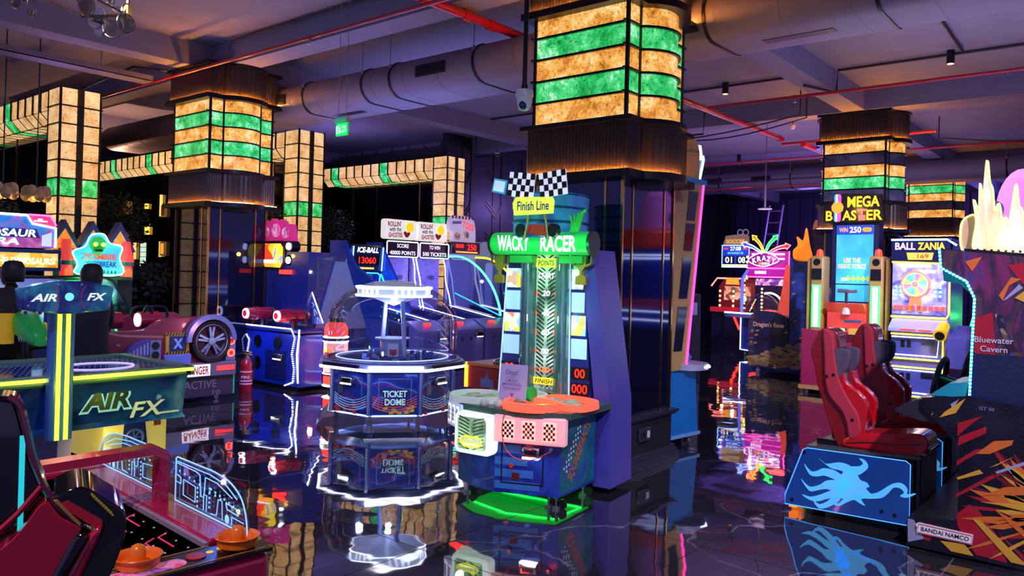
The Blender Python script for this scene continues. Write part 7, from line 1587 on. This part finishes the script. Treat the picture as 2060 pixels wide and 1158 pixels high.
obj('marquee_light', MB().tube([(-.4, -.01, 1.93), (.46, -.01, 1.93)], .014, 5), PK4, mq); obj('marquee_light', MB().tube([(-.38, -.01, 1.74), (.44, -.01, 1.74)], .014, 5), PK4, mq); obj('marquee_light', MB().tube([(.46, -.01, 1.95), (.52, -.01, 2.0), (.52, -.01, 2.3)], .014, 5), PK4, mq)
for z in (2.12, 2.22): obj('strip_light', MB().box(-.3, -.012, z, -.05, 0, z + .03).box(.12, -.012, z, .42, 0, z + .03), W4, mq)
obj('poster_strip', MB().box(-.2, -.02, 1.56, .4, .0, 1.7), art('poster_faces', [(.35, '6a3a8a'), (.5, 'e0a0b0'), (.65, 'f0e0e0')], 14, 'cells', emit=.7), mq); text('8888', (-.1, -.012, 1.84), FR, .26, .07, W2, mq, .02)
cl = obj('logo_cloud', MB().prism(smooth([(-.36, 2.1), (-.2, 2.22), (0, 2.27), (.2, 2.22), (.32, 2.1), (.18, 2.02), (.0, 1.97), (-.2, 2.0)], 4, True), 'y', -.06, -.02), mat('cloud_plum', '5a1a6a', .3, emit=.3), t); obj('cloud_rim', MB().tube([(p[0], -.065, p[1]) for p in smooth([(-.36, 2.1), (-.2, 2.22), (0, 2.27), (.2, 2.22), (.32, 2.1), (.18, 2.02), (.0, 1.97), (-.2, 2.0)], 4, True)], .011, 5, True), neon('rose_neon', 'ffb0e0', 4.), cl)
for k, c_ in enumerate('KRAZY'): text(c_, (-.22 + .105 * k, -.066, 2.15 - .018 * abs(k - 2) ** 1.6), FR, .09, .11, W2, cl, .03, 0, .22 * (2 - k) / 2)
for k, c_ in enumerate(('f07a6a', 'f0c850', '7ad0a0', '8ab0f0')): obj('letter_chip', MB().prism(rr(-.13 + .065 * k, 2.0, -.075 + .065 * k, 2.06, .015), 'y', -.068, -.06), neon('chip' + c_, c_, 1.1), cl)
for pts, w_, c1, c2 in (([(-.05, 2.25), (-.25, 2.38), (-.42, 2.44)], .07, '2a4ac0', '9ab0ff'), ([(-.02, 2.28), (-.1, 2.45), (-.22, 2.58)], .06, 'c86a1a', 'ff9a2a'), ([(.02, 2.28), (.1, 2.45), (.22, 2.58)], .06, '1a8a3a', '3aff6a'), ([(.08, 2.25), (.28, 2.36), (.46, 2.4)], .07, 'c02a3a', 'ff6a6a')):
    a_, b_, c_ = [Vector(p) for p in pts]; P = smooth(pts, 5); Lp, Rp = [], []
    for i, p in enumerate(P):
        d = (Vector(P[min(i + 1, len(P) - 1)]) - Vector(P[max(i - 1, 0)])).normalized(); nn = Vector((-d.y, d.x)); k = w_ * (.25 + .3 * i / len(P)); Lp.append(tuple(Vector(p) + nn * k)); Rp.append(tuple(Vector(p) - nn * k))
    d = (c_ - b_).normalized(); nn = Vector((-d.y, d.x)); poly = Lp + [tuple(c_ + nn * w_), tuple(c_ + d * w_ * 1.5), tuple(c_ - nn * w_)] + Rp[::-1]
    aw = obj('arrow', MB().prism(poly, 'y', -.05, -.02), neon('arrow_' + c1, c1, .8), t); obj('arrow_neon', MB().tube([(p[0], -.06, p[1]) for p in poly], .012, 5, True), neon('arrow_neon_' + c2, c2, 5.), aw)
obj('half_dome', MB().lathe([(.42 * math.cos(R_(a_)), .95 + .45 * math.sin(R_(a_))) for a_ in range(0, 90, 9)] + [(.001, 1.4)], (-.02, .1, 0), 28), DOMEG, t)
bl = MB()
for k in range(7): bl.ell((-.12, .15, 1.0 + .08 * k), (.025, .025, .025), 8, 6); bl.ell((-.46, .02, 1.05 + .1 * k), (.018, .018, .018), 8, 6); bl.ell((-.36 + .02 * k, .1, 1.0 + .04 * k), (.014, .014, .014), 8, 6)
obj('bulb_light', bl, neon('bulb_gold', 'ffd070', 3.5), t); obj('dome_strip', MB().tube([(.1 + .3 * math.cos(R_(a_)), .0, 1.1 + .3 * math.sin(R_(a_))) for a_ in range(30, 111, 10)], .02, 6), W4, t)
obj('prize_heap', MB().lathe([(.25, .94), (.2, 1.0), (.1, 1.03), (.001, 1.04)], (.08, .1, 0), 14), neon('heap_coral', 'f06a60', .7), t)
obj('red_light', MB().prism(smooth([(-.32, .4), (-.2, .7), (-.1, .68), (-.1, .36)], 4, True), 'y', -.02, -.005), neon('panel_red', 'ff3a30', 1.6), t)
for x in (-.45, .45): obj('foot', MB().cyl((x, .1, 0), (x, .1, .13), .03), STEEL, t)
lamp('krazy_glow', (0, -.6, 2.2), 'ff60d0', 22, t, .1); lamp('krazy_glow', (-.5, -.4, 1.2), '8080ff', 8, t, .1)
t = thing('soccer_game', 'soccer game with scoreboard 27:08 glowing beside the neon arrow game', 'arcade game', (18.4, 8.25, 0), -90)
obj('cabinet', MB().box(-.45, .2, .0, .5, 1.2, .95), mat('soccer_navy', '14183a', .4), t); obj('canopy', MB().prism([(-.45, .95), (.5, .95), (.5, 1.7), (-.3, 1.7), (-.45, 1.5)], 'y', .6, .65), mat('soccer_red_dark', '6a1420', .4, emit=.5), t)
obj('field', MB().box(-.3, .58, 1.15, .4, .6, 1.5), art('soccer_field', [(.35, '6a4a3a'), (.5, 'd8c0a0'), (.65, 'f0a080')], 10, 'cells', emit=.7), t)
obj('roof_light', MB().tube([(-.45, .15, 1.5), (-.3, .15, 1.7), (.5, .15, 1.7)], .02, 6), neon('coral_neon', 'ff7a70', 3.), t); obj('yellow_header', MB().prism([(-.05, 1.55), (.3, 1.55), (.26, 1.72), (-.02, 1.72)], 'y', .1, .14), neon('header_amber', 'd8a030', .9), t); obj('front_rail', MB().box(-.45, .1, .86, .5, .22, .98), neon('rail_crimson', 'b01c30', .6), t)
bl = MB()
for x in (-.2, .15):
    for k in range(4): bl.ell((x, .12, 1.02 + .12 * k), (.03, .03, .03), 8, 6)
for k in range(5): bl.ell((.5, .1, 1.75 + .12 * k), (.035, .035, .035), 8, 6)
bl.ell((.62, .1, 2.23), (.035, .035, .035), 8, 6)
obj('bulb_light', bl, neon('bulb_gold', 'ffd070', 3.5), t); obj('red_leg_light', MB().tube([(.15, .08, .85), (.35, .06, .45)], .03, 6), RD4, t); obj('blue_neon_ring', MB().tube([(.42 + .06 * math.cos(R_(a_)), .12, 1.2 + .06 * math.sin(R_(a_))) for a_ in range(0, 360, 30)], .014, 5, True), BLU4, t)
bdm = obj('scoreboard', MB().box(-.18, .15, 1.98, .52, .25, 2.52), neon('board_blue', '1c3a9a', .6), t); obj('board_rim', MB().tube([(-.18, .14, 1.98), (.52, .14, 1.98), (.52, .14, 2.52), (-.18, .14, 2.52)], .012, 5, True), BLU4, bdm)
text('27:08', (.17, .14, 2.44), FR, .28, .1, W2, bdm, .02); text('GAME', (-.08, .14, 2.44), FR, .12, .05, RGLOW, bdm, .01); text('TIME', (.42, .14, 2.44), FR, .12, .05, RGLOW, bdm, .01); text('BIG BONUS 100', (.17, .14, 2.33), FR, .4, .05, CY4 if False else neon('bonus_cyan', '7ae8ff', 1.2), bdm, .01)
for x, s_ in ((-.0, '01'), (.34, '08')): wd = obj('digit_window', MB().box(x - .14, .135, 2.06, x + .14, .15, 2.26), mat('digit_black', '080814', .3), bdm); text(s_, (x, .13, 2.16), FR, .18, .15, W2, wd, .02)
obj('cream_strip', MB().box(-.17, .135, 1.98, .51, .15, 2.05), neon('strip_cream', 'f0e0a0', 1.), bdm)
tt = obj('title_board', MB().prism([(-.16, 2.54), (.5, 2.54), (.48, 2.76), (.3, 2.8), (-.1, 2.76)], 'y', .15, .22), mat('title_tan', 'a07a4a', .4, emit=.35), t); text('SOCCER', (.17, .14, 2.62), FR, .5, .1, mat('title_gold', 'f0c040', .4, emit=.7), tt, .03)
for x in (.28, .42): obj('ball_ring', MB().tube([(x + .07 * math.cos(R_(a_)), .15, 2.84 + .07 * math.sin(R_(a_))) for a_ in range(0, 360, 30)], .015, 5, True), mat('ring_grey', '9a90a8', .4, emit=.3), tt)
lamp('soccer_glow', (.1, -.3, 1.5), 'ff7050', 10, t, .1); lamp('board_glow', (.1, -.3, 2.4), '5070ff', 8, t, .1)
t = thing('ladder', 'grey ladder leaning on the far wall above the soccer scoreboard', 'ladder', (24.5, 9.6, 0), -90)
ld = MB()
for x in (-.22, .22): obj('rail', MB().tube([(x - .3, 0, 0), (x + .1, .4, 4.1)], .035, 6), mat('ladder_grey', '8a8498', .4, .5), t)
for k in range(11): u = (k + .5) / 11; obj('rung', MB().cyl((-.52 + .4 * u, .4 * u, 4.1 * u), (-.08 + .4 * u, .4 * u, 4.1 * u), .02, n=8), mat('ladder_grey', '8a8498', .4, .5), t)
# slim card terminal
t = thing('card_kiosk', 'slim dark kiosk with a paper notice beside the yellow game', 'kiosk', (11.6, 5.75, 0), -60)
obj('body', MB().prism([(-.14, 0), (.14, 0), (.12, 1.42), (-.12, 1.42)], 'y', 0, .2), mat('kiosk_dark', '1a1424', .35), t, bevel=.01); obj('paper', MB().box(-.05, -.006, 1.08, .07, -.002, 1.28), mat('paper_lilac', '8a80a8', .6), t); obj('screen', MB().box(-.09, -.006, 1.3, .09, -.002, 1.4), BLACK, t)
# carved flame display and games behind the racing cabinet
t = thing('flame_display', 'tall pale acrylic flame display standing on top of the black racing cabinet', 'display', (5.7, .95, .014), -90)
obj('mount', MB().prism([(.0, 1.856), (.0, 1.876), (.4, 1.838), (.4, 1.818)], 'y', -.02, .08), DARK, t)
def flame(pts, y, mt, par):
    pts = [(.05 + a_ * .43, 1.86 - .06 * a_ + (b_ - 2.0) * .53) for a_, b_ in pts]
    o = obj('flame_board', MB().prism(smooth(pts, 4, True), 'y', y, y + .02), mt, par); obj('flame_edge', MB().tube([(p[0], y - .004, p[1]) for p in smooth(pts, 4, True)], .007, 5, True), neon('flame_rim', 'f0ff9a', .9), o); return o
FA = art('flame_acrylic_art', [(.3, '7ab0e0'), (.45, 'e8d8c0'), (.58, 'f0b090'), (.75, 'e8e070')], 3, distort=2, emit=.45, stretch=(1.5, 1, .5))
flame([(.0, 2.0), (.02, 2.35), (-.02, 2.62), (.05, 2.5), (.06, 2.82), (.1, 2.62), (.14, 3.1), (.18, 2.85), (.22, 2.75), (.25, 2.5), (.3, 2.6), (.34, 2.4), (.36, 2.0)], .02, FA, t)
flame([(.3, 2.0), (.33, 2.3), (.38, 2.45), (.42, 2.35), (.46, 2.6), (.5, 2.85), (.54, 2.6), (.58, 2.55), (.62, 2.3), (.68, 2.0)], .05, art('flame_acrylic_pink', [(.3, 'd8b0d0'), (.5, 'f0d0b0'), (.7, 'e8c0e8')], 3, distort=2, emit=.45, stretch=(1.5, 1, .5)), t)
flame([(-.18, 2.0), (-.2, 2.3), (-.1, 2.42), (.0, 2.4), (.02, 2.0)], .08, mat('flame_sand', 'c8a888', .4, emit=.2), t)
bt_ = MB()
for k in range(9): bt_.ell((.07 + .038 * k, .012, 1.87 - .002 * k), (.008, .008, .008), 6, 5)
obj('bolt', bt_, BLACK, t)
lamp('flame_glow', (.2, -.1, 1.95), 'f0ffb0', 1, t, .05)
t = thing('red_topped_game', 'violet and red topped game at the right edge behind the flame display', 'arcade game', (10.5, 1.45, 0), -90)
obj('cabinet', MB().box(-.1, .0, 0, 1.0, .8, .9), mat('violet_cabinet', '4a45a8', .35), t); obj('window_box', MB().box(-.08, .02, .9, .98, .78, 2.0), neon('box_blue', '1c2fa8', .55), t, bevel=.02)
obj('red_top', MB().box(-.12, -.02, 2.1, 1.02, .82, 2.4), neon('top_red', 'e0402a', .6), t, bevel=.06); obj('blue_collar', MB().box(-.12, -.02, 2.0, 1.02, .82, 2.1), mat('collar_blue', '2a3aa8', .3), t)
for z in (2.0, 1.95, 1.15, 1.02): obj('band_light', MB().tube([(-.13, .82, z), (-.13, -.03, z), (1.03, -.03, z)], .014, 5), W4, t)
obj('pink_band', MB().box(-.11, -.015, 1.2, 1.0, .81, 1.34), neon('band_pink', 'd04a8a', .5), t)
obj('pink_fin', MB().prism(smooth([(.05, 2.4), (.02, 2.75), (.2, 3.0), (.5, 2.9), (.6, 2.4)], 4, True), 'y', .1, .16), mat('fin_pink', 'd87ab8', .4, emit=.3), t); obj('lens', MB().cyl((-.02, .05, 2.55), (-.02, .09, 2.55), .1, n=20), mat('lens_grey', '8a80a0', .1, .8), t)
t = thing('green_bike_game', 'green framed ride game glimpsed between wheel game and racing cabinet', 'arcade game', (13.4, 1.9, 0), -90)
obj('base', MB().box(-.2, .0, .05, .5, .9, .5), BLACK, t); obj('green_arch', MB().tube(smooth([(-.25, .0, .9), (-.15, 0, 1.3), (.05, .0, 1.5), (.2, 0, 1.2)], 5), .03, 6), GR4, t); obj('green_post', MB().cyl((.2, .0, .5), (.2, 0, 1.1), .03), neon('post_lime', '3aff5a', 1.), t); obj('white_pod', MB().box(-.15, .1, .6, .15, .5, 1.05), mat('pod_white', 'b0b0d8', .3, emit=.3), t, bevel=.03); obj('seat_orange', MB().loft([[(.1 + .1 * k * math.cos(a_), -.3 + .05 * math.sin(a_), z) for a_ in (2 * math.pi * i / 12 for i in range(12))] for z, k in ((.4, .9), (.6, 1.1), (.85, 1.), (.95, .5))], True), neon('seat_orange', 'ff5a20', .8), t, ang=80)
lamp('arch_glow', (0, -.2, 1.2), '40ff60', 3, t, .05)
